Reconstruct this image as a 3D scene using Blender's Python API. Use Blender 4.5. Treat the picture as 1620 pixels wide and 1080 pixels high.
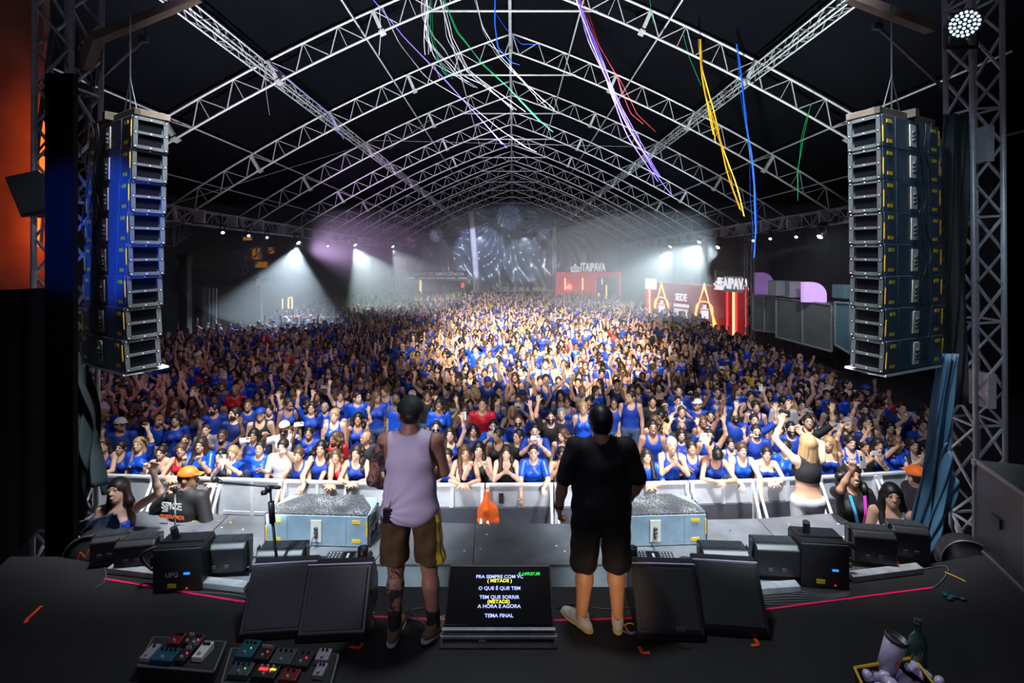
import bpy, math, random
import numpy as np
from mathutils import Vector, Matrix, Euler

SC = bpy.context.scene
COL = SC.collection
for _o in list(bpy.data.objects):
    bpy.data.objects.remove(_o)
R = math.radians
rnd = random.Random(7)

# ------------------------------------------------------------------ camera
FPX, CZ, HY = 800.0, 4.53, 415.0          # focal length in pixels, camera height, horizon row
cam_d = bpy.data.cameras.new('camera')
cam = bpy.data.objects.new('camera', cam_d)
COL.objects.link(cam)
cam.location = (0, 0, CZ)
cam.rotation_euler = (R(90), 0, 0)
cam_d.sensor_width = 36
cam_d.lens = FPX / 1620 * 36
cam_d.shift_y = -(540 - HY) / 1620
cam_d.clip_start = 0.05
cam_d.clip_end = 300
SC.camera = cam

def at(px, py, Y):
    return Vector(((px - 810) / FPX * Y, Y, CZ - (py - HY) / FPX * Y))
def onz(px, py, z):
    Y = (CZ - z) * FPX / (py - HY)
    return Vector(((px - 810) / FPX * Y, Y, z))

# ------------------------------------------------------------------ view, world
SC.view_settings.view_transform = 'Standard'
SC.view_settings.look = 'None'
SC.view_settings.gamma = 1
SC.view_settings.exposure = 0.45
SC.view_settings.use_curve_mapping = False
w = bpy.data.worlds.new('night'); SC.world = w; w.use_nodes = True
w.node_tree.nodes['Background'].inputs[0].default_value = (0.0075, 0.008, 0.009, 1)
w.node_tree.nodes['Background'].inputs[1].default_value = 1.0
SC.cycles.max_bounces = 4
SC.cycles.diffuse_bounces = 2
SC.cycles.glossy_bounces = 2
SC.cycles.transmission_bounces = 3
SC.cycles.volume_bounces = 0
SC.cycles.sample_clamp_indirect = 4
SC.cycles.volume_step_rate = 4
SC.cycles.volume_max_steps = 64

# ------------------------------------------------------------------ lights
def aim(o, tgt):
    d = Vector(tgt) - o.location
    o.rotation_euler = d.to_track_quat('-Z', 'Y').to_euler()
def spot(name, loc, tgt, power, color, angle, blend=0.4, size=0.15):
    l = bpy.data.lights.new(name, 'SPOT'); o = bpy.data.objects.new(name, l); COL.objects.link(o)
    l.energy = power; l.color = color; l.spot_size = R(angle); l.spot_blend = blend; l.shadow_soft_size = size
    o.location = loc; aim(o, tgt); return o
def area(name, loc, tgt, power, color, sx, sy=None):
    l = bpy.data.lights.new(name, 'AREA'); o = bpy.data.objects.new(name, l); COL.objects.link(o)
    l.shape = 'RECTANGLE'; l.size = sx; l.size_y = sy or sx; l.energy = power; l.color = color
    o.location = loc; aim(o, tgt); return o
# stage roof rig, above the frame: washes over barrier and crowd
spot('front_wash_light', (-3.0, 4.9, 9.4), (-3.4, 7.7, 0.9), 6000, (0.93, 0.96, 1.0), 50, 0.9, 0.3)
spot('front_wash_light', (3.0, 4.9, 9.4), (3.2, 7.7, 0.9), 6000, (0.96, 0.97, 1.0), 50, 0.9, 0.3)
spot('crowd_light', (0, 5.2, 9.6), (1.0, 18.5, 1.4), 28000, (1.0, 0.86, 0.72), 40, 0.9, 0.3)
spot('crowd_light', (1.0, 5.2, 9.6), (2.0, 36, 1.4), 26000, (0.92, 0.93, 1.0), 36, 0.7, 0.3)
spot('crowd_side_light', (-2.0, 5.2, 9.6), (-9.0, 16, 1.4), 640, (0.86, 0.66, 1.0), 52, 0.8, 0.3)
spot('crowd_side_light', (3.0, 5.2, 9.6), (8.0, 15, 1.4), 1200, (0.75, 0.75, 1.0), 50, 0.8, 0.3)
for bx_ in (-2.7, -1.1, 0.9, 2.6):      # the blinders along the stage edge shine at the front rows
    spot('blinder_glow', (bx_, 4.86, 2.05), (bx_ * 1.22, 8.4, 2.15), 250, (0.98, 0.95, 0.97), 62, 0.5, 0.12)
spot('deck_light', (0.0, 4.7, 8.6), (0.0, 5.9, 1.4), 500, (0.85, 0.93, 1.0), 95, 0.6, 0.3)
spot('cabinet_light', (-3.4, 1.8, 7.6), (-2.0, 5.7, 1.5), 2300, (0.72, 0.88, 1.0), 22, 0.5, 0.15)
spot('cabinet_light', (3.4, 1.8, 7.6), (1.8, 5.7, 1.5), 2300, (0.78, 0.9, 1.0), 22, 0.5, 0.15)
# fill from the rear of the stage
area('stage_fill', (-2.5, -3.5, 7.5), (0, 4, 1.8), 55, (0.74, 0.66, 1.0), 2.5)
spot('stage_warm_light', (-0.3, -0.8, 3.7), (0.72, 4.0, 1.95), 620, (1.0, 0.66, 0.40), 8, 0.8, 0.2)
spot('stage_warm_light', (-3.0, -1.4, 5.2), (-0.8, 3.9, 2.7), 520, (0.92, 0.80, 1.0), 16, 0.8, 0.2)
spot('pit_fill', (-1.6, 5.2, 6.6), (-4.7, 6.2, 1.3), 520, (0.96, 0.95, 1.0), 28, 0.8, 0.2)  # added fill: unseen spots in mid-air that brighten the people in the pit
spot('pit_fill', (1.6, 5.2, 6.6), (4.5, 6.3, 1.3), 600, (0.96, 0.95, 1.0), 28, 0.8, 0.2)
# up-lights on the roof trusses
spot('truss_up_light', (-2.6, 6.4, 1.5), (-3.0, 15.5, 13.0), 7500, (0.92, 0.93, 1.0), 88, 0.8, 0.2)
spot('truss_up_light', (2.6, 6.4, 1.5), (3.0, 15.5, 13.0), 7500, (0.92, 1.0, 0.98), 88, 0.8, 0.2)
spot('truss_far_light', (-8.0, 20, 5.0), (0, 40, 11), 2600, (0.85, 0.55, 1.0), 88, 0.8, 0.2)
spot('truss_far_light', (8.0, 20, 5.0), (0, 42, 11), 2600, (0.72, 0.88, 1.0), 88, 0.8, 0.2)
# coloured light on the hanging arrays
spot('array_blue_light', (-4.0, 2.6, 5.0), (-4.35, 5.6, 4.85), 800, (0.03, 0.12, 1.0), 34, 0.5, 0.1)
spot('array_white_light', (3.2, 1.8, 6.6), (4.1, 5.4, 4.7), 110, (0.55, 0.8, 1.0), 60, 0.5, 0.1)
spot('array_blue_light', (5.2, 1.4, 5.2), (4.9, 5.9, 4.7), 50, (0.1, 0.3, 1.0), 40, 0.5, 0.1)
spot('drape_light', (3.0, 5.0, 8.2), (6.2, 7.0, 1.6), 260, (0.5, 0.78, 1.0), 40, 0.6, 0.15)
spot('drape_light', (-3.0, 5.0, 8.2), (-6.2, 7.0, 1.6), 170, (0.6, 0.85, 1.0), 40, 0.6, 0.15)
# hall lamps hanging from the eave trusses (their lamp housings are built below)
HALL = [ # px, py, Y, aim, power, cone
    (470, 381, 27.5, (-12.0, 25.5, 0.0), 3400, (0.72, 0.86, 1.0), 84),
    (560, 385, 35.0, (-7.0, 33.0, 0.0), 5200, (0.78, 0.97, 0.98), 70),
    (1108, 380, 31.0, (6.5, 29.0, 0.0), 3000, (0.76, 0.94, 1.0), 96),
    (1138, 388, 27.5, (4.5, 29.0, 1.0), 1600, (0.8, 0.95, 1.0), 50),
    (1300, 370, 19.2, (0.0, 22.5, 2.2), 900, (0.6, 0.9, 1.0), 9),
    (620, 388, 41.0, (-5.0, 41.0, 0.0), 3000, (0.85, 0.93, 1.0), 80),
    (1062, 388, 37.0, (8.0, 37.0, 0.0), 3000, (0.85, 0.95, 1.0), 80),
]
for (px, py, Y, tg, pw, colr, cone) in HALL:
    p = at(px, py, Y)
    spot('hall_beam_light', (p.x, p.y, p.z - 0.35), tg, pw, colr, cone, 0.35, 0.1)
spot('side_fill', (11.5, 17.5, 6.0), (14.2, 23.0, 2.2), 420, (0.85, 0.95, 1.0), 60, 0.7, 0.2)  # added spot without a housing, brightens the raised boxes at the right
# patches on the rear drape
for (px, py, pw, cone, colr) in [(690, 372, 500, 5, (0.7, 0.75, 1)), (650, 385, 400, 4.5, (0.9, 0.4, 1)), (675, 400, 300, 4.5, (.8, .9, 1)), (730, 395, 420, 5, (.8, .9, 1)), (705, 430, 330, 5, (.8, .95, 1)), (745, 440, 330, 5, (.8, .95, 1)),
        (860, 372, 500, 5, (.85, .9, 1)), (830, 410, 900, 16, (.65, .8, 1)), (845, 385, 400, 5, (.8, .9, 1)), (805, 345, 350, 9, (.7, .8, 1)), (760, 400, 900, 20, (.55, .65, 1)), (870, 420, 500, 7, (.8, .9, 1))]:
    tg = at(px, py, 58.4)
    spot('drape_patch_light', (tg.x * 0.7, 40, 6.5), tg, pw * 16, colr, cone, 0.25, 0.05)

# ------------------------------------------------------------------ materials
MATS = {}
def mat(name, color, rough=0.6, metal=0.0, emit=None, es=1.0, noise=0.0, nscale=8.0, bump=0.0, bscale=60.0, spec=0.5, trans=0.0):
    if name in MATS: return MATS[name]
    m = bpy.data.materials.new(name); m.use_nodes = True
    nt = m.node_tree; b = nt.nodes['Principled BSDF']
    b.inputs['Base Color'].default_value = (*color, 1)
    b.inputs['Roughness'].default_value = rough
    b.inputs['Metallic'].default_value = metal
    b.inputs['Specular IOR Level'].default_value = spec
    if trans: b.inputs['Transmission Weight'].default_value = trans
    if emit:
        b.inputs['Emission Color'].default_value = (*emit, 1); b.inputs['Emission Strength'].default_value = es
    if noise > 0:
        tc = nt.nodes.new('ShaderNodeTexCoord'); n = nt.nodes.new('ShaderNodeTexNoise'); n.inputs['Scale'].default_value = nscale
        n.inputs['Detail'].default_value = 6
        r = nt.nodes.new('ShaderNodeMapRange'); r.inputs[1].default_value = 0.3; r.inputs[2].default_value = 0.7
        r.inputs[3].default_value = 1 - noise; r.inputs[4].default_value = 1 + noise
        mx = nt.nodes.new('ShaderNodeVectorMath'); mx.operation = 'SCALE'; mx.inputs[0].default_value = color
        nt.links.new(tc.outputs['Object'], n.inputs['Vector']); nt.links.new(n.outputs['Fac'], r.inputs[0])
        nt.links.new(r.outputs[0], mx.inputs['Scale']); nt.links.new(mx.outputs[0], b.inputs['Base Color'])
    if bump > 0:
        tc = nt.nodes.new('ShaderNodeTexCoord'); n = nt.nodes.new('ShaderNodeTexNoise'); n.inputs['Scale'].default_value = bscale
        bp = nt.nodes.new('ShaderNodeBump'); bp.inputs['Strength'].default_value = bump
        nt.links.new(tc.outputs['Object'], n.inputs['Vector']); nt.links.new(n.outputs['Fac'], bp.inputs['Height'])
        nt.links.new(bp.outputs[0], b.inputs['Normal'])
    MATS[name] = m; return m
mat('black_matte', (0.012, 0.012, 0.014), 0.8, noise=.2)
mat('black_box', (0.016, 0.017, 0.02), 0.42, bump=.15, bscale=220)
mat('black_plastic', (0.012, 0.012, 0.014), 0.35)
mat('black_gloss', (0.006, 0.006, 0.008), 0.15)
mat('rubber', (0.02, 0.02, 0.02), 0.6)
mat('stage_black', (0.007, 0.007, 0.008), 0.6, noise=.35, nscale=3, bump=.1, bscale=40)
mat('deck_top', (0.085, 0.09, 0.10), 0.62, noise=.45, nscale=2.5, bump=.15, bscale=90)
mat('deck_face', (0.32, 0.36, 0.38), 0.55, noise=.15, nscale=5)
mat('aluminium', (0.62, 0.62, 0.64), 0.42, metal=.35, noise=.12, nscale=20)
mat('steel_grey', (0.36, 0.38, 0.40), 0.45, metal=.3, noise=.2, nscale=12)
mat('steel_dark', (0.10, 0.10, 0.11), 0.45, metal=.5)
mat('barrier_metal', (0.70, 0.72, 0.76), 0.45, metal=.25, noise=.1, nscale=6)
mat('barrier_sheet', (0.52, 0.55, 0.59), 0.5, metal=.2, noise=.15, nscale=4)
mat('tent_black', (0.0035, 0.004, 0.006), 0.95, noise=.2, nscale=.6, spec=.03)
mat('drape_black', (0.014, 0.016, 0.018), 0.8, noise=.3, nscale=2)
mat('velvet_black', (0.003, 0.003, 0.004), 0.95, spec=.02)
mat('drape_teal', (0.018, 0.035, 0.04), 0.75, noise=.2, nscale=2)
mat('drape_blue', (0.035, 0.10, 0.17), 0.6, noise=.15, nscale=3)
mat('drape_satin', (0.11, 0.13, 0.17), 0.30, noise=.3, nscale=.4, spec=.8)
mat('floor_dark', (0.02, 0.02, 0.024), 0.7, noise=.3, nscale=2)
mat('cab_paint', (0.22, 0.31, 0.38), 0.5, noise=.18, nscale=5, bump=.1, bscale=200)
mat('cab_paint_shaded', (0.05, 0.08, 0.11), 0.5, noise=.2, nscale=5)  # darker copy of the cabinet paint, the arrays' shade put into its colour
mat('cab_side', (0.07, 0.08, 0.085), 0.5, noise=.2, nscale=8)
mat('yellow_tape', (0.75, 0.45, 0.02), 0.5)
mat('white_paint', (0.7, 0.7, 0.68), 0.5)
mat('plate_white', (0.62, 0.60, 0.52), 0.5)
mat('orange_cloth', (0.85, 0.13, 0.01), 0.6, noise=.15, nscale=6)
mat('red_tape', (0.75, 0.01, 0.10), 0.5)
mat('orange_tape', (0.9, 0.08, 0.01), 0.5)
mat('red_gloss', (0.12, 0.006, 0.008), 0.4, noise=.1)
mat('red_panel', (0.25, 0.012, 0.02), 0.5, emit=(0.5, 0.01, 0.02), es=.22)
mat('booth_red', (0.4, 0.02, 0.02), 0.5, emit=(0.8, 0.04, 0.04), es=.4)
mat('neon_yellow', (0.9, 0.5, 0.1), 0.5, emit=(1.0, 0.55, 0.12), es=1.5)
mat('neon_warm', (0.9, 0.5, 0.2), 0.5, emit=(1.0, 0.5, 0.2), es=2.4)
mat('neon_red', (0.9, 0.05, 0.05), 0.5, emit=(1.0, 0.06, 0.06), es=.9)
mat('neon_white', (0.5, 0.5, 0.55), 0.5, emit=(0.9, 0.9, 1.0), es=.8)
mat('led_orange', (0.9, 0.2, 0.02), 0.5, emit=(1.0, 0.10, 0.01), es=2.2)
mat('lens_glow', (1, 1, 1), 0.3, emit=(0.9, 0.96, 1.0), es=30)
mat('lens_blue', (.6, .6, 1), 0.3, emit=(0.45, 0.5, 1.0), es=8)
mat('led_lens', (.6, .8, 1), 0.3, emit=(0.62, 0.88, 1.0), es=1.6)
mat('text_lavender', (.5, .5, 1), 0.5, emit=(0.38, 0.46, 1.0), es=.95)
mat('text_yellow', (.9, .9, .1), 0.5, emit=(0.9, 0.85, 0.03), es=.9)
mat('text_green', (.05, .9, .1), 0.5, emit=(0.01, 0.8, 0.05), es=.8)
mat('text_white', (.8, .8, .82), 0.5)
mat('text_orange', (.9, .15, .02), 0.5)
mat('led_red', (.9, .02, .02), 0.5, emit=(1, 0.02, 0.03), es=2)
mat('led_green', (.02, .9, .02), 0.5, emit=(0.02, 0.8, 0.1), es=1)
mat('led_blue', (.02, .2, .9), 0.5, emit=(0.03, 0.25, 0.9), es=1)
mat('phone_screen', (.5, .6, .7), 0.3, emit=(0.62, 0.78, 0.9), es=.8)
mat('purple_screen', (.5, .3, .8), 0.3, emit=(0.5, 0.25, 0.9), es=.7)
mat('pedal_teal', (0.004, 0.06, 0.10), 0.35)
mat('pedal_grey', (0.04, 0.05, 0.06), 0.4)
mat('pedal_white', (0.26, 0.24, 0.28), 0.4)
mat('tumbler_white', (0.5, 0.46, 0.6), 0.4)
mat('ice', (0.62, 0.56, 0.78), 0.25, bump=.4, bscale=20)
mat('glass_green', (0.04, 0.10, 0.07), 0.1, spec=1)

# ------------------------------------------------------------------ object helpers
def link(o, parent=None):
    COL.objects.link(o)
    if parent: o.parent = parent
    return o
def tag(o, label=None, cat=None, group=None, kind=None):
    if label: o['label'] = label
    if cat: o['category'] = cat
    if group: o['group'] = group
    if kind: o['kind'] = kind
    return o
def empty(name, loc=(0, 0, 0), rz=0.0, label=None, cat=None, group=None):
    o = bpy.data.objects.new(name, None); o.empty_display_size = .1
    link(o); o.location = loc; o.rotation_euler = (0, 0, rz)
    return tag(o, label, cat, group)
def kids(o): return [c for c in COL.objects if c.parent == o]
def copy_tree(o, parent=None):
    c = o.copy(); COL.objects.link(c)
    if parent: c.parent = parent
    for ch in list(o.children): copy_tree(ch, c)
    return c

class MB:
    def __init__(s): s.v = []; s.f = []; s.m = []; s.cur = 0
    def add(s, vs, fs):
        b = len(s.v); s.v += [tuple(v) for v in vs]
        s.f += [tuple(b + i for i in f) for f in fs]; s.m += [s.cur] * len(fs)
        return s
    def mat(s, i): s.cur = i; return s
    def hexa(s, p):   # 8 corners: bottom 4 ccw, top 4 ccw
        return s.add(p, [(3, 2, 1, 0), (4, 5, 6, 7), (0, 1, 5, 4), (1, 2, 6, 5), (2, 3, 7, 6), (3, 0, 4, 7)])
    def box(s, c, d, rot=None):
        c = Vector(c); x, y, z = d[0] / 2, d[1] / 2, d[2] / 2
        p = [Vector(q) for q in [(-x, -y, -z), (x, -y, -z), (x, y, -z), (-x, y, -z), (-x, -y, z), (x, -y, z), (x, y, z), (-x, y, z)]]
        if rot is not None: p = [rot @ q for q in p]
        return s.hexa([q + c for q in p])
    def prism(s, poly, z0, z1):     # polygon in xy, extruded in z
        n = len(poly); vs = [(x, y, z0) for x, y in poly] + [(x, y, z1) for x, y in poly]
        fs = [tuple(range(n))[::-1], tuple(range(n, 2 * n))] + [(i, (i + 1) % n, n + (i + 1) % n, n + i) for i in range(n)]
        return s.add(vs, fs)
    def prismx(s, poly, x0, x1):    # polygon in yz, extruded in x
        n = len(poly); vs = [(x0, y, z) for y, z in poly] + [(x1, y, z) for y, z in poly]
        fs = [tuple(range(n)), tuple(range(n, 2 * n))[::-1]] + [((i + 1) % n, i, n + i, n + (i + 1) % n) for i in range(n)]
        return s.add(vs, fs)
    def tube(s, a, b, r, n=6, r2=None, cap=True):
        return s.path([a, b], r, n, [r, r if r2 is None else r2], cap)
    def path(s, pts, r, n=6, rs=None, cap=True):
        pts = [Vector(p) for p in pts]; k = len(pts); rings = []; up0 = None
        for i, p in enumerate(pts):
            t = (pts[min(i + 1, k - 1)] - pts[max(i - 1, 0)])
            if t.length < 1e-9: t = Vector((0, 0, 1))
            t.normalize()
            if up0 is None:
                u = t.orthogonal().normalized()
            else:
                u = up0 - t * up0.dot(t)
                u = u.normalized() if u.length > 1e-6 else t.orthogonal().normalized()
            up0 = u; w_ = t.cross(u)
            rr = rs[i] if rs else r
            rings.append([p + (u * math.cos(2 * math.pi * j / n) + w_ * math.sin(2 * math.pi * j / n)) * rr for j in range(n)])
        vs = [q for g in rings for q in g]
        fs = [(i * n + j, i * n + (j + 1) % n, (i + 1) * n + (j + 1) % n, (i + 1) * n + j) for i in range(k - 1) for j in range(n)]
        if cap: fs += [tuple(range(n))[::-1], tuple((k - 1) * n + j for j in range(n))]
        return s.add(vs, fs)
    def lathe(s, prof, n=20, c=(0, 0, 0), axis=None):   # prof: (r,z) list; closed if r=0 at ends
        c = Vector(c); q = axis.to_track_quat('Z', 'Y') if axis is not None else None
        vs = []
        for r, z in prof:
            for j in range(n):
                p = Vector((r * math.cos(2 * math.pi * j / n), r * math.sin(2 * math.pi * j / n), z))
                if q: p = q @ p
                vs.append(p + c)
        k = len(prof)
        fs = [(i * n + j, i * n + (j + 1) % n, (i + 1) * n + (j + 1) % n, (i + 1) * n + j) for i in range(k - 1) for j in range(n)]
        fs += [tuple(range(n))[::-1], tuple((k - 1) * n + j for j in range(n))]
        return s.add(vs, fs)
    def strip(s, pts, width, thick, wdir=(1, 0, 0)):    # flat ribbon with thickness
        wd = Vector(wdir).normalized() * width / 2; pts = [Vector(p) for p in pts]; vs = []; fs = []
        for i, p in enumerate(pts):
            t = (pts[min(i + 1, len(pts) - 1)] - pts[max(i - 1, 0)]).normalized(); nn = t.cross(wd).normalized() * thick / 2
            vs += [p - wd - nn, p + wd - nn, p + wd + nn, p - wd + nn]
        for i in range(len(pts) - 1):
            a = i * 4; fs += [(a + j, a + (j + 1) % 4, a + 4 + (j + 1) % 4, a + 4 + j) for j in range(4)]
        e = (len(pts) - 1) * 4; fs += [(3, 2, 1, 0), (e, e + 1, e + 2, e + 3)]
        return s.add(vs, fs)
    def build(s, name, mats, parent=None, smooth=False, bevel=0.0):
        me = bpy.data.meshes.new(name); me.from_pydata(s.v, [], s.f)
        for m_ in (mats if isinstance(mats, (list, tuple)) else [mats]): me.materials.append(MATS[m_] if isinstance(m_, str) else m_)
        if any(s.m): me.polygons.foreach_set('material_index', s.m)
        if smooth: me.polygons.foreach_set('use_smooth', [True] * len(me.polygons))
        me.update(); o = bpy.data.objects.new(name, me); link(o, parent)
        if bevel:
            b = o.modifiers.new('bevel', 'BEVEL'); b.width = bevel; b.segments = 2; b.limit_method = 'ANGLE'
        return o

def text_obj(name, body, size, matn, loc, rot, parent=None, extrude=0.004, offset=0.0, align='CENTER', shear=0.0, sx=1.0):
    cu = bpy.data.curves.new(name, 'FONT'); cu.body = body; cu.size = size; cu.extrude = extrude; cu.offset = offset
    cu.align_x = align; cu.align_y = 'CENTER'; cu.shear = shear; cu.resolution_u = 3
    cu.materials.append(MATS[matn])
    t = bpy.data.objects.new(name, cu); COL.objects.link(t); dg = bpy.context.evaluated_depsgraph_get()
    me = bpy.data.meshes.new_from_object(t.evaluated_get(dg)); bpy.data.objects.remove(t)
    if not me.materials: me.materials.append(MATS[matn])
    o = bpy.data.objects.new(name, me); link(o, parent); o.location = loc; o.rotation_euler = rot; o.scale = (sx, 1, 1)
    return o
SKIN = [('skin_light', (0.76, 0.47, 0.34)), ('skin_tan', (0.62, 0.36, 0.23)), ('skin_brown', (0.38, 0.20, 0.12)), ('skin_deep', (0.15, 0.075, 0.045))]
for n_, c_ in SKIN: mat(n_, c_, 0.5)
mat('eye_dark', (0.012, 0.008, 0.006), 0.25); mat('brow', (0.03, 0.018, 0.012), 0.8); mat('lips', (0.42, 0.10, 0.09), 0.5); mat('teeth', (0.75, 0.72, 0.66), 0.4)
mat('hair_black', (0.008, 0.007, 0.007), 0.45, bump=.5, bscale=90); mat('hair_dark', (0.022, 0.013, 0.009), 0.5, bump=.5, bscale=90)
mat('hair_brown', (0.085, 0.042, 0.02), 0.5, bump=.5, bscale=90); mat('hair_blond', (0.40, 0.25, 0.11), 0.5, bump=.5, bscale=90); mat('hair_grey', (0.28, 0.28, 0.28), 0.6, bump=.5, bscale=90)
mat('cloth_blue', (0.007, 0.045, 0.36), 0.6, noise=.15, nscale=10); mat('cloth_navy', (0.005, 0.018, 0.13), 0.6, noise=.15, nscale=10)
mat('cloth_bright_blue', (0.012, 0.09, 0.62), 0.35, noise=.4, nscale=25); mat('cloth_black', (0.012, 0.012, 0.014), 0.7)
mat('cloth_white', (0.68, 0.68, 0.70), 0.65); mat('cloth_yellow', (0.70, 0.50, 0.05), 0.6); mat('cloth_red', (0.60, 0.015, 0.03), 0.4, noise=.5, nscale=40)
mat('cloth_grey', (0.2, 0.2, 0.22), 0.7); mat('denim', (0.05, 0.09, 0.18), 0.7, noise=.2, nscale=20); mat('cloth_sparkle', (0.10, 0.13, 0.30), 0.25, noise=.8, nscale=60)
mat('cap_orange', (0.85, 0.16, 0.01), 0.6); mat('cap_white', (0.7, 0.7, 0.72), 0.6); mat('lanyard_red', (0.7, 0.03, 0.08), 0.5)

# ------------------------------------------------------------------ implicit-surface modelling of bodies and clothes
def smin(a, b, k):
    if k <= 0: return np.minimum(a, b)
    h = np.maximum(k - np.abs(a - b), 0) / k
    return np.minimum(a, b) - h * h * k * 0.25
def smax(a, b, k): return -smin(-a, -b, k)
class Field:
    def __init__(s, lo, hi, h):
        s.lo = np.array(lo, float); s.h = h
        s.n = (np.ceil((np.array(hi) - s.lo) / h).astype(int) + 1)
        s.D = np.full(tuple(s.n), 9.0, np.float32)
        s.ax = [(s.lo[i] + np.arange(s.n[i]) * h).astype(np.float32) for i in range(3)]
    def _sl(s, lo, hi, pad):
        out = []
        for i in range(3):
            a = int(np.floor((lo[i] - pad - s.lo[i]) / s.h)); b = int(np.ceil((hi[i] + pad - s.lo[i]) / s.h)) + 1
            out.append(slice(max(a, 0), min(max(b, 0), s.n[i])))
        return tuple(out)
    def _g(s, sl): return (s.ax[0][sl[0]][:, None, None], s.ax[1][sl[1]][None, :, None], s.ax[2][sl[2]][None, None, :])
    def cap(s, a, b, ra, rb=None, k=0.02, sub=False, sq=None):
        a = np.array(a, float); b = np.array(b, float); rb = ra if rb is None else rb; r = max(ra, rb)
        if sq: r = r * max(1, max(sq))
        sl = s._sl(np.minimum(a, b) - r, np.maximum(a, b) + r, k + 2.5 * s.h)
        X, Y, Z = s._g(sl); d = b - a; L = max(float(d @ d), 1e-9)
        t = np.clip(((X - a[0]) * d[0] + (Y - a[1]) * d[1] + (Z - a[2]) * d[2]) / L, 0, 1)
        px, py, pz = X - a[0] - t * d[0], Y - a[1] - t * d[1], Z - a[2] - t * d[2]
        if sq: px, py, pz = px / sq[0], py / sq[1], pz / sq[2]
        v = np.sqrt(px * px + py * py + pz * pz) - (ra + (rb - ra) * t)
        if sq: v = v * min(sq)
        s._put(sl, v, k, sub); return s
    def ell(s, c, r, rot=None, k=0.02, sub=False):
        c = np.array(c, float); r = np.array(r, float); m = r.max() if rot is not None else r
        sl = s._sl(c - m, c + m, k + 2.5 * s.h); X, Y, Z = s._g(sl)
        x, y, z = X - c[0], Y - c[1], Z - c[2]
        if rot is not None:
            q = np.array(rot)  # columns = local axes
            x, y, z = (x * q[0, 0] + y * q[1, 0] + z * q[2, 0], x * q[0, 1] + y * q[1, 1] + z * q[2, 1], x * q[0, 2] + y * q[1, 2] + z * q[2, 2])
        k0 = np.sqrt((x / r[0]) ** 2 + (y / r[1]) ** 2 + (z / r[2]) ** 2)
        k1 = np.sqrt((x / r[0] ** 2) ** 2 + (y / r[1] ** 2) ** 2 + (z / r[2] ** 2) ** 2) + 1e-6
        s._put(sl, k0 * (k0 - 1) / k1, k, sub); return s
    def rbox(s, c, hs, rad, rot=None, k=0.01, sub=False):
        c = np.array(c, float); hs = np.array(hs, float); m = np.full(3, np.linalg.norm(hs)) if rot is not None else hs
        sl = s._sl(c - m - rad, c + m + rad, k + 2.5 * s.h); X, Y, Z = s._g(sl); x, y, z = X - c[0], Y - c[1], Z - c[2]
        if rot is not None:
            q = np.array(rot)
            x, y, z = (x * q[0, 0] + y * q[1, 0] + z * q[2, 0], x * q[0, 1] + y * q[1, 1] + z * q[2, 1], x * q[0, 2] + y * q[1, 2] + z * q[2, 2])
        ax, ay, az = np.abs(x) - hs[0] + rad, np.abs(y) - hs[1] + rad, np.abs(z) - hs[2] + rad
        v = np.sqrt(np.maximum(ax, 0) ** 2 + np.maximum(ay, 0) ** 2 + np.maximum(az, 0) ** 2) + np.minimum(np.maximum(np.maximum(ax, ay), az), 0) - rad
        s._put(sl, v, k, sub); return s
    def cut(s, p, n, k=0.006):       # remove the side the normal points to
        n = np.array(n, float); n /= np.linalg.norm(n); X, Y, Z = s._g((slice(None),) * 3)
        v = (X - p[0]) * n[0] + (Y - p[1]) * n[1] + (Z - p[2]) * n[2]
        s.D = smax(s.D, v.astype(np.float32), k); return s
    def fn(s, f, k=0.0, op='cut'):
        X, Y, Z = s._g((slice(None),) * 3); v = f(X, Y, Z)
        s.D = (smax(s.D, v, k) if op == 'cut' else s.D + v).astype(np.float32); return s
    def _put(s, sl, v, k, sub):
        if 0 in s.D[sl].shape: return
        s.D[sl] = smax(s.D[sl], -v, k) if sub else smin(s.D[sl], v, k)
    def mesh(s):
        D = s.D; D[0] = D[-1] = 1; D[:, 0] = D[:, -1] = 1; D[:, :, 0] = D[:, :, -1] = 1
        S = D < 0; c = np.zeros(tuple(s.n - 1), np.int8)
        for i in (0, 1):
            for j in (0, 1):
                for k in (0, 1):
                    c += S[i:s.n[0] - 1 + i, j:s.n[1] - 1 + j, k:s.n[2] - 1 + k]
        act = np.argwhere((c > 0) & (c < 8)); idx = np.full(c.shape, -1, np.int64); idx[tuple(act.T)] = np.arange(len(act))
        P = np.zeros((len(act), 3)); W = np.zeros(len(act))
        I, J, K = act.T
        cor = [(i, j, k) for i in (0, 1) for j in (0, 1) for k in (0, 1)]
        for a in cor:
            for ax in range(3):
                if a[ax]: continue
                b = list(a); b[ax] = 1
                va = D[I + a[0], J + a[1], K + a[2]]; vb = D[I + b[0], J + b[1], K + b[2]]
                m = (va < 0) != (vb < 0); t = np.where(m, va / np.where(m, va - vb, 1), 0)
                q = np.tile(np.array(a, float), (len(act), 1)); q[:, ax] += t
                P += q * m[:, None]; W += m
        V = (act + P / W[:, None]) * s.h + s.lo
        F = []
        for ax in range(3):
            u, v = [(1, 2), (2, 0), (0, 1)][ax]
            sa = [slice(1, -1)] * 3; sa[ax] = slice(0, -1); sb = list(sa); sb[ax] = slice(1, None)
            A = S[tuple(sa)]; B = S[tuple(sb)]; e = np.argwhere(A != B)
            if not len(e): continue
            fl = A[tuple(e.T)]
            off = np.array([1, 1, 1]); off[ax] = 0; e = e + off
            def id_(du, dv):
                q = e.copy(); q[:, u] -= du; q[:, v] -= dv; return idx[tuple(q.T)]
            q = np.stack([id_(1, 1), id_(0, 1), id_(0, 0), id_(1, 0)], 1)
            q[~fl] = q[~fl][:, ::-1]; F.append(q)
        return V, np.concatenate(F)

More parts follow.
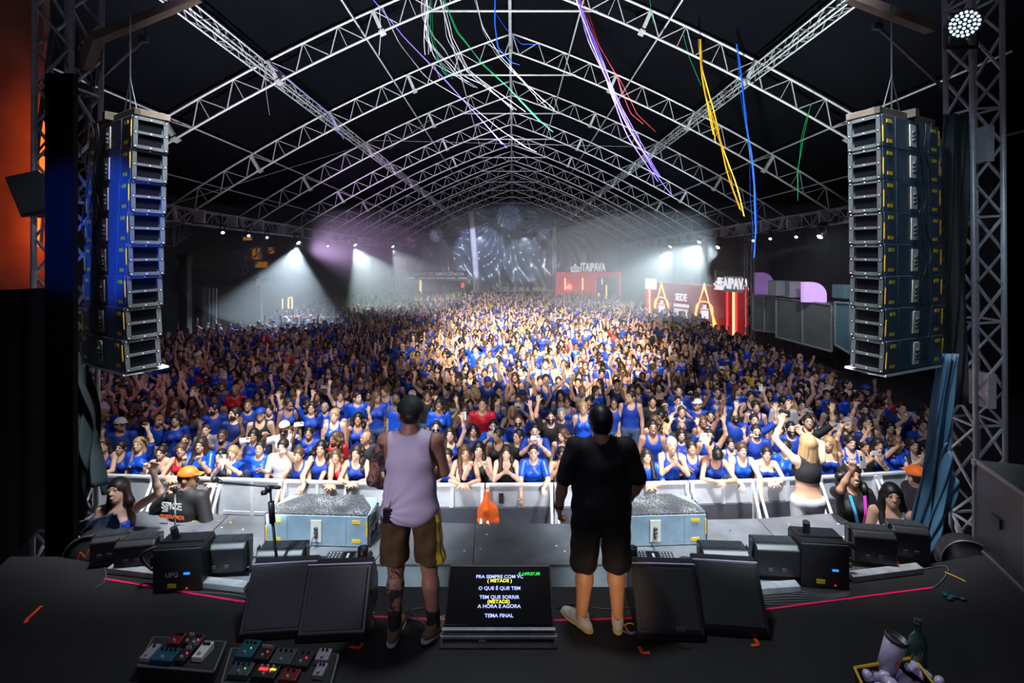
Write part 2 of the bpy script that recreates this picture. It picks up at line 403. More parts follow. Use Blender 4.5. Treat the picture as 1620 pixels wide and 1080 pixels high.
def np_mesh(name, V, F, mats, mi=None, smooth=True):
    me = bpy.data.meshes.new(name); me.vertices.add(len(V)); me.vertices.foreach_set('co', np.ascontiguousarray(V, np.float32).ravel())
    me.loops.add(F.size); me.loops.foreach_set('vertex_index', F.ravel().astype(np.int32))
    me.polygons.add(len(F)); me.polygons.foreach_set('loop_start', np.arange(0, F.size, F.shape[1], dtype=np.int32))
    for m_ in mats: me.materials.append(MATS[m_] if isinstance(m_, str) else m_)
    if mi is not None: me.polygons.foreach_set('material_index', mi.astype(np.int32))
    me.polygons.foreach_set('use_smooth', np.full(len(F), smooth)); me.update(calc_edges=True); return me

def rotm(yaw=0, pitch=0, roll=0):
    return np.array((Matrix.Rotation(R(yaw), 3, 'Z') @ Matrix.Rotation(R(pitch), 3, 'X') @ Matrix.Rotation(R(roll), 3, 'Y')))

# ---- a standing figure, 1.70 m, facing -Y; every joint can be overridden by the pose
def unit(v): v = np.array(v, float); return v / max(np.linalg.norm(v), 1e-9)
def hand(F, w, d, n, s=1.0, curl=0.2, side=1, spread=1.0, kf=.003):
    """palm plus five separate fingers; w wrist, d finger direction, n palm normal, side +1/-1 puts the thumb"""
    w = np.array(w, float); d = unit(d); n = unit(np.array(n, float) - d * np.dot(n, d)); u = np.cross(d, n) * side
    Rm = np.stack([u, d, n], 1)
    F.cap(w - d * .02, w + d * .02 * s, .026 * s, .027 * s, .02)
    F.rbox(w + d * .055 * s, (.040 * s, .047 * s, .015 * s), .013 * s, Rm, .014)
    for i, (off, L, ang) in enumerate([(.031, .070, .20), (.0105, .080, .06), (-.0105, .075, -.07), (-.031, .060, -.22)]):
        base = w + d * .094 * s + u * off * s - n * 0.0
        a = ang * spread; fd = unit(d * math.cos(a) + u * math.sin(a)); p = base - fd * .012; ln = [.42, .32, .26]
        c = curl
        for j in range(3):
            q = p + (fd * math.cos(c) + n * math.sin(c)) * L * ln[j] * s
            F.cap(p, q, (.0094 - .0009 * j) * s, (.0088 - .0009 * j) * s, kf if (j or i) else .004); p = q; c += curl * 1.35
    b = w + d * .03 * s + u * .030 * s; td = unit(u * .75 + d * .65 + n * (.2 + curl * .5))
    p1 = b + td * .042 * s; p2 = p1 + unit(td + d * .5 + n * curl * .5 - u * .25) * .032 * s
    F.cap(b - td * .01, p1, .013 * s, .011 * s, .010); F.cap(p1, p2, .0105 * s, .009 * s, .003)

DEF = dict(lean=0, yaw=0, pitch=0, roll=0, sh=.178, wst=.118, hip=.145, bulk=1.0, female=False,
           le=None, lw=None, re=None, rw=None, lh=(None, None, .25), rh=(None, None, .25), legs=None, twist=0)
def joints(P):
    j = {}
    U = rotm(0, P['lean']); piv = np.array((0, 0, .95))
    up = lambda p: U @ (np.array(p, float) - piv) + piv
    j['up'] = up; j['U'] = U
    sh = P['sh']
    j['ls'] = up((-sh, .0, 1.405)); j['rs'] = up((sh, .0, 1.405))
    j['neck'] = up((0, .012, 1.44)); j['hc'] = up((0, -.018, 1.585)) + np.array((0, 0, 0))
    j['HR'] = U @ rotm(P['yaw'], P['pitch'], P['roll'])
    j['hc'] = up((0, -.006, 1.50)) + j['HR'] @ np.array((0, -.012, .085))
    for s_, n_ in ((-1, 'l'), (1, 'r')):
        e = P[n_ + 'e']; w_ = P[n_ + 'w']
        if e is None: e = up((s_ * (sh + .055), .02, 1.12))
        if w_ is None: w_ = np.array(e) + np.array((s_ * .0, -.06, -.245))
        s0 = j[n_ + 's']; e = s0 + unit(np.array(e) - s0) * .285; w_ = e + unit(np.array(w_) - e) * .25
        j[n_ + 'e'] = e; j[n_ + 'w'] = w_
    lg = P['legs'] or [((-.095, 0, .90), (-.105, -.015, .49), (-.11, .03, .085), 12), ((.095, 0, .90), (.105, -.015, .49), (.11, .03, .085), -12)]
    j['legs'] = lg
    return j
def torso(F, P, j, o=0.0, k=.05):
    up = j['up']; b = P['bulk']; hip = P['hip'] * b; w = P['wst'] * b
    sq = None
    U = j['U']
    F.ell((0, .01, .93), (hip + .03 + o, .115 * b + o, .13), None, k)
    F.ell(up((0, 0, 1.08)), (w + .035 + o, .095 * b + o, .17), U, k)
    F.ell(up((0, .005, 1.27)), (P['sh'] - .02 + o, .108 * b + o, .17), U, k)
    F.cap(up((-P['sh'] + .03, .01, 1.395)), up((P['sh'] - .03, .01, 1.395)), .052 + o, None, k)
    if P['female']:
        for s_ in (-1, 1): F.ell(up((s_ * .07, -.085, 1.27)), (.06 + o, .05 + o, .058 + o), U, .03)
    F.cap(up((-.085 - 0, .02, 1.42)), up((0, .02, 1.475)), .034 + o, .036 + o, k); F.cap(up((.085, .02, 1.42)), up((0, .02, 1.475)), .034 + o, .036 + o, k)
def arm(F, P, j, n_, o=0.0, upto=1.0, k=.03):
    b = P['bulk'] * (.88 if P['female'] else 1.0); s0, e, w_ = j[n_ + 's'], j[n_ + 'e'], j[n_ + 'w']
    F.cap(s0, s0 + (e - s0) * min(upto * 2, 1), .052 * b + o, (.052 - .012 * min(upto * 2, 1)) * b + o, k)
    if upto > .5:
        F.cap(e, e + (w_ - e) * .45, .040 * b + o, .037 * b + o, k * .6); F.cap(e + (w_ - e) * .4, w_, .037 * b + o, .026 * b + o, k * .6)
def leg(F, P, j, i, o=0.0, upto=2.0, k=.03):
    h, kn, an, ft = j['legs'][i]; h, kn, an = map(lambda q: np.array(q, float), (h, kn, an)); b = P['bulk']
    t = min(upto, 1); F.cap(h, h + (kn - h) * t, .088 * b + o, (.088 - .032 * t) * b + o, k)
    if upto > 1:
        t = min(upto - 1, 1); calf = kn + (an - kn) * .32 + np.array((0, .014, 0))
        F.cap(kn, calf, .053 * b + o, .056 * b + o, .03)
        if t > .35: F.cap(calf, kn + (an - kn) * t, .056 * b + o, (.036 if t > .9 else .045) * b + o, .03)
def head(F, P, j, fine=False):
    H = j['HR']; c = j['hc']; L = lambda p: c + H @ np.array(p, float)
    F.cap(j['neck'] + np.array((0, .01, -.03)), L((0, .022, -.05)), .056, .052, .03)
    F.ell(L((0, .012, .025)), (.076, .094, .088), H, .03)          # cranium
    F.ell(L((0, -.018, -.035)), (.060, .068, .078), H, .03)        # face
    F.ell(L((0, -.058, -.088)), (.026, .024, .020), H, .025)       # chin
    F.cap(L((0, -.082, .012)), L((0, -.104, -.022)), .009, .013, .008)   # nose
    F.cap(L((-.014, -.092, -.026)), L((.014, -.092, -.026)), .008, None, .006)
    F.cap(L((-.035, -.078, .028)), L((.035, -.078, .028)), .010, None, .012)  # brow
    for s_ in (-1, 1):
        F.ell(L((s_ * .031, -.094, .010)), (.017, .012, .010), H, .008, sub=True)
        F.ell(L((s_ * .031, -.078, .010)), (.015, .012, .009), H, .003)
        F.ell(L((s_ * .080, .012, -.008)), (.010, .020, .030), H, .006)
    F.ell(L((0, -.088, -.056)), (.026, .010, .0055), H, .006); F.ell(L((0, -.086, -.066)), (.022, .010, .006), H, .006)
def face_mats(V, F, j, smile=True):
    c = V[F].mean(1); q = (c - j['hc']) @ j['HR']     # head-local
    x, y, z = q.T; mi = np.zeros(len(F), int); ax = np.abs(x); fr = (y < -.05)
    mi[fr & (((ax - .031) / .0135) ** 2 + ((z - .010) / .0062) ** 2 < 1)] = 1
    mi[fr & (np.abs(ax - .031) < .021) & (np.abs(z - .036 + np.abs(ax - .03) * .2) < .0040)] = 2
    m = fr & (((x) / .030) ** 2 + ((z + .061) / .0125) ** 2 < 1); mi[m] = 3
    if smile: mi[fr & (((x) / .023) ** 2 + ((z + .060) / .0062) ** 2 < 1)] = 4
    return mi
def add_hair(F, kind, c=(0, 0, 0), H=None):
    c = np.array(c, float); H = np.eye(3) if H is None else H; L = lambda p: c + H @ np.array(p, float)
    E = lambda p, r, k, sub=False: F.ell(L(p), r, H, k, sub)
    C = lambda a, b, ra, rb, k, sub=False: F.cap(L(a), L(b), ra, rb, k, sub)
    if kind == 'cap':
        E((0, .010, .045), (.092, .108, .092), .01); F.cut(L((0, 0, .040)), H @ np.array((0, .15, -1)))
        for x in (-.04, -.02, 0, .02, .04): C((x, -.06, .052), (x * 1.1, -.150 + abs(x) * .3, .042), .012, .009, .008)
        return
    if kind in ('short', 'buzz'):
        g = .010 if kind == 'short' else .004
        E((0, .016, .032), (.078 + g, .095 + g, .090 + g * 1.6), .01)
        F.cut(L((0, -.052, .028)), H @ np.array((0, -1, -.42)), .01); F.cut(L((0, 0, -.045)), H @ np.array((0, .1, -1)))
        E((0, -.10, -.03), (.066, .09, .082), .012, True)
        for s_ in (-1, 1): E((s_ * .094, .004, -.012), (.024, .028, .036), .006, True)
        return
    E((0, .016, .032), (.089, .107, .103), .01)
    if kind == 'bun':
        E((0, .115, .060), (.042, .040, .045), .012); F.cut(L((0, 0, -.055)), H @ np.array((0, -.3, -1)))
    elif kind == 'long':
        for s_ in (-1, 1):
            C((s_ * .070, .015, .02), (s_ * .088, .035, -.13), .034, .042, .03); C((s_ * .088, .035, -.13), (s_ * .10, -.06 if s_ < 0 else .05, -.34), .042, .026, .03)
        C((0, .065, 0), (0, .085, -.32), .065, .05, .04)
    elif kind in ('curly', 'braids'):
        rr = random.Random(3)
        for i in range(60 if kind == 'curly' else 34):
            a = R(rr.uniform(-35, 215)); z = rr.uniform(-.30, .06) if kind == 'curly' else rr.uniform(-.42, .0)
            rad = .085 + (.035 if z < 0 else .0)
            if kind == 'curly': E((rad * math.cos(a), .03 + rad * math.sin(a) * .8, z), (.034, .034, .038), .012)
            else: C((.08 * math.cos(a), .03 + .07 * math.sin(a), .04), (.125 * math.cos(a), .05 + .075 * math.sin(a), -.30 - .1 * rr.random()), .014, .010, .006)
        if kind == 'curly': C((0, .05, 0), (0, .07, -.24), .075, .07, .04)
        else: C((0, .05, 0), (0, .05, -.20), .05, .04, .02)
    E((0, -.125, -.035), (.064, .085, .098), .012, True)
    C((0, -.02, -.10), (0, -.06, -.45), .052, .075, .01, True)
def hair_mesh(kind, matn, h=.008):
    F = Field((-.2, -.2, -.5 if kind in ('long', 'curly', 'braids') else -.14), (.2, .2, .2), h)
    add_hair(F, kind); V, Q = F.mesh(); return np_mesh('hair', V, Q, [matn])
def beard_mesh(h=.007):
    F = Field((-.1, -.14, -.14), (.1, .1, .05), h)
    F.ell((0, -.022, -.045), (.066, .072, .082), None, .01).cut((0, 0, -.030), (0, .55, 1)); F.cut((0, .03, 0), (0, 1, 0))
    F.ell((0, -.095, -.058), (.024, .02, .011), None, .003, sub=True)
    V, Q = F.mesh(); return np_mesh('beard', V, Q, ['hair_dark'])
def add_top(F, P, j, kind, o=.011):
    up, U = j['up'], j['U']
    torso(F, P, j, o)
    if kind == 'tee':
        arm(F, P, j, 'l', .016, .36, .02); arm(F, P, j, 'r', .016, .36, .02)
        F.ell(up((0, -.055, 1.49)), (.085, .10, .085), U, .008, sub=True)
    elif kind == 'strapless':
        F.cut(up((0, 0, 1.315)), U @ np.array((0, 0, 1.)))
    else:
        for s_ in (-1, 1): F.ell(up((s_ * (P['sh'] + .015), .0, 1.40)), (.072, .16, .125), U, .01, sub=True)
        F.ell(up((0, -.075, 1.46)), (.085, .12, .12), U, .008, sub=True); F.ell(up((0, .06, 1.50)), (.085, .09, .09), U, .008, sub=True)
    F.cap(up((0, .02, 1.43)), up((0, .0, 1.7)), .062, .07, .006, sub=True)
    F.cut((0, 0, .86 if kind != 'strapless' else .95), (0, 0, -1))
def add_trousers(F, P, j, o=.012, upto=1.95, waist=.985):
    torso(F, P, j, o); leg(F, P, j, 0, o, upto, .02); leg(F, P, j, 1, o, upto, .02); F.cut((0, 0, waist), (0, 0, 1))
def add_body(F, P, j, fine=False):
    torso(F, P, j); arm(F, P, j, 'l'); arm(F, P, j, 'r'); leg(F, P, j, 0); leg(F, P, j, 1)
    for i in (0, 1):
        an = np.array(j['legs'][i][2], float); a = R(j['legs'][i][3]); fd = np.array((math.sin(a) * -1, -math.cos(a), 0))
        F.cap(an + (0, 0, -.02), an + fd * .15 + (0, 0, -.055), .036, .026, .02)
    head(F, P, j, fine)
    for n_, sd in (('l', 1), ('r', -1)):
        d, n, curl = P[n_ + 'h'][:3]; w_, e = j[n_ + 'w'], j[n_ + 'e']
        d = unit(w_ - e) if d is None else d; n = (0, -1, 0) if n is None else n
        sd2 = P[n_ + 'h'][3] if len(P[n_ + 'h']) > 3 else sd
        hand(F, w_, d, n, 1.0 if not P['female'] else .92, curl, sd2)
# ------------------------------------------------------------------ setting
S = 1.70          # stage floor height
DK = 1.36         # height of the platforms in front of the stage
def struct(name, mb, m, smooth=False, **k):
    o = mb.build(name, m, smooth=smooth, **k); o['kind'] = 'structure'; return o
# ground of the hall
struct('floor', MB().box((0, 30, -.06), (44, 74, .12)), 'floor_dark')
# stage floor: its front edge follows the row of lamps
fr = [onz(px, py, S) for px, py in ((90, 880), (230, 905), (420, 922), (640, 928), (1000, 928), (1230, 922), (1400, 905), (1545, 878))]
poly = [(-6.2, -4.2)] + [(6.2, -4.2)] + [(6.2, fr[-1].y)] + [(p.x, p.y) for p in reversed(fr)] + [(-6.2, fr[0].y)]
struct('floor_stage', MB().prism(poly, S - .12, S), 'stage_black')
struct('wall_stage_front', MB().box((0, 4.25, (S - .12) / 2), (9.0, .05, S - .12)), 'black_matte')
# red gaffer tape line along the stage edge, with the orange corner marks
tp = [onz(px, py, S + .004) for px, py in ((165, 915), (375, 950), (589, 975), (730, 981), (878, 981), (1060, 975), (1208, 964), (1477, 929))]
mb = MB(); mb.strip([p for p in tp], .020, .003, (0, 1, 0)); tag(mb.build('tape_line', 'red_tape'), 'long red tape line across the black stage floor behind the monitors', 'tape')
def marks(pts, label):
    mb = MB(); q = [onz(x, y, S + .004) for x, y in pts]
    for a, b in zip(q, q[1:]):
        d = (b - a).normalized(); n_ = Vector((-d.y, d.x, 0)) * .012
        mb.hexa([a - n_ - Vector((0, 0, .002)), b - n_ - Vector((0, 0, .002)), b + n_ - Vector((0, 0, .002)), a + n_ - Vector((0, 0, .002)), a - n_ + Vector((0, 0, .002)), b - n_ + Vector((0, 0, .002)), b + n_ + Vector((0, 0, .002)), a + n_ + Vector((0, 0, .002))])
    tag(mb.build('tape_mark', 'orange_tape'), label, 'tape')
marks([(553, 1022), (568, 1025), (574, 1017)], 'orange tape mark right of the mic stand monitors, near the tank top man')
marks([(1011, 1022), (1016, 1033), (1028, 1032)], 'orange tape mark in front of the inner right floor monitor')
marks([(1193, 1008), (1200, 1019), (1189, 1021)], 'orange tape mark at the corner of the outer right floor monitor')
marks([(40, 985), (44, 978), (66, 958)], 'red tape mark far left beside the dark stage wing')
# side wings of the stage, dark cloth
def wall_poly(name, pts, m, thick=.06, label=None):
    mb = MB(); n_ = (Vector(pts[1]) - Vector(pts[0])).cross(Vector(pts[3]) - Vector(pts[0])).normalized() * thick
    p = [Vector(q) for q in pts]; mb.hexa(p + [q + n_ for q in p]); return struct(name, mb, m)
wall_poly('wall_left', [(-5.1, 5.6, S), (-3.5, 1.2, S), (-3.5, 1.2, 4.35), (-5.1, 5.6, 4.25)], 'velvet_black')
wall_poly('wall_right', [(5.9, 5.2, S - 1.7), (4.6, .8, S - 1.7), (4.6, .8, 5.2), (5.9, 5.2, 9.5)], 'drape_black')
# outer walls of the venue, dark sheeting
struct('wall_hall_left', MB().box((-17.6, 34, 5), (.1, 62, 10)), 'drape_black')
struct('wall_hall_right', MB().box((18.4, 34, 5), (.1, 62, 10)), 'drape_black')
struct('wall_back', MB().box((0, 63.0, 6.5), (37, .1, 13)), 'drape_black')

# ------------------------------------------------------------------ roof
EZ, AZ, HW, BOW = 6.67, 12.75, 12.5, .5
RTOP = {}
def roof_z(x, az=AZ):
    u = 1 - abs(x) / HW; return EZ + (az - EZ) * u + BOW * 4 * u * (1 - u)
TY = [9.3 + 4.65 * i for i in range(12)]
def apex(Y): return 12.95 - .012 * (Y - 18)
mb = MB()
N_ = 24
for i in range(-N_, N_):
    x0, x1 = HW * i / N_, HW * (i + 1) / N_
    pass
g_ = [HW * i / N_ for i in range(-N_, N_ + 1)]
mb.add([(x, 7.0, roof_z(x) + .35) for x in g_] + [(x, 62.9, roof_z(x, 12.4) + .35) for x in g_] + [(x, 7.0, roof_z(x) + .39) for x in g_] + [(x, 62.9, roof_z(x, 12.4) + .39) for x in g_],
       [(i, i + len(g_), i + 1 + len(g_), i + 1) for i in range(len(g_) - 1)] + [(i + 2 * len(g_), i + 1 + 2 * len(g_), i + 1 + 3 * len(g_), i + 3 * len(g_)) for i in range(len(g_) - 1)])
struct('ceiling', mb, 'tent_black', smooth=True)
DEP = .64
def truss_part(mb, pts, r, n=6): mb.path(pts, r, n)
def rafter(Y, k):
    az = apex(Y); far = k > 5; n = 5 if far else 7
    root = empty('roof_truss', (0, Y, 0), label='', cat='truss', group='roof trusses spanning the hall')
    xs = [HW * i / 26 for i in range(27)]
    for s_, nm in ((-1, 'left'), (1, 'right')):
        top = MB(); bot = MB(); web = MB()
        T = [Vector((s_ * x, 0, roof_z(x, az))) for x in xs]; Bt = []
        for i in range(27):
            d = (T[min(i + 1, 26)] - T[max(i - 1, 0)]).normalized(); nn = Vector((-d.z, 0, d.x)); nn = nn if nn.z < 0 else -nn
            q = T[i] + nn * DEP
            if i == 0: q = Vector((0, 0, T[0].z - DEP * 1.08))
            if i == 26: q = Vector((s_ * (HW - .15), 0, T[i].z - DEP * .9))
            Bt.append(q)
        top.path(T, .034, n); bot.path(Bt, .034, n)
        for i in range(26):
            if i % 2 == 0: web.tube(T[i], Bt[i + 1], .016, 4)
            else: web.tube(Bt[i], T[i + 1], .016, 4)
            if i % 2 == 1 and i > 1: web.tube(T[i + 1], Bt[i + 1] + (Bt[i] - Bt[i + 1]) * 0.0, .012, 4)
        web.tube(T[26], Bt[26], .03, 5); web.tube(T[0], Bt[0], .03, 5)
        top.build('top_chord', 'aluminium', root, True); bot.build('bottom_chord', 'aluminium', root, True); web.build('lattice', 'aluminium', root)
        for i in (8, 14, 20, 26):
            if far and i != 14: continue
            g = MB(); c_ = (T[i] + Bt[i]) / 2; d = (T[i] - Bt[i]).normalized()
            q = d.to_track_quat('Z', 'Y'); g.box(c_, (.13, .10, DEP * .95), q.to_matrix()); g.box(Bt[i] - d * .03, (.26, .16, .06), q.to_matrix())
            g.build('gusset_plate', 'aluminium', root)
    t = MB(); x_ = 2.35; z_ = roof_z(x_, az) - DEP * 1.02; t.tube((-x_, 0, z_), (x_, 0, z_), .030, n); t.build('collar_tie', 'aluminium', root, True)
    return root
RN = ['first', 'second', 'third', 'fourth', 'fifth', 'sixth', 'seventh', 'eighth', 'ninth', 'tenth', 'eleventh', 'twelfth']
for k, Y in enumerate(TY):
    if k == 0: continue
    r_ = rafter(Y, k)
    r_['label'] = ('arched aluminium roof truss nearest the stage, its ridge above the picture' if k == 1 else 'arched aluminium roof truss, %s of the row counted from the stage' % RN[k - 1] if k < 11 else 'last arched aluminium roof truss, in front of the rear drape')
def box_truss(name, p0, p1, wd, ht, seg, label, cat='truss', r=.026, rw=.013, m='aluminium', group=None, plates=0, part='chord', up=None, yseg=None):
    """four-chord lattice between two points"""
    p0, p1 = Vector(p0), Vector(p1); d = (p1 - p0).normalized(); L = (p1 - p0).length
    upv = Vector(up) if up else (Vector((0, 0, 1)) if abs(d.z) < .8 else Vector((0, 1, 0)))
    sx = d.cross(upv).normalized(); uz = sx.cross(d).normalized()
    root = empty(name, p0, label=label, cat=cat, group=group)
    c = [sx * wd / 2 + uz * ht / 2, -sx * wd / 2 + uz * ht / 2, -sx * wd / 2 - uz * ht / 2, sx * wd / 2 - uz * ht / 2]
    for q in c:
        b = MB(); b.tube(q, q + d * L, r, 6); b.build('chord', m, root, True)
    w_ = MB(); n = max(2, int(L / seg)); st = L / n
    for i in range(n):
        for j in range(4):
            a, b2 = c[j], c[(j + 1) % 4]
            if i % 2: a, b2 = b2, a
            w_.tube(a + d * st * i, b2 + d * st * (i + 1), rw, 4)
        if i % 3 == 0:
            for j in range(4): w_.tube(c[j] + d * st * i, c[(j + 1) % 4] + d * st * i, rw, 4)
    w_.build('lattice', m, root)
    if plates:
        nn = max(1, int(L / plates))
        for i in range(1, nn):
            g = MB(); g.box(d * L * i / nn, (wd * .9 + .06, .10, ht + .08) if abs(d.y) > .5 else (.10, wd + .06, ht + .06)); g.build('joint_plate', m, root)
    return root
for s_, nm in ((-1, 'left'), (1, 'right')):
    zz = roof_z(6.5) - .34
    box_truss('purlin_truss', (s_ * 6.7, 8.6, zz), (s_ * 6.35, 58.6, zz - .2), 0.22, .28, .5, 'long lattice purlin running back under the %s roof slope' % nm, r=.022, rw=.010, m='steel_grey')
    box_truss('eave_truss', (s_ * 12.55, 17.9, EZ - .36), (s_ * 12.55, 58.6, EZ - .36), .42, .56, .6, 'lattice truss running back along the %s eave of the hall' % nm, plates=2.32)
    pl = [(2.05, .02, 'inner'), (4.3, .02, 'middle'), (9.5, .02, 'outer'), (11.35, .02, 'lowest')]
    for x, r, nn in pl:
        m_ = MB().tube((s_ * x, 9.6, roof_z(x) + .05), (s_ * x, 58.6, roof_z(x, 12.4) + .05), .026, 6)
        tag(m_.build('purlin_pipe', 'steel_grey', smooth=True), 'thin steel purlin pipe, the %s one on the %s roof slope' % (nn, nm), 'pipe')
tag(MB().tube((-.08, 9.4, apex(10) - .30), (0, 58.6, 12.15), .055, 8).build('ridge_pipe', 'steel_grey', smooth=True), 'straight steel ridge pipe along the roof apex', 'pipe')
# bracing wires
wires = [((131, 165, 14.5), (400, 92, 19)), ((1495, 160, 13.8), (1240, 92, 19)), ((590, 222, 23), (1000, 232, 23)), ((250, 330, 16), (590, 225, 24)), ((1130, 205, 18.4), (960, 120, 28)), ((680, 190, 20), (610, 240, 27))]
for i, (a, b) in enumerate(wires):
    tag(MB().tube(at(*a), at(*b), .009, 4).build('brace_wire', 'steel_grey'), 'thin steel bracing wire, %s' % ['by the left front end of the roof', 'by the right front end of the roof', 'crossing under the second roof truss', 'low along the left roof slope', 'under the right roof slope', 'left of the ridge between trusses'][i], 'wire')
# hall columns
box_truss('lattice_column', (12.3, 26.2, 0), (12.3, 26.2, 6.1), .35, .35, .5, 'dark lattice column under the right eave beside the red neon wall', 'column', m='steel_grey')
c_ = at(877, 360, 57); box_truss('lattice_column', (c_.x, 57, 0), (c_.x, 57, 8.6), .35, .35, .6, 'slim lattice column in front of the rear drape, left of the red booth', 'column')
a_, b_ = at(745, 335, 57.5), at(757, 478, 57.5)
tag(MB().tube(b_, a_, .36, 12).build('fabric_column', 'cloth_white', smooth=True), 'tall pale wrapped pole standing before the middle of the rear drape', 'column')
# side beams at the front of the tent
for (p, q, lab, rad) in [((133, 137, 12.5), (262, 183, 14.2), 'pale steel tube above the left speaker array', .05), ((1352, 185, 14.2), (1488, 118, 12.0), 'pale steel tube above the right speaker array', .05)]:
    tag(MB().tube(at(*p), at(*q), rad, 8).build('roof_tube', 'aluminium', smooth=True), lab, 'pipe')
for (p, q, lab) in [((130, 150, 6.4), (228, 62, 6.4), 'grey clamp pole angled above the left array'), ((1388, 42, 6.4), (1522, 166, 6.4), 'grey clamp pole angled above the right array')]:
    t = empty('clamp_pole', at(*p), label=lab, cat='pole'); o_ = at(*p)
    MB().tube((0, 0, 0), at(*q) - o_, .022, 8).build('tube', 'steel_dark', t, True)
    e = (at(*q) - o_) if p[0] < 800 else Vector((0, 0, 0)); g = MB(); g.box(e, (.11, .06, .08)); g.box(e + Vector((.03, 0, .08)), (.02, .03, .12)); g.build('clamp', 'drape_teal', t)
# wooden-looking stage roof beams at the top corners
mat('beam_brown', (0.09, 0.065, 0.045), 0.7, noise=.3, nscale=4)
for (pts, lab) in [(((133, 110, 6.0), (150, 62, 6.0), (310, -4, 6.6)), 'brown edge beam of the stage roof at the upper left'), (((1345, -4, 6.4), (1476, 46, 6.0)), 'brown edge beam of the stage roof at the upper right')]:
    mb = MB(); q = [at(*p) for p in pts]
    for a, b in zip(q, q[1:]): mb.strip([a, b], .16, .10, (0, 1, .2))
    tag(mb.build('roof_beam', 'beam_brown'), lab, 'beam')

# ------------------------------------------------------------------ rear drape: a cloth surface with swags
def drape(name, x0, x1, z0f, z1f, Y, nx, nz, folds, m, kind=None, label=None, cat=None, parent=None):
    vs = []; fs = []
    for j in range(nz + 1):
        for i in range(nx + 1):
            x = x0 + (x1 - x0) * i / nx; zt = z1f(x); zb = z0f(x); v = j / nz; z = zb + (zt - zb) * v
            vs.append((x, Y + folds(x, z), z))
    for j in range(nz):
        for i in range(nx):
            a = j * (nx + 1) + i; fs.append((a, a + 1, a + nx + 2, a + nx + 1))
    mb = MB(); mb.add(vs, fs); o = mb.build(name, m, parent, True)
    so = o.modifiers.new('thickness', 'SOLIDIFY'); so.thickness = .02
    tag(o, label, cat, kind=kind); return o
def back_folds(x, z):
    v = 0
    for cx, cz, sg in ((-1.2, 9.3, 1), (4.8, 8.8, 1), (-9, 7.5, 1), (.2, 11.2, -1)):
        dx, dz = x - cx, z - cz; r = math.hypot(dx, dz) + .4; a = math.atan2(dz, dx)
        v += .34 * math.sin(a * 15 + math.sin(r * 1.3) * 1.2) * math.exp(-r / 5.5) * min(1, r / 1.5)
    return v + .10 * math.sin(x * 2.2 + math.sin(z * .8) * 2.5) + .06 * math.sin(x * 5.1 + z * 2.3)
drape('wall_drape_rear', -12.4, 12.4, lambda x: 1.2, lambda x: roof_z(x, 12.3) - .3, 59.3, 300, 120, back_folds, 'drape_satin', 'structure')
def side_folds(x, z): return .12 * math.sin(x * 3.2 + .3 * math.sin(z)) + .05 * math.sin(x * 7.3)
o = drape('wall_drape_right', 0, 36, lambda x: 0, lambda x: 8.4, 0, 200, 20, side_folds, 'drape_black', 'structure'); o.rotation_euler = (0, 0, R(90)); o.location = (16.8, 17, 0)

# ------------------------------------------------------------------ haze in the rear half of the hall
def haze(name, c, d, dens, colr=(0.9, 0.95, 1.0), an=.25):
    m = bpy.data.materials.new(name); m.use_nodes = True; nt = m.node_tree; nt.nodes.remove(nt.nodes['Principled BSDF'])
    v = nt.nodes.new('ShaderNodeVolumeScatter'); v.inputs['Density'].default_value = dens; v.inputs['Anisotropy'].default_value = an; v.inputs['Color'].default_value = (*colr, 1)
    nt.links.new(v.outputs[0], nt.nodes['Material Output'].inputs['Volume'])
    mb = MB().box(c, d); o = mb.build(name, m); o['kind'] = 'stuff'; o['label'] = 'thin stage haze hanging over the rear half of the crowd'; o['category'] = 'haze'; return o
haze('haze', (0, 38.5, 3.6), (29, 40, 6.4), .012)
def haze_cloud(c, r, dens, label):
    b = MB(); n = 24; prof = [(math.sin(math.pi * k / n), -math.cos(math.pi * k / n)) for k in range(n + 1)]; b.lathe(prof, 40)
    b.v = [(x * r[0] + c[0], y * r[1] + c[1], z * r[2] + c[2]) for x, y, z in b.v]
    m = bpy.data.materials.new('haze_cloud'); m.use_nodes = True; nt = m.node_tree; nt.nodes.remove(nt.nodes['Principled BSDF'])
    v = nt.nodes.new('ShaderNodeVolumeScatter'); v.inputs['Density'].default_value = dens; v.inputs['Anisotropy'].default_value = .2; v.inputs['Color'].default_value = (.9, .96, 1, 1)
    nt.links.new(v.outputs[0], nt.nodes['Material Output'].inputs['Volume']); o = b.build('haze_cloud', m); tag(o, label, 'haze', kind='stuff')
haze_cloud((-9.8, 30.5, 3.8), (7.4, 11, 3.3), .04, 'drifting pale haze under the two bright left eave lamps')
haze_cloud((7.6, 30.5, 4.1), (6.6, 9, 3.4), .035, 'drifting pale haze under the bright right eave lamp')

# ------------------------------------------------------------------ lattice towers beside the stage
tl = box_truss('lattice_tower', (-5.62, 6.35, 0), (-5.15, 5.9, 9.2), .42, .42, .42, 'lattice tower at the left side of the stage behind the teal cloth', 'tower', r=.03, rw=.018, m='steel_grey')
tr = box_truss('lattice_tower', (6.0, 6.5, 0), (5.45, 6.0, 8.9), .36, .36, .42, 'lattice tower at the right side of the stage under the round lamp', 'tower', r=.032, rw=.018, m='aluminium', plates=2.9)
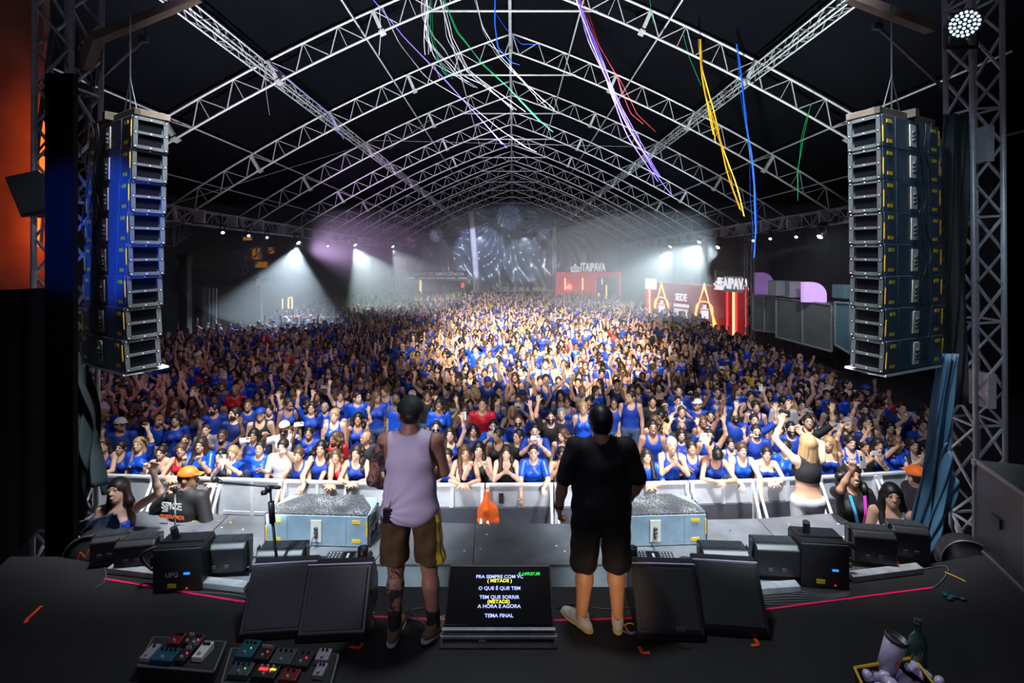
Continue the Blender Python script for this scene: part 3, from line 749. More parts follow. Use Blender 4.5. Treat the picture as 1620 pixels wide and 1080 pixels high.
# cloths tied round the tower feet
def cloth_sheet(name, top, bot, m, label, n=26, rows=24, amp=.05, fr=9):
    """top / bot: lists of world points; a pleated sheet between them"""
    def interp(pts, u):
        L = len(pts) - 1; k = min(int(u * L), L - 1); return pts[k].lerp(pts[k + 1], u * L - k)
    vs = []; fs = []
    for j in range(rows + 1):
        for i in range(n + 1):
            u = i / n; v = j / rows; p = interp(top, u).lerp(interp(bot, u), v)
            vs.append(p + Vector((0, 1, 0)) * (amp * math.sin(u * fr + 2.2 * math.sin(v * 3 + u * 2)) + amp * .5 * math.sin(u * fr * 2.3 + v * 7)))
    for j in range(rows):
        for i in range(n): a = j * (n + 1) + i; fs.append((a, a + n + 1, a + n + 2, a + 1))
    mb = MB(); mb.add(vs, fs); o = mb.build(name, m, smooth=True); so = o.modifiers.new('thickness', 'SOLIDIFY'); so.thickness = .012
    return tag(o, label, 'cloth')
cloth_sheet('tower_cloth', [at(92, 575, 5.7), at(112, 560, 5.7), at(142, 590, 5.7)], [at(120, 850, 5.7), at(150, 760, 5.7), at(172, 782, 5.7)], 'drape_teal', 'dark teal cloth hanging down the left tower beside the crowd', fr=14)
cloth_sheet('tower_cloth', [at(98, 560, 5.5), at(118, 560, 5.5)], [at(122, 745, 5.5), at(166, 770, 5.5)], 'drape_teal', 'narrow dark fold hanging in front of the left tower cloth', amp=.07)
cloth_sheet('tower_wrap', [at(125, 826, 5.45), at(168, 815, 5.45), at(186, 812, 5.45)], [at(132, 858, 5.45), at(160, 862, 5.45), at(192, 850, 5.45)], 'denim', 'folded blue-grey cloth wrapped around the foot of the left tower', amp=.02)
cloth_sheet('tower_cloth', [at(1494, 560, 5.75), at(1518, 560, 5.75)], [at(1440, 872, 5.75), at(1478, 880, 5.75)], 'drape_blue', 'blue cloth hanging from the right tower and gathered at its side', amp=.05, fr=13)
cloth_sheet('tower_cloth', [at(1500, 700, 5.65), at(1516, 770, 5.65)], [at(1462, 880, 5.65), at(1482, 868, 5.65)], 'drape_blue', 'lower tied fold of blue cloth at the foot of the right tower', amp=.04)
cloth_sheet('tower_cloth', [at(1497, 180, 5.9), at(1530, 180, 5.9)], [at(1500, 640, 5.9), at(1532, 640, 5.9)], 'drape_black', 'black cloth strip hanging between the right array and its tower', amp=.04)
# ------------------------------------------------------------------ people materials
HD = (None, None, .25)
POSES = {}
def pose(name, **k): P = dict(DEF); P.update(k); POSES[name] = P
fem = dict(female=True, sh=.158, wst=.10, hip=.15)
pose('stand_m', lean=3, pitch=-12); pose('stand_f', lean=3, pitch=-12, **fem)
pose('turn_m', lean=2, yaw=48, pitch=-6); pose('turn_f', lean=4, yaw=-42, pitch=-8, **fem)
pose('arms_m', lean=0, pitch=-14, le=(-.36, -.04, 1.58), lw=(-.33, -.10, 1.9), re=(.36, -.04, 1.58), rw=(.33, -.10, 1.9), lh=((-.1, -.1, 1), (0, -1, .1), .12), rh=((.1, -.1, 1), (0, -1, .1), .12))
pose('arms_f', lean=0, pitch=-10, roll=5, le=(-.28, -.06, 1.64), lw=(-.18, -.12, 1.95), re=(.30, -.06, 1.60), rw=(.26, -.15, 1.9), lh=((.05, -.1, 1), (0, -1, .1), .15), rh=((.1, -.1, 1), (0, -1, .1), .15), **fem)
pose('wave_m', lean=2, pitch=-12, re=(.27, -.10, 1.64), rw=(.22, -.14, 1.95), rh=((.0, -.1, 1), (0, -1, .1), .15))
pose('wave_f', lean=2, pitch=-12, roll=-5, re=(.24, -.10, 1.64), rw=(.20, -.18, 1.95), rh=((.0, -.1, 1), (0, -1, .1), .35), **fem)
pose('phone_up', lean=0, pitch=-14, re=(.24, -.22, 1.52), rw=(.15, -.30, 1.80), rh=((.0, -.15, 1), (-.2, 1, 0), .55), le=(-.24, -.05, 1.15), lw=(-.12, -.22, 1.30), **fem)
pose('phone_two', lean=0, pitch=-6, le=(-.22, -.24, 1.30), lw=(-.055, -.36, 1.50), re=(.22, -.24, 1.30), rw=(.055, -.36, 1.50), lh=((.25, -.1, 1), (.4, 1, 0), .5), rh=((-.25, -.1, 1), (-.4, 1, 0), .5))
pose('rail_m', lean=14, pitch=-26, le=(-.24, -.30, 1.20), lw=(-.05, -.44, 1.185), re=(.24, -.30, 1.20), rw=(.05, -.42, 1.185), lh=((1, -.25, -.1), (0, 0, -1), .25, -1), rh=((-1, -.25, -.1), (0, 0, -1), .25, 1))
pose('rail_f', lean=14, pitch=-24, yaw=12, le=(-.22, -.30, 1.20), lw=(-.04, -.44, 1.185), re=(.22, -.30, 1.20), rw=(.05, -.42, 1.185), lh=((1, -.25, -.1), (0, 0, -1), .25, -1), rh=((-1, -.25, -.1), (0, 0, -1), .25, 1), **fem)
pose('clasp_f', lean=11, pitch=-20, le=(-.20, -.33, 1.18), lw=(-.035, -.34, 1.37), re=(.20, -.33, 1.18), rw=(.035, -.34, 1.37), lh=((.2, .1, 1), (1, 0, -.1), .8), rh=((-.2, .1, 1), (-1, 0, -.1), .8), **fem)
pose('pray_f', lean=11, pitch=-18, le=(-.20, -.33, 1.18), lw=(-.022, -.36, 1.37), re=(.20, -.33, 1.18), rw=(.022, -.36, 1.37), lh=((.05, -.05, 1), (1, 0, 0), .03), rh=((-.05, -.05, 1), (-1, 0, 0), .03), **fem)
pose('fists_f', lean=10, pitch=-20, roll=4, le=(-.22, -.30, 1.18), lw=(-.13, -.36, 1.38), re=(.22, -.30, 1.18), rw=(.13, -.36, 1.38), lh=((.1, 0, 1), (.5, -1, 0), 1.1), rh=((-.1, 0, 1), (-.5, -1, 0), 1.1), **fem)
pose('hang_f', lean=14, pitch=-24, bulk=1.14, le=(-.21, -.34, 1.20), lw=(-.20, -.44, .95), re=(.22, -.30, 1.22), rw=(.16, -.48, 1.17), lh=((0, -.1, -1), (0, 1, 0), .35, -1), rh=((.2, -1, -.5), (0, 0, -1), .5, 1), **fem)
pose('bow_f', lean=24, pitch=22, le=(-.24, -.34, 1.20), lw=(-.05, -.50, 1.185), re=(.24, -.34, 1.20), rw=(.05, -.48, 1.185), lh=((1, -.4, -.1), (0, 0, -1), .35, -1), rh=((-1, -.4, -.1), (0, 0, -1), .35, 1), **fem)
pose('clap_m', lean=3, pitch=-12, le=(-.26, -.14, 1.20), lw=(-.045, -.32, 1.38), re=(.26, -.14, 1.20), rw=(.045, -.32, 1.38), lh=((.25, -.3, 1), (1, 0, 0), .1), rh=((-.25, -.3, 1), (-1, 0, 0), .1))
pose('point_m', lean=4, pitch=-12, le=(-.24, -.06, 1.15), re=(.25, -.24, 1.44), rw=(.19, -.44, 1.62), rh=((-.1, -.8, .6), (0, -.5, -1), .5))

BODY = {}; TOPS = {}; HAIRM = {}; LOD = {}
def slots_object(o, mats_):
    for i, m_ in enumerate(mats_):
        o.material_slots[i].link = 'OBJECT'; o.material_slots[i].material = MATS[m_]
def bounds(P, j):
    pts = np.array([j['lw'], j['rw'], j['le'], j['re'], j['hc'] + (0, 0, .12), (-.27, -.22, 0), (.27, .2, 0)] + [np.array(l[2]) for l in j['legs']])
    return pts.min(0) - .23, pts.max(0) + .23
def get_body(pn):
    if pn not in BODY:
        P = POSES[pn]; j = joints(P); lo, hi = bounds(P, j); lo[2] = -.02
        F = Field(lo, hi, .0105); add_body(F, P, j); V, Q = F.mesh()
        BODY[pn] = (np_mesh('person', V, Q, ['skin_light', 'eye_dark', 'brow', 'lips', 'teeth'], face_mats(V, Q, j)), P, j)
    return BODY[pn]
def get_top(pn, kind):
    if (pn, kind) not in TOPS:
        me, P, j = get_body(pn); F = Field((-.46, -.5, .6), (.46, .3, 1.75), .0125)
        if kind == 'trousers':
            F = Field((-.3, -.35, .02), (.3, .3, 1.1), .015); add_trousers(F, P, j)
        else: add_top(F, P, j, kind)
        V, Q = F.mesh(); TOPS[(pn, kind)] = np_mesh(kind, V, Q, ['cloth_blue'])
    return TOPS[(pn, kind)]
def get_hair(kind):
    if kind not in HAIRM: HAIRM[kind] = beard_mesh() if kind == 'beard' else hair_mesh(kind, 'hair_dark')
    return HAIRM[kind]
def lod(pn, h, hairk, topk):
    key = (pn, h, hairk, topk)
    if key not in LOD:
        P = POSES[pn]; j = joints(P); lo, hi = bounds(P, j); lo[2] = .72; Fs = []
        for f in (lambda F: add_body(F, P, j), lambda F: add_top(F, P, j, topk, .016), lambda F: add_hair(F, hairk, j['hc'], j['HR']), lambda F: add_trousers(F, P, j, .014)):
            F = Field(lo, hi, h); f(F); Fs.append(F)
        A = np.stack([F.D for F in Fs]); U = Fs[0]; which = A.argmin(0); U.D = A.min(0); V, Q = U.mesh()
        c = V[Q].mean(1); ii = np.clip(np.round((c - U.lo) / h).astype(int), 0, U.n - 1)
        # region of the nearest surface: 0 skin, 1 shirt, 2 hair, 3 trousers, 4 eyes
        S = A[:, ii[:, 0], ii[:, 1], ii[:, 2]]; S[0] += .006; reg = S.argmin(0)
        q = (c - j['hc']) @ j['HR']; e = (q[:, 1] < -.05) & (np.abs(np.abs(q[:, 0]) - .031) < .012 + h * .15) & (np.abs(q[:, 2] - .014) < .009 + h * .1)
        reg[e & (reg == 0)] = 4
        # simple legs so that nobody hovers
        n0 = len(V); lv = []; lf = []
        for s_ in (-1, 1):
            for z, r_ in ((.74, .075), (0.0, .045)):
                for a, b in ((-1, -1), (1, -1), (1, 1), (-1, 1)): lv.append((s_ * .1 + a * r_, b * r_, z))
            b0 = n0 + len(lv) - 8
            for t in range(4): lf.append((b0 + t, b0 + 4 + t, b0 + 4 + (t + 1) % 4, b0 + (t + 1) % 4))
        V = np.concatenate([V, np.array(lv)]); Q = np.concatenate([Q, np.array(lf)]); reg = np.concatenate([reg, np.full(8, 3)])
        LOD[key] = (V, Q, reg)
    return LOD[key]

def make_person(pn, loc, scale, skin, hairk, hairc, topk, topc, botc, mirror=False, rz=0.0, beard=False, label='', group=None):
    me, P, j = get_body(pn)
    o = bpy.data.objects.new('person', me); link(o); o.location = loc; o.rotation_euler = (0, 0, rz)
    o.scale = (-scale if mirror else scale, scale, scale)
    slots_object(o, [skin, 'eye_dark', 'brow', 'lips', 'teeth'])
    tag(o, label, 'person', group)
    t = bpy.data.objects.new({'tee': 'tee_shirt', 'tank': 'tank_top', 'strapless': 'strapless_top', 'crop': 'crop_top'}.get(topk, topk), get_top(pn, topk)); link(t, o); slots_object(t, [topc])
    b = bpy.data.objects.new('trousers', get_top(pn, 'trousers')); link(b, o); slots_object(b, [botc])
    M = Matrix(j['HR'].tolist()).to_4x4(); M.translation = Vector(j['hc'])
    if hairk:
        hh = bpy.data.objects.new('cap' if hairk == 'cap' else 'hair', get_hair(hairk)); link(hh, o); slots_object(hh, [hairc]); hh.matrix_local = M
        if hairk == 'cap':
            h2 = bpy.data.objects.new('hair', get_hair('buzz')); link(h2, o); slots_object(h2, ['hair_dark']); h2.matrix_local = M
    if beard:
        bb = bpy.data.objects.new('beard', get_hair('beard')); link(bb, o); slots_object(bb, ['hair_dark']); bb.matrix_local = M
    return o, P, j
PHONE = {}
def make_phone(o, p_local, label, scr='phone_screen', rz=0.0, big=False, flip=False):
    """a phone held in a hand: its own thing, placed by the hand's position"""
    p = Matrix.LocRotScale(o.location, o.rotation_euler, o.scale) @ Vector(p_local)
    if 'a' not in PHONE:
        a = MB().box((0, 0, 0), (.074, .009, .155)).build('phone', 'cloth_white', bevel=.006); b = MB().box((0, .005, 0), (.066, .003, .145)).build('screen', 'phone_screen', a)
        c = MB(); c.lathe([(0, 0), (.011, 0), (.011, .004), (0, .004)], 10, (-.018, -.0045, .055), Vector((0, -1, 0))); c.lathe([(0, 0), (.011, 0), (.011, .004), (0, .004)], 10, (-.018, -.0045, .030), Vector((0, -1, 0)))
        c = c.build('camera_lens', 'black_gloss', a); PHONE['a'] = a; q = a
    else: q = copy_tree(PHONE['a'])
    q.location = p; q.rotation_euler = (R(-8), (R(90) if big else 0), rz); q['label'] = label; q['category'] = 'phone'
    return q

# ------------------------------------------------------------------ barrier line
BAR_PX = [(150, 749), (400, 757), (680, 765), (1000, 763), (1220, 757), (1478, 742)]
BAR = [onz(px, py, 1.15) for px, py in BAR_PX]
def bar_y(x):
    for a, b in zip(BAR, BAR[1:]):
        if x <= b.x: break
    return a.y + (b.y - a.y) * (x - a.x) / (b.x - a.x)

SKN = [s[0] for s in SKIN]
def px_of(x, y, z): return 810 + FPX * x / y, HY - FPX * (z - CZ) / y
TOPN = {'tee': 't-shirt', 'tank': 'tank top', 'strapless': 'strapless top'}
COLN = {'cloth_blue': 'blue', 'cloth_navy': 'navy', 'cloth_bright_blue': 'shiny blue', 'cloth_black': 'black', 'cloth_white': 'white', 'cloth_yellow': 'yellow', 'cloth_red': 'red', 'cloth_grey': 'grey', 'cloth_sparkle': 'sparkly'}
HCN = {'hair_black': 'black', 'hair_dark': 'dark', 'hair_brown': 'brown', 'hair_blond': 'blond', 'hair_grey': 'grey'}
POSN = {'stand': 'arms down', 'turn': 'head turned', 'arms': 'both arms raised', 'wave': 'one hand raised', 'phone_up': 'phone held high', 'phone_two': 'filming with phone', 'rail': 'forearms on the barrier', 'clasp': 'hands clasped at chin',
        'pray': 'palms pressed together', 'fists': 'both fists under chin', 'hang': 'arm hanging over barrier', 'bow': 'head bowed over barrier', 'clap': 'clapping', 'point': 'pointing'}
def hair_words(hk, hc):
    if hk == 'cap': return {'cap_white': 'white cap', 'cap_orange': 'orange cap', 'cloth_blue': 'blue cap', 'cloth_black': 'black cap'}[hc]
    if hk is None: return 'bald head'
    return {'short': 'short %s hair', 'buzz': 'cropped %s hair', 'bun': 'tied %s hair', 'long': 'long %s hair', 'curly': 'curly %s hair', 'braids': '%s braids'}[hk] % HCN[hc]
PEOPLE = []     # (row, px, attributes, object)
PHW = []
def crowd_person(row, px, hy, pn, sk, hk, hc, tk, tc, mirror=False, beard=False, extra='', Y=None):
    """px, hy: where the head shows; the row gives the distance, the head height gives the size"""
    if Y is None: Y = bar_y((px - 810) / FPX * 8) + .36 + row * .62
    _, P, j = get_body(pn); hc_ = j['hc']
    Yh = Y + hc_[1]; z = CZ - (hy - HY) / FPX * Yh; s = max(.86, min(1.12, z / hc_[2])); X = (px - 810) / FPX * Yh
    rz = math.atan2(X, Y) * -.45 if row > 0 else -math.atan2(X, Y) * .2
    o, P, j = make_person(pn, (X, Y, 0), s, sk, hk, hc, tk, tc, 'denim' if (int(px) % 3) else 'cloth_black', mirror, rz, beard)
    base = pn.rsplit('_', 1)[0] if pn not in ('phone_up', 'phone_two') else pn
    PEOPLE.append(dict(row=row, px=px, o=o, hair=hair_words(hk, hc), top=COLN[tc] + ' ' + TOPN[tk], pose=POSN[base], beard=beard, extra=extra, X=X, Y=Y))
    if base in ('phone_up', 'phone_two'):
        lp = (j['rw'] + unit(j['rw'] - j['re']) * .10 + np.array((-.03, -.045, .02))) if base == 'phone_up' else (j['rw'] + j['lw']) / 2 + np.array((0, -.03, .13))
        PHW.append((make_phone(o, lp, '', rz=rz, big=(int(px * 7) % 3 == 0)), PEOPLE[-1]))
    return o

B, BB, NV = 'cloth_blue', 'cloth_bright_blue', 'cloth_navy'
L_, T_, W_, D_ = SKN
FRONT = [
 (163, 704, 'rail_f', T_, 'long', 'hair_dark', 'tank', B, 0, ''), (190, 708, 'wave_f', T_, 'bun', 'hair_dark', 'tank', B, 1, ''),
 (220, 703, 'wave_f', L_, 'long', 'hair_blond', 'tee', BB, 0, ''), (253, 716, 'fists_f', L_, 'bun', 'hair_dark', 'strapless', 'cloth_sparkle', 0, 'dark headband'),
 (285, 712, 'rail_f', T_, 'bun', 'hair_brown', 'tank', 'cloth_red', 0, ''), (316, 704, 'fists_f', T_, 'long', 'hair_dark', 'tee', BB, 0, ''),
 (346, 722, 'rail_f', L_, 'bun', 'hair_black', 'tank', 'cloth_black', 1, ''), (368, 716, 'phone_two', L_, 'long', 'hair_blond', 'tee', BB, 0, ''),
 (411, 710, 'phone_up', T_, 'short', 'hair_dark', 'tee', BB, 1, ''), (447, 706, 'point_m', L_, 'bun', 'hair_dark', 'tee', 'cloth_white', 0, 'dark fringe'),
 (471, 720, 'hang_f', T_, 'bun', 'hair_brown', 'tank', B, 0, 'red lanyard'), (507, 709, 'hang_f', T_, 'curly', 'hair_black', 'tank', B, 1, ''),
 (530, 722, 'rail_f', T_, 'curly', 'hair_brown', 'tank', 'cloth_red', 0, ''), (563, 716, 'rail_f', T_, 'curly', 'hair_dark', 'tank', B, 1, ''),
 (708, 722, 'clasp_f', L_, 'bun', 'hair_dark', 'tank', BB, 0, 'white headpiece'), (736, 716, 'rail_f', T_, 'long', 'hair_brown', 'tank', B, 0, ''),
 (757, 711, 'fists_f', L_, 'long', 'hair_black', 'tank', 'cloth_black', 0, ''), (801, 716, 'pray_f', L_, 'long', 'hair_dark', 'tank', 'cloth_black', 0, ''),
 (844, 716, 'hang_f', L_, 'buzz', 'hair_dark', 'tee', BB, 0, ''), (889, 718, 'phone_two', T_, 'bun', 'hair_dark', 'strapless', 'cloth_grey', 0, ''),
 (1024, 722, 'rail_m', T_, 'long', 'hair_dark', 'tee', BB, 1, ''), (1063, 704, 'clasp_f', T_, 'short', 'hair_grey', 'tank', B, 0, 'glasses'),
 (1094, 708, 'phone_up', T_, 'bun', 'hair_dark', 'tank', B, 0, ''), (1137, 722, 'bow_f', T_, 'bun', 'hair_black', 'tank', B, 0, 'red strap'),
 (1175, 712, 'hang_f', L_, 'bun', 'hair_brown', 'tank', BB, 1, ''), (1214, 718, 'rail_f', L_, 'bun', 'hair_dark', 'strapless', B, 1, ''),
 (1243, 708, 'turn_f', T_, 'bun', 'hair_dark', 'tee', BB, 0, ''), (1312, 702, 'turn_f', L_, 'long', 'hair_blond', 'strapless', B, 0, ''),
 (1345, 700, 'wave_f', L_, 'bun', 'hair_dark', 'tank', BB, 1, ''), (1368, 706, 'phone_two', T_, 'bun', 'hair_dark', 'tank', 'cloth_black', 0, ''),
 (1388, 704, 'arms_f', T_, 'long', 'hair_dark', 'tank', B, 0, ''), (1420, 700, 'turn_f', T_, 'curly', 'hair_brown', 'tee', BB, 1, 'red lanyard'),
 (1446, 704, 'clasp_f', L_, 'long', 'hair_dark', 'tank', 'cloth_white', 0, ''), (1470, 708, 'rail_f', T_, 'bun', 'hair_black', 'tank', B, 0, ''),
]
for px, hy, pn, sk, hk, hc, tk, tc, mi, ex in FRONT:
    crowd_person(0, px, hy, pn, sk, hk, hc, tk, tc, bool(mi), False, ex)
SECOND = [  # people of the next rows that the photo shows clearly
 (3, 560, 678, 'arms_m', T_, 'short', 'hair_dark', 'tank', B, 0, 0), (2, 457, 684, 'stand_m', L_, 'short', 'hair_brown', 'tank', NV, 0, 1), (4, 416, 675, 'wave_m', T_, 'short', 'hair_dark', 'tee', B, 0, 1),
 (6, 470, 619, 'stand_m', T_, None, 'hair_dark', 'tee', B, 0, 0), (2, 690, 676, 'stand_m', L_, 'short', 'hair_dark', 'tee', NV, 0, 1), (4, 704, 651, 'arms_f', L_, 'long', 'hair_brown', 'tank', B, 0, 0),
 (1, 846, 682, 'phone_two', L_, 'short', 'hair_black', 'tee', B, 0, 0), (3, 888, 655, 'stand_m', L_, 'short', 'hair_grey', 'tee', NV, 0, 0), (3, 763, 640, 'stand_m', T_, 'short', 'hair_dark', 'tee', 'cloth_red', 0, 0),
 (2, 749, 681, 'stand_f', T_, 'long', 'hair_black', 'tee', NV, 0, 0), (1, 788, 688, 'turn_f', W_, 'bun', 'hair_black', 'tank', 'cloth_black', 0, 0), (1, 820, 690, 'turn_m', T_, 'short', 'hair_black', 'tee', 'cloth_black', 1, 0),
 (1, 1197, 683, 'point_m', L_, 'short', 'hair_dark', 'tee', B, 1, 1), (2, 1079, 676, 'stand_m', W_, None, 'hair_dark', 'tee', 'cloth_black', 0, 1), (4, 1104, 640, 'turn_m', T_, 'cap', 'cap_white', 'tee', B, 1, 0),
 (1, 1157, 702, 'wave_f', L_, 'bun', 'hair_dark', 'tank', BB, 0, 0), (3, 1046, 660, 'turn_f', T_, 'bun', 'hair_black', 'tank', 'cloth_yellow', 0, 0), (1, 1343, 672, 'point_m', T_, 'short', 'hair_grey', 'tee', NV, 1, 0),
 (2, 1236, 690, 'stand_f', L_, 'bun', 'hair_brown', 'tank', 'cloth_white', 0, 0), (2, 1368, 650, 'stand_m', L_, 'short', 'hair_dark', 'tank', B, 0, 1), (3, 1420, 665, 'stand_m', T_, 'short', 'hair_dark', 'tank', B, 0, 1),
 (1, 190, 672, 'turn_m', T_, 'cap', 'cap_white', 'tee', B, 0, 0), (1, 292, 697, 'stand_m', T_, 'short', 'hair_dark', 'tee', NV, 0, 1), (2, 325, 690, 'stand_m', L_, 'buzz', 'hair_brown', 'tee', 'cloth_grey', 0, 0), (1, 232, 698, 'stand_f', W_, 'bun', 'hair_black', 'tank', B, 0, 0),
 (6, 864, 592, 'arms_m', L_, 'short', 'hair_dark', 'tank', BB, 0, 0), (9, 863, 572, 'stand_m', L_, 'short', 'hair_dark', 'tank', BB, 0, 0), (7, 1120, 610, 'stand_m', T_, 'short', 'hair_dark', 'tee', B, 0, 1), (5, 1052, 640, 'turn_f', L_, 'long', 'hair_dark', 'tank', 'cloth_yellow', 1, 0),
]
for row, px, hy, pn, sk, hk, hc, tk, tc, mi, be in SECOND:
    crowd_person(row, px, hy, pn, sk, hk, hc, tk, tc, bool(mi), bool(be))

def hero_hidden(px, py):
    return (588 < px < 684 and py > 636) or (898 < px < 1012 and py > 648) or (px < 262 and py < 592) or (px > 1348 and py < 598) or px < 150 or px > 1490
cr = random.Random(21)
def rand_look(r_):
    f = r_.random() < .5
    sk = r_.choices(SKN, (5, 5, 2.6, .9))[0]
    if f: hk = r_.choices(('long', 'bun', 'curly'), (5, 3, 2))[0]; hc = r_.choices(('hair_dark', 'hair_black', 'hair_brown', 'hair_blond'), (5, 3, 3, 1.4))[0]
    else: hk = r_.choices(('short', 'buzz', None, 'cap'), (9, 2, .8, .9))[0]; hc = r_.choices(('hair_dark', 'hair_black', 'hair_brown', 'hair_grey'), (6, 3, 1.5, .8))[0]
    if hk == 'cap': hc = r_.choice(('cap_white', 'cloth_blue', 'cloth_black'))
    pn = r_.choices(('stand', 'turn', 'arms', 'wave', 'phone_up', 'phone_two', 'clap', 'point'), ((40, 22, 5, 9, 4, 3.0, 4, 3) if row > 6 else (30, 16, 10, 18, 5, 4, 4, 4)))[0]
    if pn in ('stand', 'turn', 'arms', 'wave'): pn += '_f' if f else '_m'
    elif pn == 'phone_up' and not f: pn = 'phone_two'
    elif pn in ('clap', 'point'): pn += '_m'
    tk = r_.choices(('tee', 'tank', 'strapless'), (3, 6, 1) if f else (7, 4, 0))[0]
    tc = r_.choices((B, NV, BB, 'cloth_black', 'cloth_white', 'cloth_yellow', 'cloth_red', 'cloth_grey'), (50, 12, 14, 9, 4, 2.5, 2.5, 3))[0]
    return pn, sk, hk, hc, tk, tc, r_.random() < .5, (not f and r_.random() < .4)
taken = [(p['X'], p['Y']) for p in PEOPLE if p['row'] > 0]
row = 1; N_IND = 300
REST = []
while row < 84:
    Yr = 8.0 + .36 + row * .62 * (1 + max(0, row - 12) * .008); sp = .50 * (1 + max(0, row - 12) * .003)
    xl = -min(.83 * Yr + .2, 14.2); xr = min(.83 * Yr + .2, 8.6 + max(0, Yr - 14) * .12)
    if Yr > 40: xl, xr = -14.2, 11.0
    x = xl + cr.random() * sp
    while x < xr:
        X = x + cr.uniform(-.09, .09); Y = bar_y(X * 8 / Yr if abs(X) < 6 else 5) * 0 + Yr + cr.uniform(-.13, .13) + (bar_y(max(-6.4, min(6.6, X))) - 7.95) * max(0, 1 - row * .12); x += sp
        if Y > 56 or (Y > 48.3 and X > -1.9) or (Y > 50.5 and -13 < X < -3): continue
        if X > 8.6 and (X - 9.25) * 7.3 + (Y - 34.2) * 3.1 > -6.5: continue
        if X < -12.2 and 24.5 < Y < 29: continue
        ht = cr.uniform(.92, 1.06); look = rand_look(cr); px, py = px_of(X, Y, 1.58 * ht)
        if row > 2 and cr.random() < .04: continue
        if any((X - a) ** 2 + (Y - b) ** 2 < .34 ** 2 for a, b in taken): continue
        if not hero_hidden(px, py) and len(PEOPLE) < N_IND:
            pn, sk, hk, hc, tk, tc, mi, be = look
            crowd_person(row, px, py, pn, sk, hk, hc, tk, tc, mi, be, Y=Y)
        elif px < 60 or px > 1560: continue
        elif len(PEOPLE) >= N_IND: REST.append((X, Y, ht, look))
    row += 1
LAST_ROW = max(p['row'] for p in PEOPLE)
# the mass of people behind, as one mesh
CM = ['skin_light', 'skin_tan', 'skin_brown', 'skin_deep', 'cloth_blue', 'cloth_navy', 'cloth_bright_blue', 'cloth_black', 'cloth_white', 'cloth_yellow', 'cloth_red', 'cloth_grey', 'hair_dark', 'hair_black', 'hair_brown', 'hair_blond', 'hair_grey', 'cap_white', 'denim', 'eye_dark']
CI = {n_: i for i, n_ in enumerate(CM)}
VV = []; QQ = []; MM = []; base = 0
for X, Y, ht, (pn, sk, hk, hc, tk, tc, mi, be) in REST:
    h = .022 if Y < 17 else (.032 if Y < 25 else .045)
    if Y > 25: pn = {'phone_two': 'stand_m', 'clap_m': 'stand_m', 'point_m': 'wave_m', 'phone_up': 'wave_f'}.get(pn, pn)
    if tk == 'strapless': tk = 'tank'
    V, Q, reg = lod(pn, h, hk or 'buzz', tk)
    a = -math.atan2(X, Y) * .45 + cr.uniform(-.3, .3); c_, s_ = math.cos(a), math.sin(a); m = -1 if mi else 1
    V2 = np.empty_like(V); V2[:, 0] = (V[:, 0] * m * c_ - V[:, 1] * s_) * ht + X; V2[:, 1] = (V[:, 0] * m * s_ + V[:, 1] * c_) * ht + Y; V2[:, 2] = V[:, 2] * ht
    lut = np.array([CI[sk], CI[tc], CI.get(hc, CI['hair_dark']) if hk else CI[sk], CI['denim'], CI['eye_dark']])
    VV.append(V2); QQ.append((Q if m == 1 else Q[:, ::-1]) + base); MM.append(lut[reg]); base += len(V)
if VV:
    me = np_mesh('crowd', np.concatenate(VV), np.concatenate(QQ), CM, np.concatenate(MM))
    tag(link(bpy.data.objects.new('crowd', me)), 'dense crowd in mostly blue shirts filling the hall behind the front rows', 'crowd', kind='stuff')
print('crowd', len(PEOPLE), 'individuals', len(REST), 'rest', base, 'verts')
# ------------------------------------------------------------------ crowd barrier
mat('shade_dark', (.05, .052, .065), .6, noise=.25, nscale=5)  # dark tone of the shadow band low on the barrier
def bar_pt(t):      # t in metres along the barrier
    for a, b in zip(BAR, BAR[1:]):
        L = (b - a).length
        if t <= L: return a + (b - a) * t / L
        t -= L
    return BAR[-1]
TOT = sum((b - a).length for a, b in zip(BAR, BAR[1:])); NB = 13
for i in range(NB):
    a = bar_pt(TOT * i / NB); b = bar_pt(TOT * (i + 1) / NB - .012); c = (a + b) / 2; ang = math.atan2(b.y - a.y, b.x - a.x); L = (b - a).length
    root = empty('crowd_barrier', (c.x, c.y, 0), ang, cat='barrier', group='barrier sections in front of the crowd')
    px = px_of(c.x, c.y, 1)[0]
    where = ['at the far left end below the left array', 'behind the dancer in the blue dress', 'left of the orange-capped guard', 'right of the orange-capped guard', 'behind the microphone stand boom', 'behind the left grey cabinet', 'left of the orange bag', 'with the orange bag hung on it', 'behind the man in black', 'behind the right grey cabinet', 'left of the photographer in white trousers', 'behind the photographer and the lanyard woman', 'at the far right end beside the blue cloth']
    root['label'] = 'aluminium crowd barrier section ' + where[i]
    r = MB(); r.box((0, 0, 1.13), (L, .07, .04)); r.build('top_rail', 'barrier_metal', root, bevel=.008)
    r = MB(); r.box((0, 0, .66), (L - .06, .008, .88)); r.box((0, -.01, .62), (L - .05, .03, .045)); r.box((0, -.005, .22), (L - .05, .03, .05)); r.build('panel', 'barrier_sheet', root)
    if 3 <= i <= 11: MB().box((0, -.03, .42), (L - .10, .05, .76)).build('shade_panel', 'shade_dark', root, bevel=.006)  # added dark sheet, stands in for the shadow on the lower barrier
    for x in (-L / 2 + .035, L / 2 - .035):
        r = MB(); r.box((x, -.02, .56), (.06, .06, 1.12)); r.build('post', 'barrier_metal', root)
        r = MB(); r.tube((x, -.05, 1.06), (x * .96, -.62, .03), .024, 6); r.build('brace', 'barrier_metal', root, True)
    r = MB(); r.box((0.02, -.02, .66), (.05, .03, .9)); r.box((0, -.032, .82), (.035, .012, .05)); r.build('middle_post', 'barrier_metal', root)
    r = MB(); r.box((0, -.34, .03), (L - .02, .62, .03)); r.build('foot_plate', 'barrier_sheet', root)
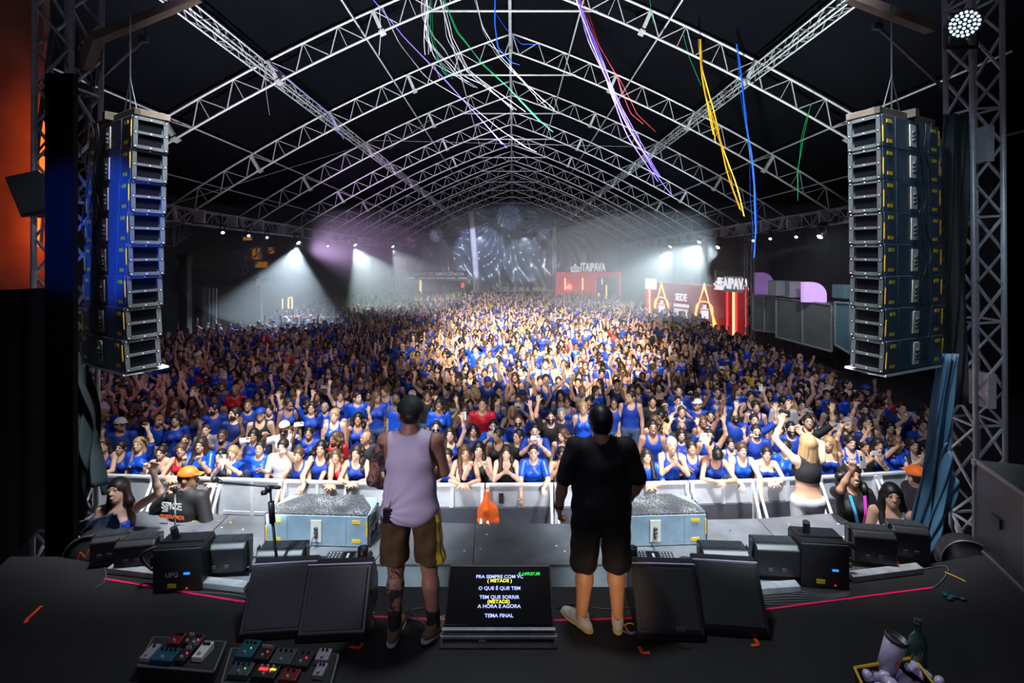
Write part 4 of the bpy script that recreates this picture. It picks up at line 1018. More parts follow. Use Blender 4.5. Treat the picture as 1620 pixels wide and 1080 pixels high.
# black strap round a post and the orange bag
def bag():
    c = at(772, 803, bar_y(-.36) - .20); F = Field((-.3, -.16, -.34), (.3, .16, .34), .009)
    F.ell((0.0, 0, -.08), (.155, .07, .17), None, .02); F.cap((-.02, 0, .0), (-.02, .02, .22), .085, .03, .05); F.cap((-.11, 0, -.2), (.12, 0, -.2), .05, .05, .05)
    F.cap((.02, -.07, .1), (.07, -.09, -.2), .018, None, .02, sub=True); F.cap((-.08, -.06, .05), (-.12, -.07, -.15), .014, None, .02, sub=True)
    V, Q = F.mesh(); o = link(bpy.data.objects.new('carrier_bag', np_mesh('carrier_bag', V, Q, ['orange_cloth']))); o.location = c; o.scale = (1.04, 1, .95)
    h = MB(); h.path([(-.05, 0, .18), (-.04, .02, .27), (-.01, .03, .29), (.02, .02, .27), (.0, 0, .19)], .009, 6); h.build('strap', 'orange_cloth', o, True)
    tag(o, 'orange cloth bag hanging on the barrier between the two men', 'bag')
bag()
_o = at(793, 788, bar_y(-.16) - .03); tag(MB().box(_o, (.075, .02, .16)).build('walkie_pouch', 'black_matte', bevel=.01), 'small black pouch strapped to the barrier right of the orange bag', 'pouch')

# ------------------------------------------------------------------ platforms before the stage
dk = [((222, 808), (183, 852)), ((362, 814), (303, 873)), ((640, 824), (590, 892)), ((752, 828), (748, 893)), ((905, 828), (930, 893)), ((1098, 822), (1122, 886)), ((1198, 820), (1252, 876)), ((1322, 811), (1390, 858))]
for i in range(7):
    (fa, na), (fb, nb) = dk[i], dk[i + 1]; q = [onz(*p, DK) for p in (na, nb, fb, fa)]
    c = sum(q, Vector()) / 4; q = [c + (p - c) * .993 for p in q]
    root = empty('stage_platform', (c.x, c.y, 0), cat='platform', group='black platforms between stage and barrier')
    root['label'] = ['black stage platform at the left end, beside the dancer in blue', 'black stage platform left of the left grey cabinet', 'black stage platform under the left grey cabinet', 'black stage platform directly behind the lyrics screen, left half', 'black stage platform between the lyrics screen and the man in black', 'black stage platform under the silver cup, right of the right cabinet', 'black stage platform at the right end near the lanyard woman'][i]
    loc = [p - Vector((c.x, c.y, 0)) for p in q]
    t = MB(); t.prism([(p.x, p.y) for p in loc], DK - .025, DK); t.build('top_board', 'deck_top', root)
    f = MB(); ins = [p * .995 for p in loc]; f.prism([(p.x * .995, p.y * .995) for p in loc], DK - .34, DK - .026); f.build('frame', 'deck_face', root)
    for p in loc:
        l_ = MB().box((p.x * .93, p.y * .86, (DK - .34) / 2), (.06, .06, DK - .34)); l_.build('leg', 'steel_grey', root)
# confetti on the platforms
cf = random.Random(5)
for i in range(26):
    px = cf.choice((cf.uniform(240, 400), cf.uniform(250, 400), cf.uniform(640, 900), cf.uniform(1120, 1340))); py = cf.uniform(826, 880) if 640 < px < 900 else cf.uniform(820, 850)
    p = onz(px, py, DK + .006); m_ = cf.choice(['cloth_white', 'cloth_bright_blue', 'cloth_white', 'cloth_red', 'yellow_tape'])
    tag(MB().box(p, (.022, .014, .004), Matrix.Rotation(cf.uniform(0, 3), 3, 'Z')).build('confetti', m_), 'tiny scrap of confetti lying on the black platforms', 'confetti', 'confetti on the platforms')

# ------------------------------------------------------------------ speaker cabinets (hung arrays and front fills)
CW, CH, CD = 1.16, .342, .47
def cabinet_parts(root, W=CW, paint='cab_paint', stick=True, CD=CD):
    """back faces -Y; width along X; plan is a shallow trapezoid, sides carry the handle pockets"""
    h = CH / 2 - .004
    pl = [(-W / 2, 0), (W / 2, 0), (W / 2, min(.34, CD - .02)), (W / 2 - .05, CD), (-W / 2 + .05, CD), (-W / 2, min(.34, CD - .02))]
    b = MB(); b.prism(pl, -h, h)
    b.box((-W / 2 + .245, -.002, 0), (.006, .006, CH - .02)); b.box((W / 2 - .245, -.002, 0), (.006, .006, CH - .02))
    b.build('body', paint, root, bevel=.006)
    g = MB(); g.box((0, CD + .006, 0), (W - .24, .012, CH - .03)); g.build('front_grille', 'black_box', root)
    c = MB(); c.box((0, -.006, 0), (.12, .010, .24)); c.build('connector_plate', 'plate_white', root)
    c = MB()
    for z in (-.055, -.015, .03): c.lathe([(0, 0), (.024, 0), (.024, .012), (.014, .02), (0, .02)], 10, (0, -.011, z), Vector((0, -1, 0)))
    c.build('connector', 'steel_dark', root)
    if stick:
        for x in (-1, 1):
            for z in (-1, 1):
                s = MB(); s.box((x * (W / 2 - .125), -.003, z * .105), (.095, .005, .036)); s.build('sticker', 'yellow_tape', root)
        for x in (-1, 1): s = MB(); s.box((x * (W / 2 - .006), -.003, .035 * x), (.016, .007, .17)); s.build('tape_strip', 'yellow_tape', root)
    for x in (-1, 1):
        s = MB(); X = x * (W / 2 + .010)
        a = [(.0, -h), (.30, -h), (.30, h), (.0, h)]
        # frame of the side plate with two handle pockets
        for (y0, y1, z0, z1) in ((.01, .05, -h, h), (.29, .335, -h, h), (.01, .335, h - .035, h), (.01, .335, -h, -h + .035), (.01, .335, -.014, .014)):
            s.box((X, (y0 + y1) / 2, (z0 + z1) / 2), (.022, y1 - y0, z1 - z0))
        q_ = MB(); q_.box((x * (W / 2 + .003), .14, 0), (.008, .27, CH - .05)); q_.build('handle_pocket', 'black_gloss', root)
        s.mat(1)
        for y in (.03, .17, .315):
            for z in (-h + .018, h - .018, 0): s.box((X + x * .013, y, z), (.004, .012, .012))
        s.build('side_plate', ['cab_side', 'white_paint'], root)
def make_cabinet(loc, rz, label, group, paint='cab_paint', tilt=0, roll=0):
    root = empty('speaker_cabinet', loc, rz, label, 'speaker', group); root.rotation_euler = Euler((R(tilt), R(roll), rz), 'XYZ'); cabinet_parts(root, paint=paint, CD=.365); return root
# front fills standing on the platforms
def fill_cab(px0, px1, pyt, pyb, rz, label):
    a = onz((px0 + px1) / 2, pyb, DK); root = empty('front_fill_cabinet', (a.x, a.y, DK + CH / 2 + .004), R(rz), label, 'speaker', 'grey cabinets lying on the platforms'); cabinet_parts(root)
    t = MB(); t.prism([(-CW / 2 + .01, .01), (CW / 2 - .01, .01), (CW / 2 - .03, .2), (CW / 2 - .22, CD + .02), (.05, CD + .02), (.0, CD - .08), (-.05, CD + .02), (-CW / 2 + .22, CD + .02), (-CW / 2 + .03, .2)], CH / 2 - .004, CH / 2 + .012); t.build('top_board', 'glitter_black', root)
    c = MB(); c.path([(0, -.02, -.02), (-.01, -.08, -.05), (-.03, -.09, -.14), (-.06, -.16, -CH / 2 + .005), (-.05, -.3, -CH / 2 + .006)], .007, 6); c.build('cable', 'cab_side', root, True)
    return root
m = mat('glitter_black', (0.03, 0.032, 0.036), 0.5); nt = m.node_tree; bs = nt.nodes['Principled BSDF']
tc = nt.nodes.new('ShaderNodeTexCoord'); vo = nt.nodes.new('ShaderNodeTexVoronoi'); vo.inputs['Scale'].default_value = 90; n2 = nt.nodes.new('ShaderNodeTexNoise'); n2.inputs['Scale'].default_value = 5
cr_ = nt.nodes.new('ShaderNodeMath'); cr_.operation = 'LESS_THAN'; mu = nt.nodes.new('ShaderNodeMath'); mu.operation = 'MULTIPLY'; mu.inputs[1].default_value = .5
mx = nt.nodes.new('ShaderNodeMix'); mx.data_type = 'RGBA'; mx.inputs['A'].default_value = (.03, .032, .036, 1); mx.inputs['B'].default_value = (.75, .8, .78, 1)
for a_, b_ in ((tc.outputs['Object'], vo.inputs['Vector']), (tc.outputs['Object'], n2.inputs['Vector']), (n2.outputs['Fac'], mu.inputs[0]), (vo.outputs['Distance'], cr_.inputs[0]), (mu.outputs[0], cr_.inputs[1]), (cr_.outputs[0], mx.inputs['Factor']), (mx.outputs['Result'], bs.inputs['Base Color'])): nt.links.new(a_, b_)
fill_cab(418, 583, 818, 864, -3, 'grey speaker cabinet with yellow stickers lying left of the tank top man')
fill_cab(955, 1118, 818, 864, 3, 'grey speaker cabinet lying right of the man in black')
# hung arrays: eight cabinets each side
WHERE = ['top', 'second', 'third', 'fourth', 'fifth', 'sixth', 'seventh', 'bottom']
def array(side):
    s_ = -1 if side == 'left' else 1
    for i in range(8):
        if side == 'right':
            py = 205 + i * 51.5; px = 1396 + i * .8; Y = 5.25; rz = R(27)
        else:
            py = 207 + i * 51.0; px = 208 - i * 1.9; Y = 5.25; rz = R(-33)
        p = at(px, py, Y); c = Vector((s_ * CW / 2, 0, 0)); c.rotate(Euler((0, 0, rz))); p = p + c
        make_cabinet(p, rz, '%s speaker cabinet of the %s hanging array' % (WHERE[i], side), side + ' hanging speaker array', 'cab_paint_shaded', tilt=-1 + i * .6, roll=0)
        if i == 0:
            r = empty('array_bumper', p + Vector((0, 0, CH / 2 + .05)), rz, 'steel flying frame on top of the %s speaker array' % side, 'rigging frame')
            b = MB(); b.box((0, .06, 0), (CW - .02, .06, .07)); b.box((0, .34, 0), (CW - .1, .06, .07)); b.box((-CW / 2 + .04, .2, 0), (.06, .34, .07)); b.box((CW / 2 - .04, .2, 0), (.06, .34, .07)); b.box((0, .2, .02), (.08, .5, .09)); b.build('frame', 'beam_brown', r, bevel=.004)
            b = MB(); b.tube((0, .2, .05), (0, .2, 2.2), .008, 5); b.tube((-.2, .2, .05), (0, .2, .5), .006, 5); b.tube((.2, .2, .05), (0, .2, .5), .006, 5); b.build('chain', 'steel_dark', r)
        if i == 7:
            r = MB(); r.prism([(-CW / 2, 0), (CW / 2, 0), (CW / 2, .16), (CW / 2 - .1, CD), (-CW / 2 + .1, CD), (-CW / 2, .16)], -.02, 0); r.box((0, .2, -.03), (.4, .3, .02)); o = r.build('bottom_plate', 'white_paint'); o.location = p - Vector((0, 0, CH / 2 + .014)); o.rotation_euler = (0, 0, rz)
            tag(o, 'white plate under the %s speaker array' % side, 'plate')
    # loudspeaker cables down the back
    for k in range(3):
        r_ = random.Random(k + (9 if s_ > 0 else 0)); pts = []
        for i in range(26):
            px = (1452 + k * 9 if side == 'right' else 152 - k * 9) + r_.uniform(-3, 3) + 4 * math.sin(i * .9 + k); py = 195 + i * 15
            u = (px - 810) / FPX; t = math.tan(R(27 if side == 'right' else -33)); A_ = at(1396 if side == 'right' else 204, 400, 5.25); Yc = (A_.y - t * A_.x) / (1 - t * u); pts.append(at(px, py, Yc - .03))
        tag(MB().path(pts, .007, 5).build('speaker_cable', 'rubber', smooth=True), 'black cable looping down the back of the %s array, %s strand' % (side, ['first', 'middle', 'last'][k]), 'cable', side + ' array cables')
array('left'); array('right')
# second, outer hang on the right
for i in range(8):
    p = at(1484 + i * .4, 238 + i * 46, 6.2) + Vector((.10, 0, 0)); root = empty('outfill_cabinet', p, R(-8), '%s blue cabinet of the outer right array' % WHERE[i], 'speaker', 'outer right array')
    b = MB(); b.prism([(-.1, 0), (.1, 0), (.08, .4), (-.08, .4)], -CH / 2 + .006, CH / 2 - .006); b.build('body', 'cab_paint', root, bevel=.006)
    for z in (-1, 1): MB().box((-.02, -.003, z * .1), (.09, .005, .034)).build('sticker', 'yellow_tape', root)

# ------------------------------------------------------------------ floor monitors and the lyrics screen
def wedge(pxc, pyb, w, rz, label):
    p = onz(pxc, pyb, S); root = empty('floor_monitor', p, R(rz), label, 'floor monitor', 'floor monitors')
    prof = [(0, 0), (0, .055), (.26, .42), (.36, .42), (.50, .20), (.50, 0)]
    b = MB(); b.prismx(prof, -w / 2, w / 2); b.build('body', 'black_box', root, bevel=.008)
    n_ = Vector((0, -.365, .26)).normalized(); c = Vector((0, .13, .2375)) + n_ * .010
    q = Matrix([(1, 0, 0), (0, .58, -.8146), (0, .8146, .58)]); ang = math.atan2(.365, .26); q = Matrix.Rotation(ang, 3, 'X')
    g = MB(); g.box(c, (w - .06, .40, .014), q); g.build('grille', 'grille_black', root, bevel=.004)
    e = MB(); e.box((0, .262, .424), (w, .012, .008)); e.build('edge_trim', 'edge_highlight', root)  # bright line of light along the top edge, put into the strip's colour
    h = MB(); h.box((w / 2 + .004, .28, .22), (.006, .12, .04)); h.build('handle', 'steel_dark', root)
    return root, q, c
mat('grille_black', (0.02, 0.024, 0.024), 0.5, bump=.3, bscale=400); mat('edge_highlight', (0.78, 0.74, 0.98), 0.3, metal=.3)
wedge(432, 1012, .50, 6, 'black floor monitor at the foot of the microphone stand'); wedge(524, 1015, .50, 4, 'black floor monitor nearest the tank top man')
rt, q, c = wedge(1062, 1014, .50, -3, 'black floor monitor nearest the man in black, with a badge')
f = text_obj('badge', 'RCF', .042, 'steel_dark', c + Vector((.06, -.165, -.12)) + Vector((0, -.008, .006)), (math.atan2(.365, .26), 0, 0), rt, .002, .001); 
wedge(1164, 1008, .50, -6, 'outer right floor monitor beside the long red tape')
p = onz(789, 1021, S); root = empty('lyrics_screen', p, 0, 'angled lyrics prompter screen on the stage floor between the two men', 'monitor screen')
b = MB(); b.prismx([(.03, .12), (.38, .36), (.43, .34), (.46, 0), (.0, 0), (0, .06)], -.41, .41); b.build('body', 'black_plastic', root, bevel=.006)
ang = math.atan2(.24, .35); q = Matrix.Rotation(ang, 3, 'X'); c = Vector((0, .205, .240)); nrm = Vector((0, -math.sin(ang), math.cos(ang)))
b = MB(); b.box(c + nrm * .006, (.80, .41, .012), q); b.build('screen', 'black_gloss', root, bevel=.003)
b = MB(); b.box((0, -.004, .125), (.84, .03, .012)); b.box((0, -.012, .078), (.86, .03, .022)); b.box((0, -.012, .012), (.86, .03, .026)); b.box((-.42, -.01, .045), (.02, .03, .09)); b.box((.42, -.01, .045), (.02, .03, .09)); b.build('case_edge', 'steel_grey', root, bevel=.004)
b = MB(); b.box((-.12, -.012, .045), (.05, .01, .012)); b.build('latch', 'steel_grey', root)
upv = q @ Vector((0, 1, 0)); c0 = c + nrm * .0135
for txt, yy, mt_, xx, sz in [('PRA SEMPRE COM VC', .128, 'text_lavender', 0, .034), ('( METADE )', .098, 'text_yellow', 0, .034), ('O QUE \u00c9 QUE TEM', .042, 'text_lavender', 0, .034), ('TEM QUE SORRIR', -.022, 'text_lavender', 0, .034), ('(METADE)', -.054, 'text_yellow', -.005, .034), ('A HORA E AGORA', -.086, 'text_lavender', 0, .034), ('TEMA FINAL', -.150, 'text_lavender', 0, .034), ('0 1:09:27.38', .150, 'text_green', .232, .030)]:
    text_obj('text', txt, sz, mt_, c0 + upv * yy * .98 + Vector((xx, 0, 0)), (ang, 0, 0), root, .0006, .0006, sx=1.16, shear=.25 if mt_ == 'text_green' else 0)

# ------------------------------------------------------------------ lamps and machines along the stage edge
def led_panel(pxc, py, w, h, rz, label, d=.20, tilt=0, z0=.06, Y=None):
    """box-shaped blinder seen from behind: vented top, rounded housing, yoke and feet"""
    p = onz(pxc, py, S); root = empty('blinder_light', p, R(rz), label, 'stage light', 'blinder lights along the stage edge')
    b = MB(); b.prismx([(0, z0), (0, z0 + h * .86), (.04, z0 + h), (d, z0 + h), (d, z0)], -w / 2, w / 2); b.build('housing', 'black_box', root, bevel=.01)
    v = MB()
    for i in range(int(w / .022)): v.box((-w / 2 + .025 + i * .022 * (w - .04) / w, .04 + d * .35, z0 + h + .004), (.010, d * .5, .008))
    v.build('cooling_fins', 'pedal_grey', root)
    y = MB(); y.box((-w / 2 - .014, .1, z0 + h * .45), (.012, .05, h * .9 + .06)); y.box((w / 2 + .014, .1, z0 + h * .45), (.012, .05, h * .9 + .06)); y.box((0, .1, .008), (w + .04, .10, .016)); y.build('yoke', 'steel_dark', root)
    for k_ in (-.2, .1): MB().box((w * k_, -.004, z0 + h * .25), (.04, .008, .03)).build('socket', 'steel_dark', root)
    g = MB(); g.box((0, d + .003, z0 + h / 2), (w - .03, .006, h - .03)); g.build('lens_panel', 'pedal_grey', root)
    return root
for a in [(168, 897, .27, .20, 14, 'far left blinder light beside the round flight case'), (211, 906, .33, .21, 10, 'blinder light between the far left one and the haze machine'), (352, 918, .37, .25, 5, 'blinder light left of the microphone stand, turned to the crowd'),
          (441, 930, .40, .25, 3, 'blinder light behind the microphone stand'), (1150, 930, .40, .25, -3, 'blinder light behind the outer right floor monitor'), (1233, 924, .38, .27, -4, 'blinder light below the silver cup'),
          (1386, 903, .36, .28, -9, 'blinder light between the right machine and the last lamp'), (1444, 895, .30, .28, -12, 'last blinder light at the far right beside the blue cloth')]:
    led_panel(*a)
def machine(pxc, py, w, h, d, rz, label, dots=True, nozzle=None, loop=None, text=None):
    p = onz(pxc, py, S); root = empty('effects_machine', p, R(rz), label, 'effects machine', 'black effects machines on the stage edge')
    b = MB(); b.box((0, d / 2, h / 2), (w, d, h)); b.build('body', 'black_box', root, bevel=.012)
    t = MB(); t.box((0, d / 2, h + .006), (w - .02, d - .02, .012)); t.build('top_plate', 'pedal_grey' if dots else 'black_plastic', root, bevel=.003)
    if dots:
        s = MB()
        for i in range(12):
            for j in range(6):
                x = -w / 2 + .035 + i * (w - .07) / 11
                if -.07 < x < .06: continue
                s.lathe([(0, 0), (.007, 0), (.007, .003), (0, .003)], 6, (x, .035 + j * (d - .07) / 5, h + .012))
        s.build('rivet_dot', 'white_paint', root)
        s = MB(); s.box((0, d / 2, h + .014), (.10, d * .75, .006)); s.build('display', 'black_gloss', root); s = MB(); s.box((0, d / 2, h + .018), (.02, d * .5, .003)); s.build('label_strip', 'white_paint', root)
    else:
        s = MB(); s.box((0, d * .3, h + .02), (w * .9, .015, .02)); s.tube((-w * .2, d * .6, h), (-w * .24, d * .5, h + .12), .03, 10); s.build('handle', 'black_plastic', root)
    if nozzle is not None:
        s = MB(); s.lathe([(0, 0), (.045, 0), (.045, .15), (.034, .15), (.034, .06), (0, .06)], 18, (nozzle, .03, h)); s.build('nozzle', 'black_plastic', root, True)
    if loop is not None:
        s = MB(); q = [Vector((loop + .10 * math.cos(a), d * .5 + .03 * math.sin(a * 2), h * .55 + .10 * math.sin(a) + .02)) for a in [R(20 + 34 * k) for k in range(9)]]; s.path(q, .014, 8); s.build('power_cable', 'rubber', root, True)
        s = MB(); s.box((loop * .9, d * .45, h * .6), (.07, .07, .09)); s.build('cable_plug', 'black_plastic', root, bevel=.01)
    s = MB(); s.box((w * .2, -.004, h * .42), (.05, .006, .016)); s.build('blue_display', 'led_blue', root); s = MB(); s.box((-w * .1, -.004, h * .15), (.07, .006, .035)); s.build('warning_sticker', 'yellow_tape', root)
    s = MB(); s.box((w * .2, -.005, h * .08), (.008, .006, .008)); s.build('power_led', 'led_red', root)
    if text: text_obj('lettering', text, .055, 'steel_grey', (-w * .1, -.006, h * .4), (R(90), 0, 0), root, .001, .001)
machine(280, 936, .40, .37, .26, 6, 'tall black effects machine left of the microphone stand', False, None, -.26, 'UPG')
machine(543, 938, .40, .22, .24, 3, 'flat black effects machine with white dots left of the tank top man', True, .16, -.24)
machine(1040, 938, .38, .22, .24, -3, 'flat black effects machine with white dots right of the man in black', True, -.21, .24)
machine(1306, 930, .40, .38, .28, -6, 'tall black effects machine near the right end of the lamp row', False, None, .24)
# metal rails the lamps stand on
for (a, b, lab) in [((175, 898), (262, 908), 'metal floor rail under the far left lamps'), ((300, 918), (390, 928), 'metal floor rail left of the microphone stand'), ((1120, 936), (1262, 926), 'metal floor rail under the right lamps'), ((1345, 912), (1455, 898), 'metal floor rail under the far right lamps')]:
    p, q = onz(*a, S + .03), onz(*b, S + .03); mb = MB().strip([p, q], .09, .05, (0, 1, 0)); tag(mb.build('floor_rail', 'steel_grey', bevel=.004), lab, 'rail')
# round flight-case lids / fans at both ends
def disc_case(px, py, Y, r, rz, label, marks_):
    p = at(px, py, Y); root = empty('round_fan', p, R(rz), label, 'fan')
    b = MB(); b.lathe([(0, 0), (r * .94, 0), (r, .03), (r, .16), (r * .94, .19), (0, .19)], 36, (0, 0, 0), Vector((0, 1, 0))); b.build('housing', 'black_plastic', root, True)
    b = MB(); b.path([Vector((r * math.cos(a) * 1.0, -.004, r * math.sin(a))) for a in [R(10 * k) for k in range(37)]], .008, 6); b.build('rim', 'steel_dark', root, True)
    b = MB(); b.box((0, .10, -r - .05), (r * 1.2, .2, .10)); b.build('stand', 'black_plastic', root)
    if marks_:
        mb = MB()
        def seg(a, b): mb.strip([Vector((a[0], -.006, a[1])), Vector((b[0], -.006, b[1]))], .012, .003, Vector((-(b[1] - a[1]), 0, b[0] - a[0])))
        for a, b in zip([(-.10, .0), (-.08, .09), (-.03, .03), (.0, .11), (.04, .02)], [(-.08, .09), (-.03, .03), (.0, .11), (.04, .02)]): seg(a, b)
        seg((-.06, -.055), (.05, -.02)); seg((-.0, -.04), (.03, -.15)); mb.build('painted_letters', 'text_orange', root)
    return root
disc_case(141, 886, 5.0, .24, 8, 'round black fan painted with orange letters at the left stage corner', True)
disc_case(1534, 893, 4.95, .23, -20, 'round black fan at the right stage corner', False)
# ------------------------------------------------------------------ lamps under the eaves
def moving_head(px, py, Y, tgt, glow, label, s=1.0):
    p = at(px, py, Y); root = empty('moving_head', p, label=label, cat='stage light', group='moving head lamps under the eaves')
    d = (Vector(tgt) - p).normalized(); q = d.to_track_quat('Z', 'Y')
    b = MB(); b.box((0, 0, .38 * s), (.30 * s, .22 * s, .14 * s)); b.build('base', 'black_plastic', root, bevel=.01)
    b = MB(); b.box((-.15 * s, 0, .18 * s), (.04 * s, .10 * s, .34 * s)); b.box((.15 * s, 0, .18 * s), (.04 * s, .10 * s, .34 * s)); b.build('yoke', 'black_plastic', root)
    b = MB(); b.lathe([(0, -.16 * s), (.09 * s, -.14 * s), (.12 * s, 0), (.115 * s, .14 * s), (.10 * s, .14 * s)], 16, (0, 0, 0), d); b.build('head', 'black_plastic', root, True)
    e = Vector((math.copysign(12.45, p.x), Y, EZ - .62)) - p
    MB().tube((0, 0, .42 * s), e, .03, 6).build('hanging_bracket', 'steel_dark', root)
    b = MB(); b.lathe([(0, .141 * s), (.10 * s, .141 * s), (.09 * s, .155 * s), (0, .16 * s)], 16, (0, 0, 0), d); b.build('lens', glow, root)
MH = [(470, 381, 27.5, 'lens_glow', 'brightest lamp under the left eave'), (560, 385, 35.0, 'lens_glow', 'second bright lamp under the left eave'), (1108, 380, 31.0, 'lens_glow', 'brightest lamp under the right eave'), (1138, 388, 27.5, 'lens_glow', 'bright lamp just right of the brightest right eave lamp'),
      (1300, 370, 19.2, 'lens_glow', 'single lamp throwing a thin beam near the right array'), (620, 388, 41.0, 'lens_glow', 'third bright lamp far along the left eave'), (1062, 388, 37.0, 'lens_glow', 'bright lamp far along the right eave'),
      (352, 366, 19.5, 'lens_blue', 'small blue lamp nearest the left array'), (393, 371, 22.0, 'lens_blue', 'small blue lamp second from the left array'), (422, 374, 24.0, 'lens_blue', 'small blue lamp third from the left array'), (518, 388, 31.5, 'lens_blue', 'small blue lamp between the two bright left eave lamps'),
      (1192, 379, 24.0, 'lens_blue', 'small blue lamp by the right lattice column'), (1219, 376, 22.6, 'lens_blue', 'small pale lamp right of the lattice column'), (1260, 373, 20.8, 'lens_blue', 'small lamp next to the thin beam lamp')]
for (px, py, Y, gl, lab) in MH:
    x = (px - 810) / FPX * Y; moving_head(px, py, Y, (x * .6, Y - (6 if gl == 'lens_blue' else 1.5), 0), gl, 'moving head, ' + lab, 1.0 if gl == 'lens_glow' else .6)

# ------------------------------------------------------------------ helpers for panels that stand in perspective
def frame_on(p0, p1, name, label, cat, group=None):
    """an Empty at the foot of p0 whose X axis runs to p1"""
    p0, p1 = Vector(p0), Vector(p1); a = math.atan2(p1.y - p0.y, p1.x - p0.x)
    return empty(name, p0, a, label, cat, group), (p1 - p0).length
def crest(root, x, z, s, m='neon_white', y=-.08):
    b = MB()
    def dsk(cx, cz, r): b.lathe([(0, 0), (r, 0), (r, .04), (0, .04)], 14, (x + cx * s, y, z + cz * s), Vector((0, -1, 0)))
    b.box((x, y, z + .04 * s), (1.05 * s, .05, .08 * s)); b.box((x, y, z + .42 * s), (.74 * s, .05, .05 * s)); b.box((x, y, z + .62 * s), (.36 * s, .05, .05 * s))
    for k in range(-3, 4): b.box((x + k * .13 * s, y, z + .2 * s), (.055 * s, .05, .26 * s))
    for k in range(-1, 2): b.box((x + k * .11 * s, y, z + .52 * s), (.045 * s, .05, .16 * s))
    for cx, cz, r in ((-.46, .40, .085), (.46, .40, .085), (-.28, .56, .07), (.28, .56, .07), (0, .78, .11)): dsk(cx, cz, r * s)
    b.build('crest', m, root)
# red wall with neon arches
P0, P1 = Vector((9.25, 34.2, 0)), Vector((12.35, 26.9, 0))
root, L = frame_on(P0, P1, 'neon_wall', 'dark red bar wall with two yellow neon arches and ITAIPAVA light boxes', 'bar')
HTW = 3.2
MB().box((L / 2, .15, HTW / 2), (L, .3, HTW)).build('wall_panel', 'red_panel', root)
def neon(pts, m, r=.035, nm='neon_tube', y=-.09): MB().path([Vector((x, y, z)) for x, z in pts], r, 6).build(nm, m, root, True)
def ux(px):   # position along the wall of an image column
    t = (px - 810) / FPX; d = (P1 - P0); return (t * P0.y - P0.x) / (d.x - t * d.y) * L
def arch(pa, pl, pr, zt):
    xa, xl, xr = ux(pa), ux(pl), ux(pr)
    for k in (0, .16): neon([(xl - k + .1, .5), (xa, zt - k * 1.4), (xr + k - .1, .5)], 'neon_yellow')
    w = (xr - xl) * .30; zc = 2.1; neon([(xa - w * 1.15, .5), (xa - w, 1.3)] + [(xa - w * math.cos(R(a)), zc - .25 + w * .62 * math.sin(R(a)) * 1.0) for a in range(0, 181, 20)] + [(xa + w, 1.3), (xa + w * 1.15, .5)], 'neon_yellow')
    neon([(xa - w * .8, .95), (xa + w * .8, .95)], 'neon_yellow')
    MB().box((xa, -.06, 1.5), (w * .85, .04, .45)).build('glow_label', 'neon_white', root); MB().prism([(xa - w * .3, 0), (xa + w * .3, 0), (xa, .001)], 0, .01)
    b = MB(); b.box((xa, -.06, 1.82), (w * .9, .04, .05)); b.box((xa, -.06, 1.95), (w * .35, .04, .22)); b.build('bottle_shape', 'neon_white', root)
arch(1048, 1031, 1068, 3.25); arch(1116, 1094, 1138, 3.3)
for px, m_, w_ in ((1029, 'neon_warm', .05), (1025.5, 'neon_red', .09), (1152, 'neon_red', .06), (1162, 'neon_warm', .07), (1166, 'neon_red', .06), (1181, 'neon_red', .05)):
    x = ux(px); MB().box((x, -.07, 1.7), (w_ * 1.6, .05, 3.0)).build('light_strip', m_, root)
for (x0, x1, zb, zt, lg) in ((ux(1024.6), ux(1041), 2.75, 3.45, False),):
    MB().box(((x0 + x1) / 2, -.16, (zb + zt) / 2), (x1 - x0, .1, zt - zb)).build('light_box', 'neon_white', root)
xa, xb = ux(1150), ux(1179); MB().box(((xa + xb) / 2, -.2, 3.35), (xb - xa, .1, .85)).build('light_box', 'text_white', root)
tt = text_obj('sign_text', 'ITAIPAVA', .82, 'neon_white', ((xa + xb) / 2, -.27, 3.36), (R(90), 0, 0), root, .02, .012, sx=.62)
crest(root, ux(1143), 3.0, .8, y=-.2)
xs_ = ux(1078); text_obj('sign_text', 'SEDE', .62, 'neon_white', (xs_, -.03, 2.35), (R(90), 0, 0), root, .01, .015, sx=.75)
b = MB(); rr = random.Random(2)
for i in range(11): b.box((xs_ - .62 + i * .125, -.03, 1.86), (.08, .02, .20))
for i in range(9): b.box((xs_ - .62 + i * .155, -.03, 1.35), (.09, .02, .62))
b.build('sign_strokes', 'neon_white', root)
# festooned booth
P0, P1 = at(880, 488, 50), at(982, 486, 50); P0.z = P1.z = 0
root, L = frame_on(P0, P1, 'drink_booth', 'red tinsel-framed ITAIPAVA booth standing at the back of the hall', 'booth')
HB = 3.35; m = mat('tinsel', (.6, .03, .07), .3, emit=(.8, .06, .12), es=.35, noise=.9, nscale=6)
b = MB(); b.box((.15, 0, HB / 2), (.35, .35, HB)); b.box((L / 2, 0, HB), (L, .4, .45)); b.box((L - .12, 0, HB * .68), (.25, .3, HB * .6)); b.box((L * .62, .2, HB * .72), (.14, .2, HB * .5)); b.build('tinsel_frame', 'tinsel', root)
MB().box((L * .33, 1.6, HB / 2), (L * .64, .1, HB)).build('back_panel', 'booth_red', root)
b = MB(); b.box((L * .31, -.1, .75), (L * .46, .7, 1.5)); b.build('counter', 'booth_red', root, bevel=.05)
for x in (.16, .44): MB().box((L * x, 1.4, HB * .70), (.10, .06, 1.2)).build('light_strip', 'neon_warm', root)
for x, z0, z1, m_ in ((.655, .1, 1.5, 'neon_yellow'), (.775, .1, 2.3, 'neon_yellow'), (.69, .1, 1.4, 'neon_red'), (.80, .1, 1.3, 'neon_red')): MB().box((L * x, -.1, (z0 + z1) / 2), (.13, .06, z1 - z0)).build('light_strip', m_, root)
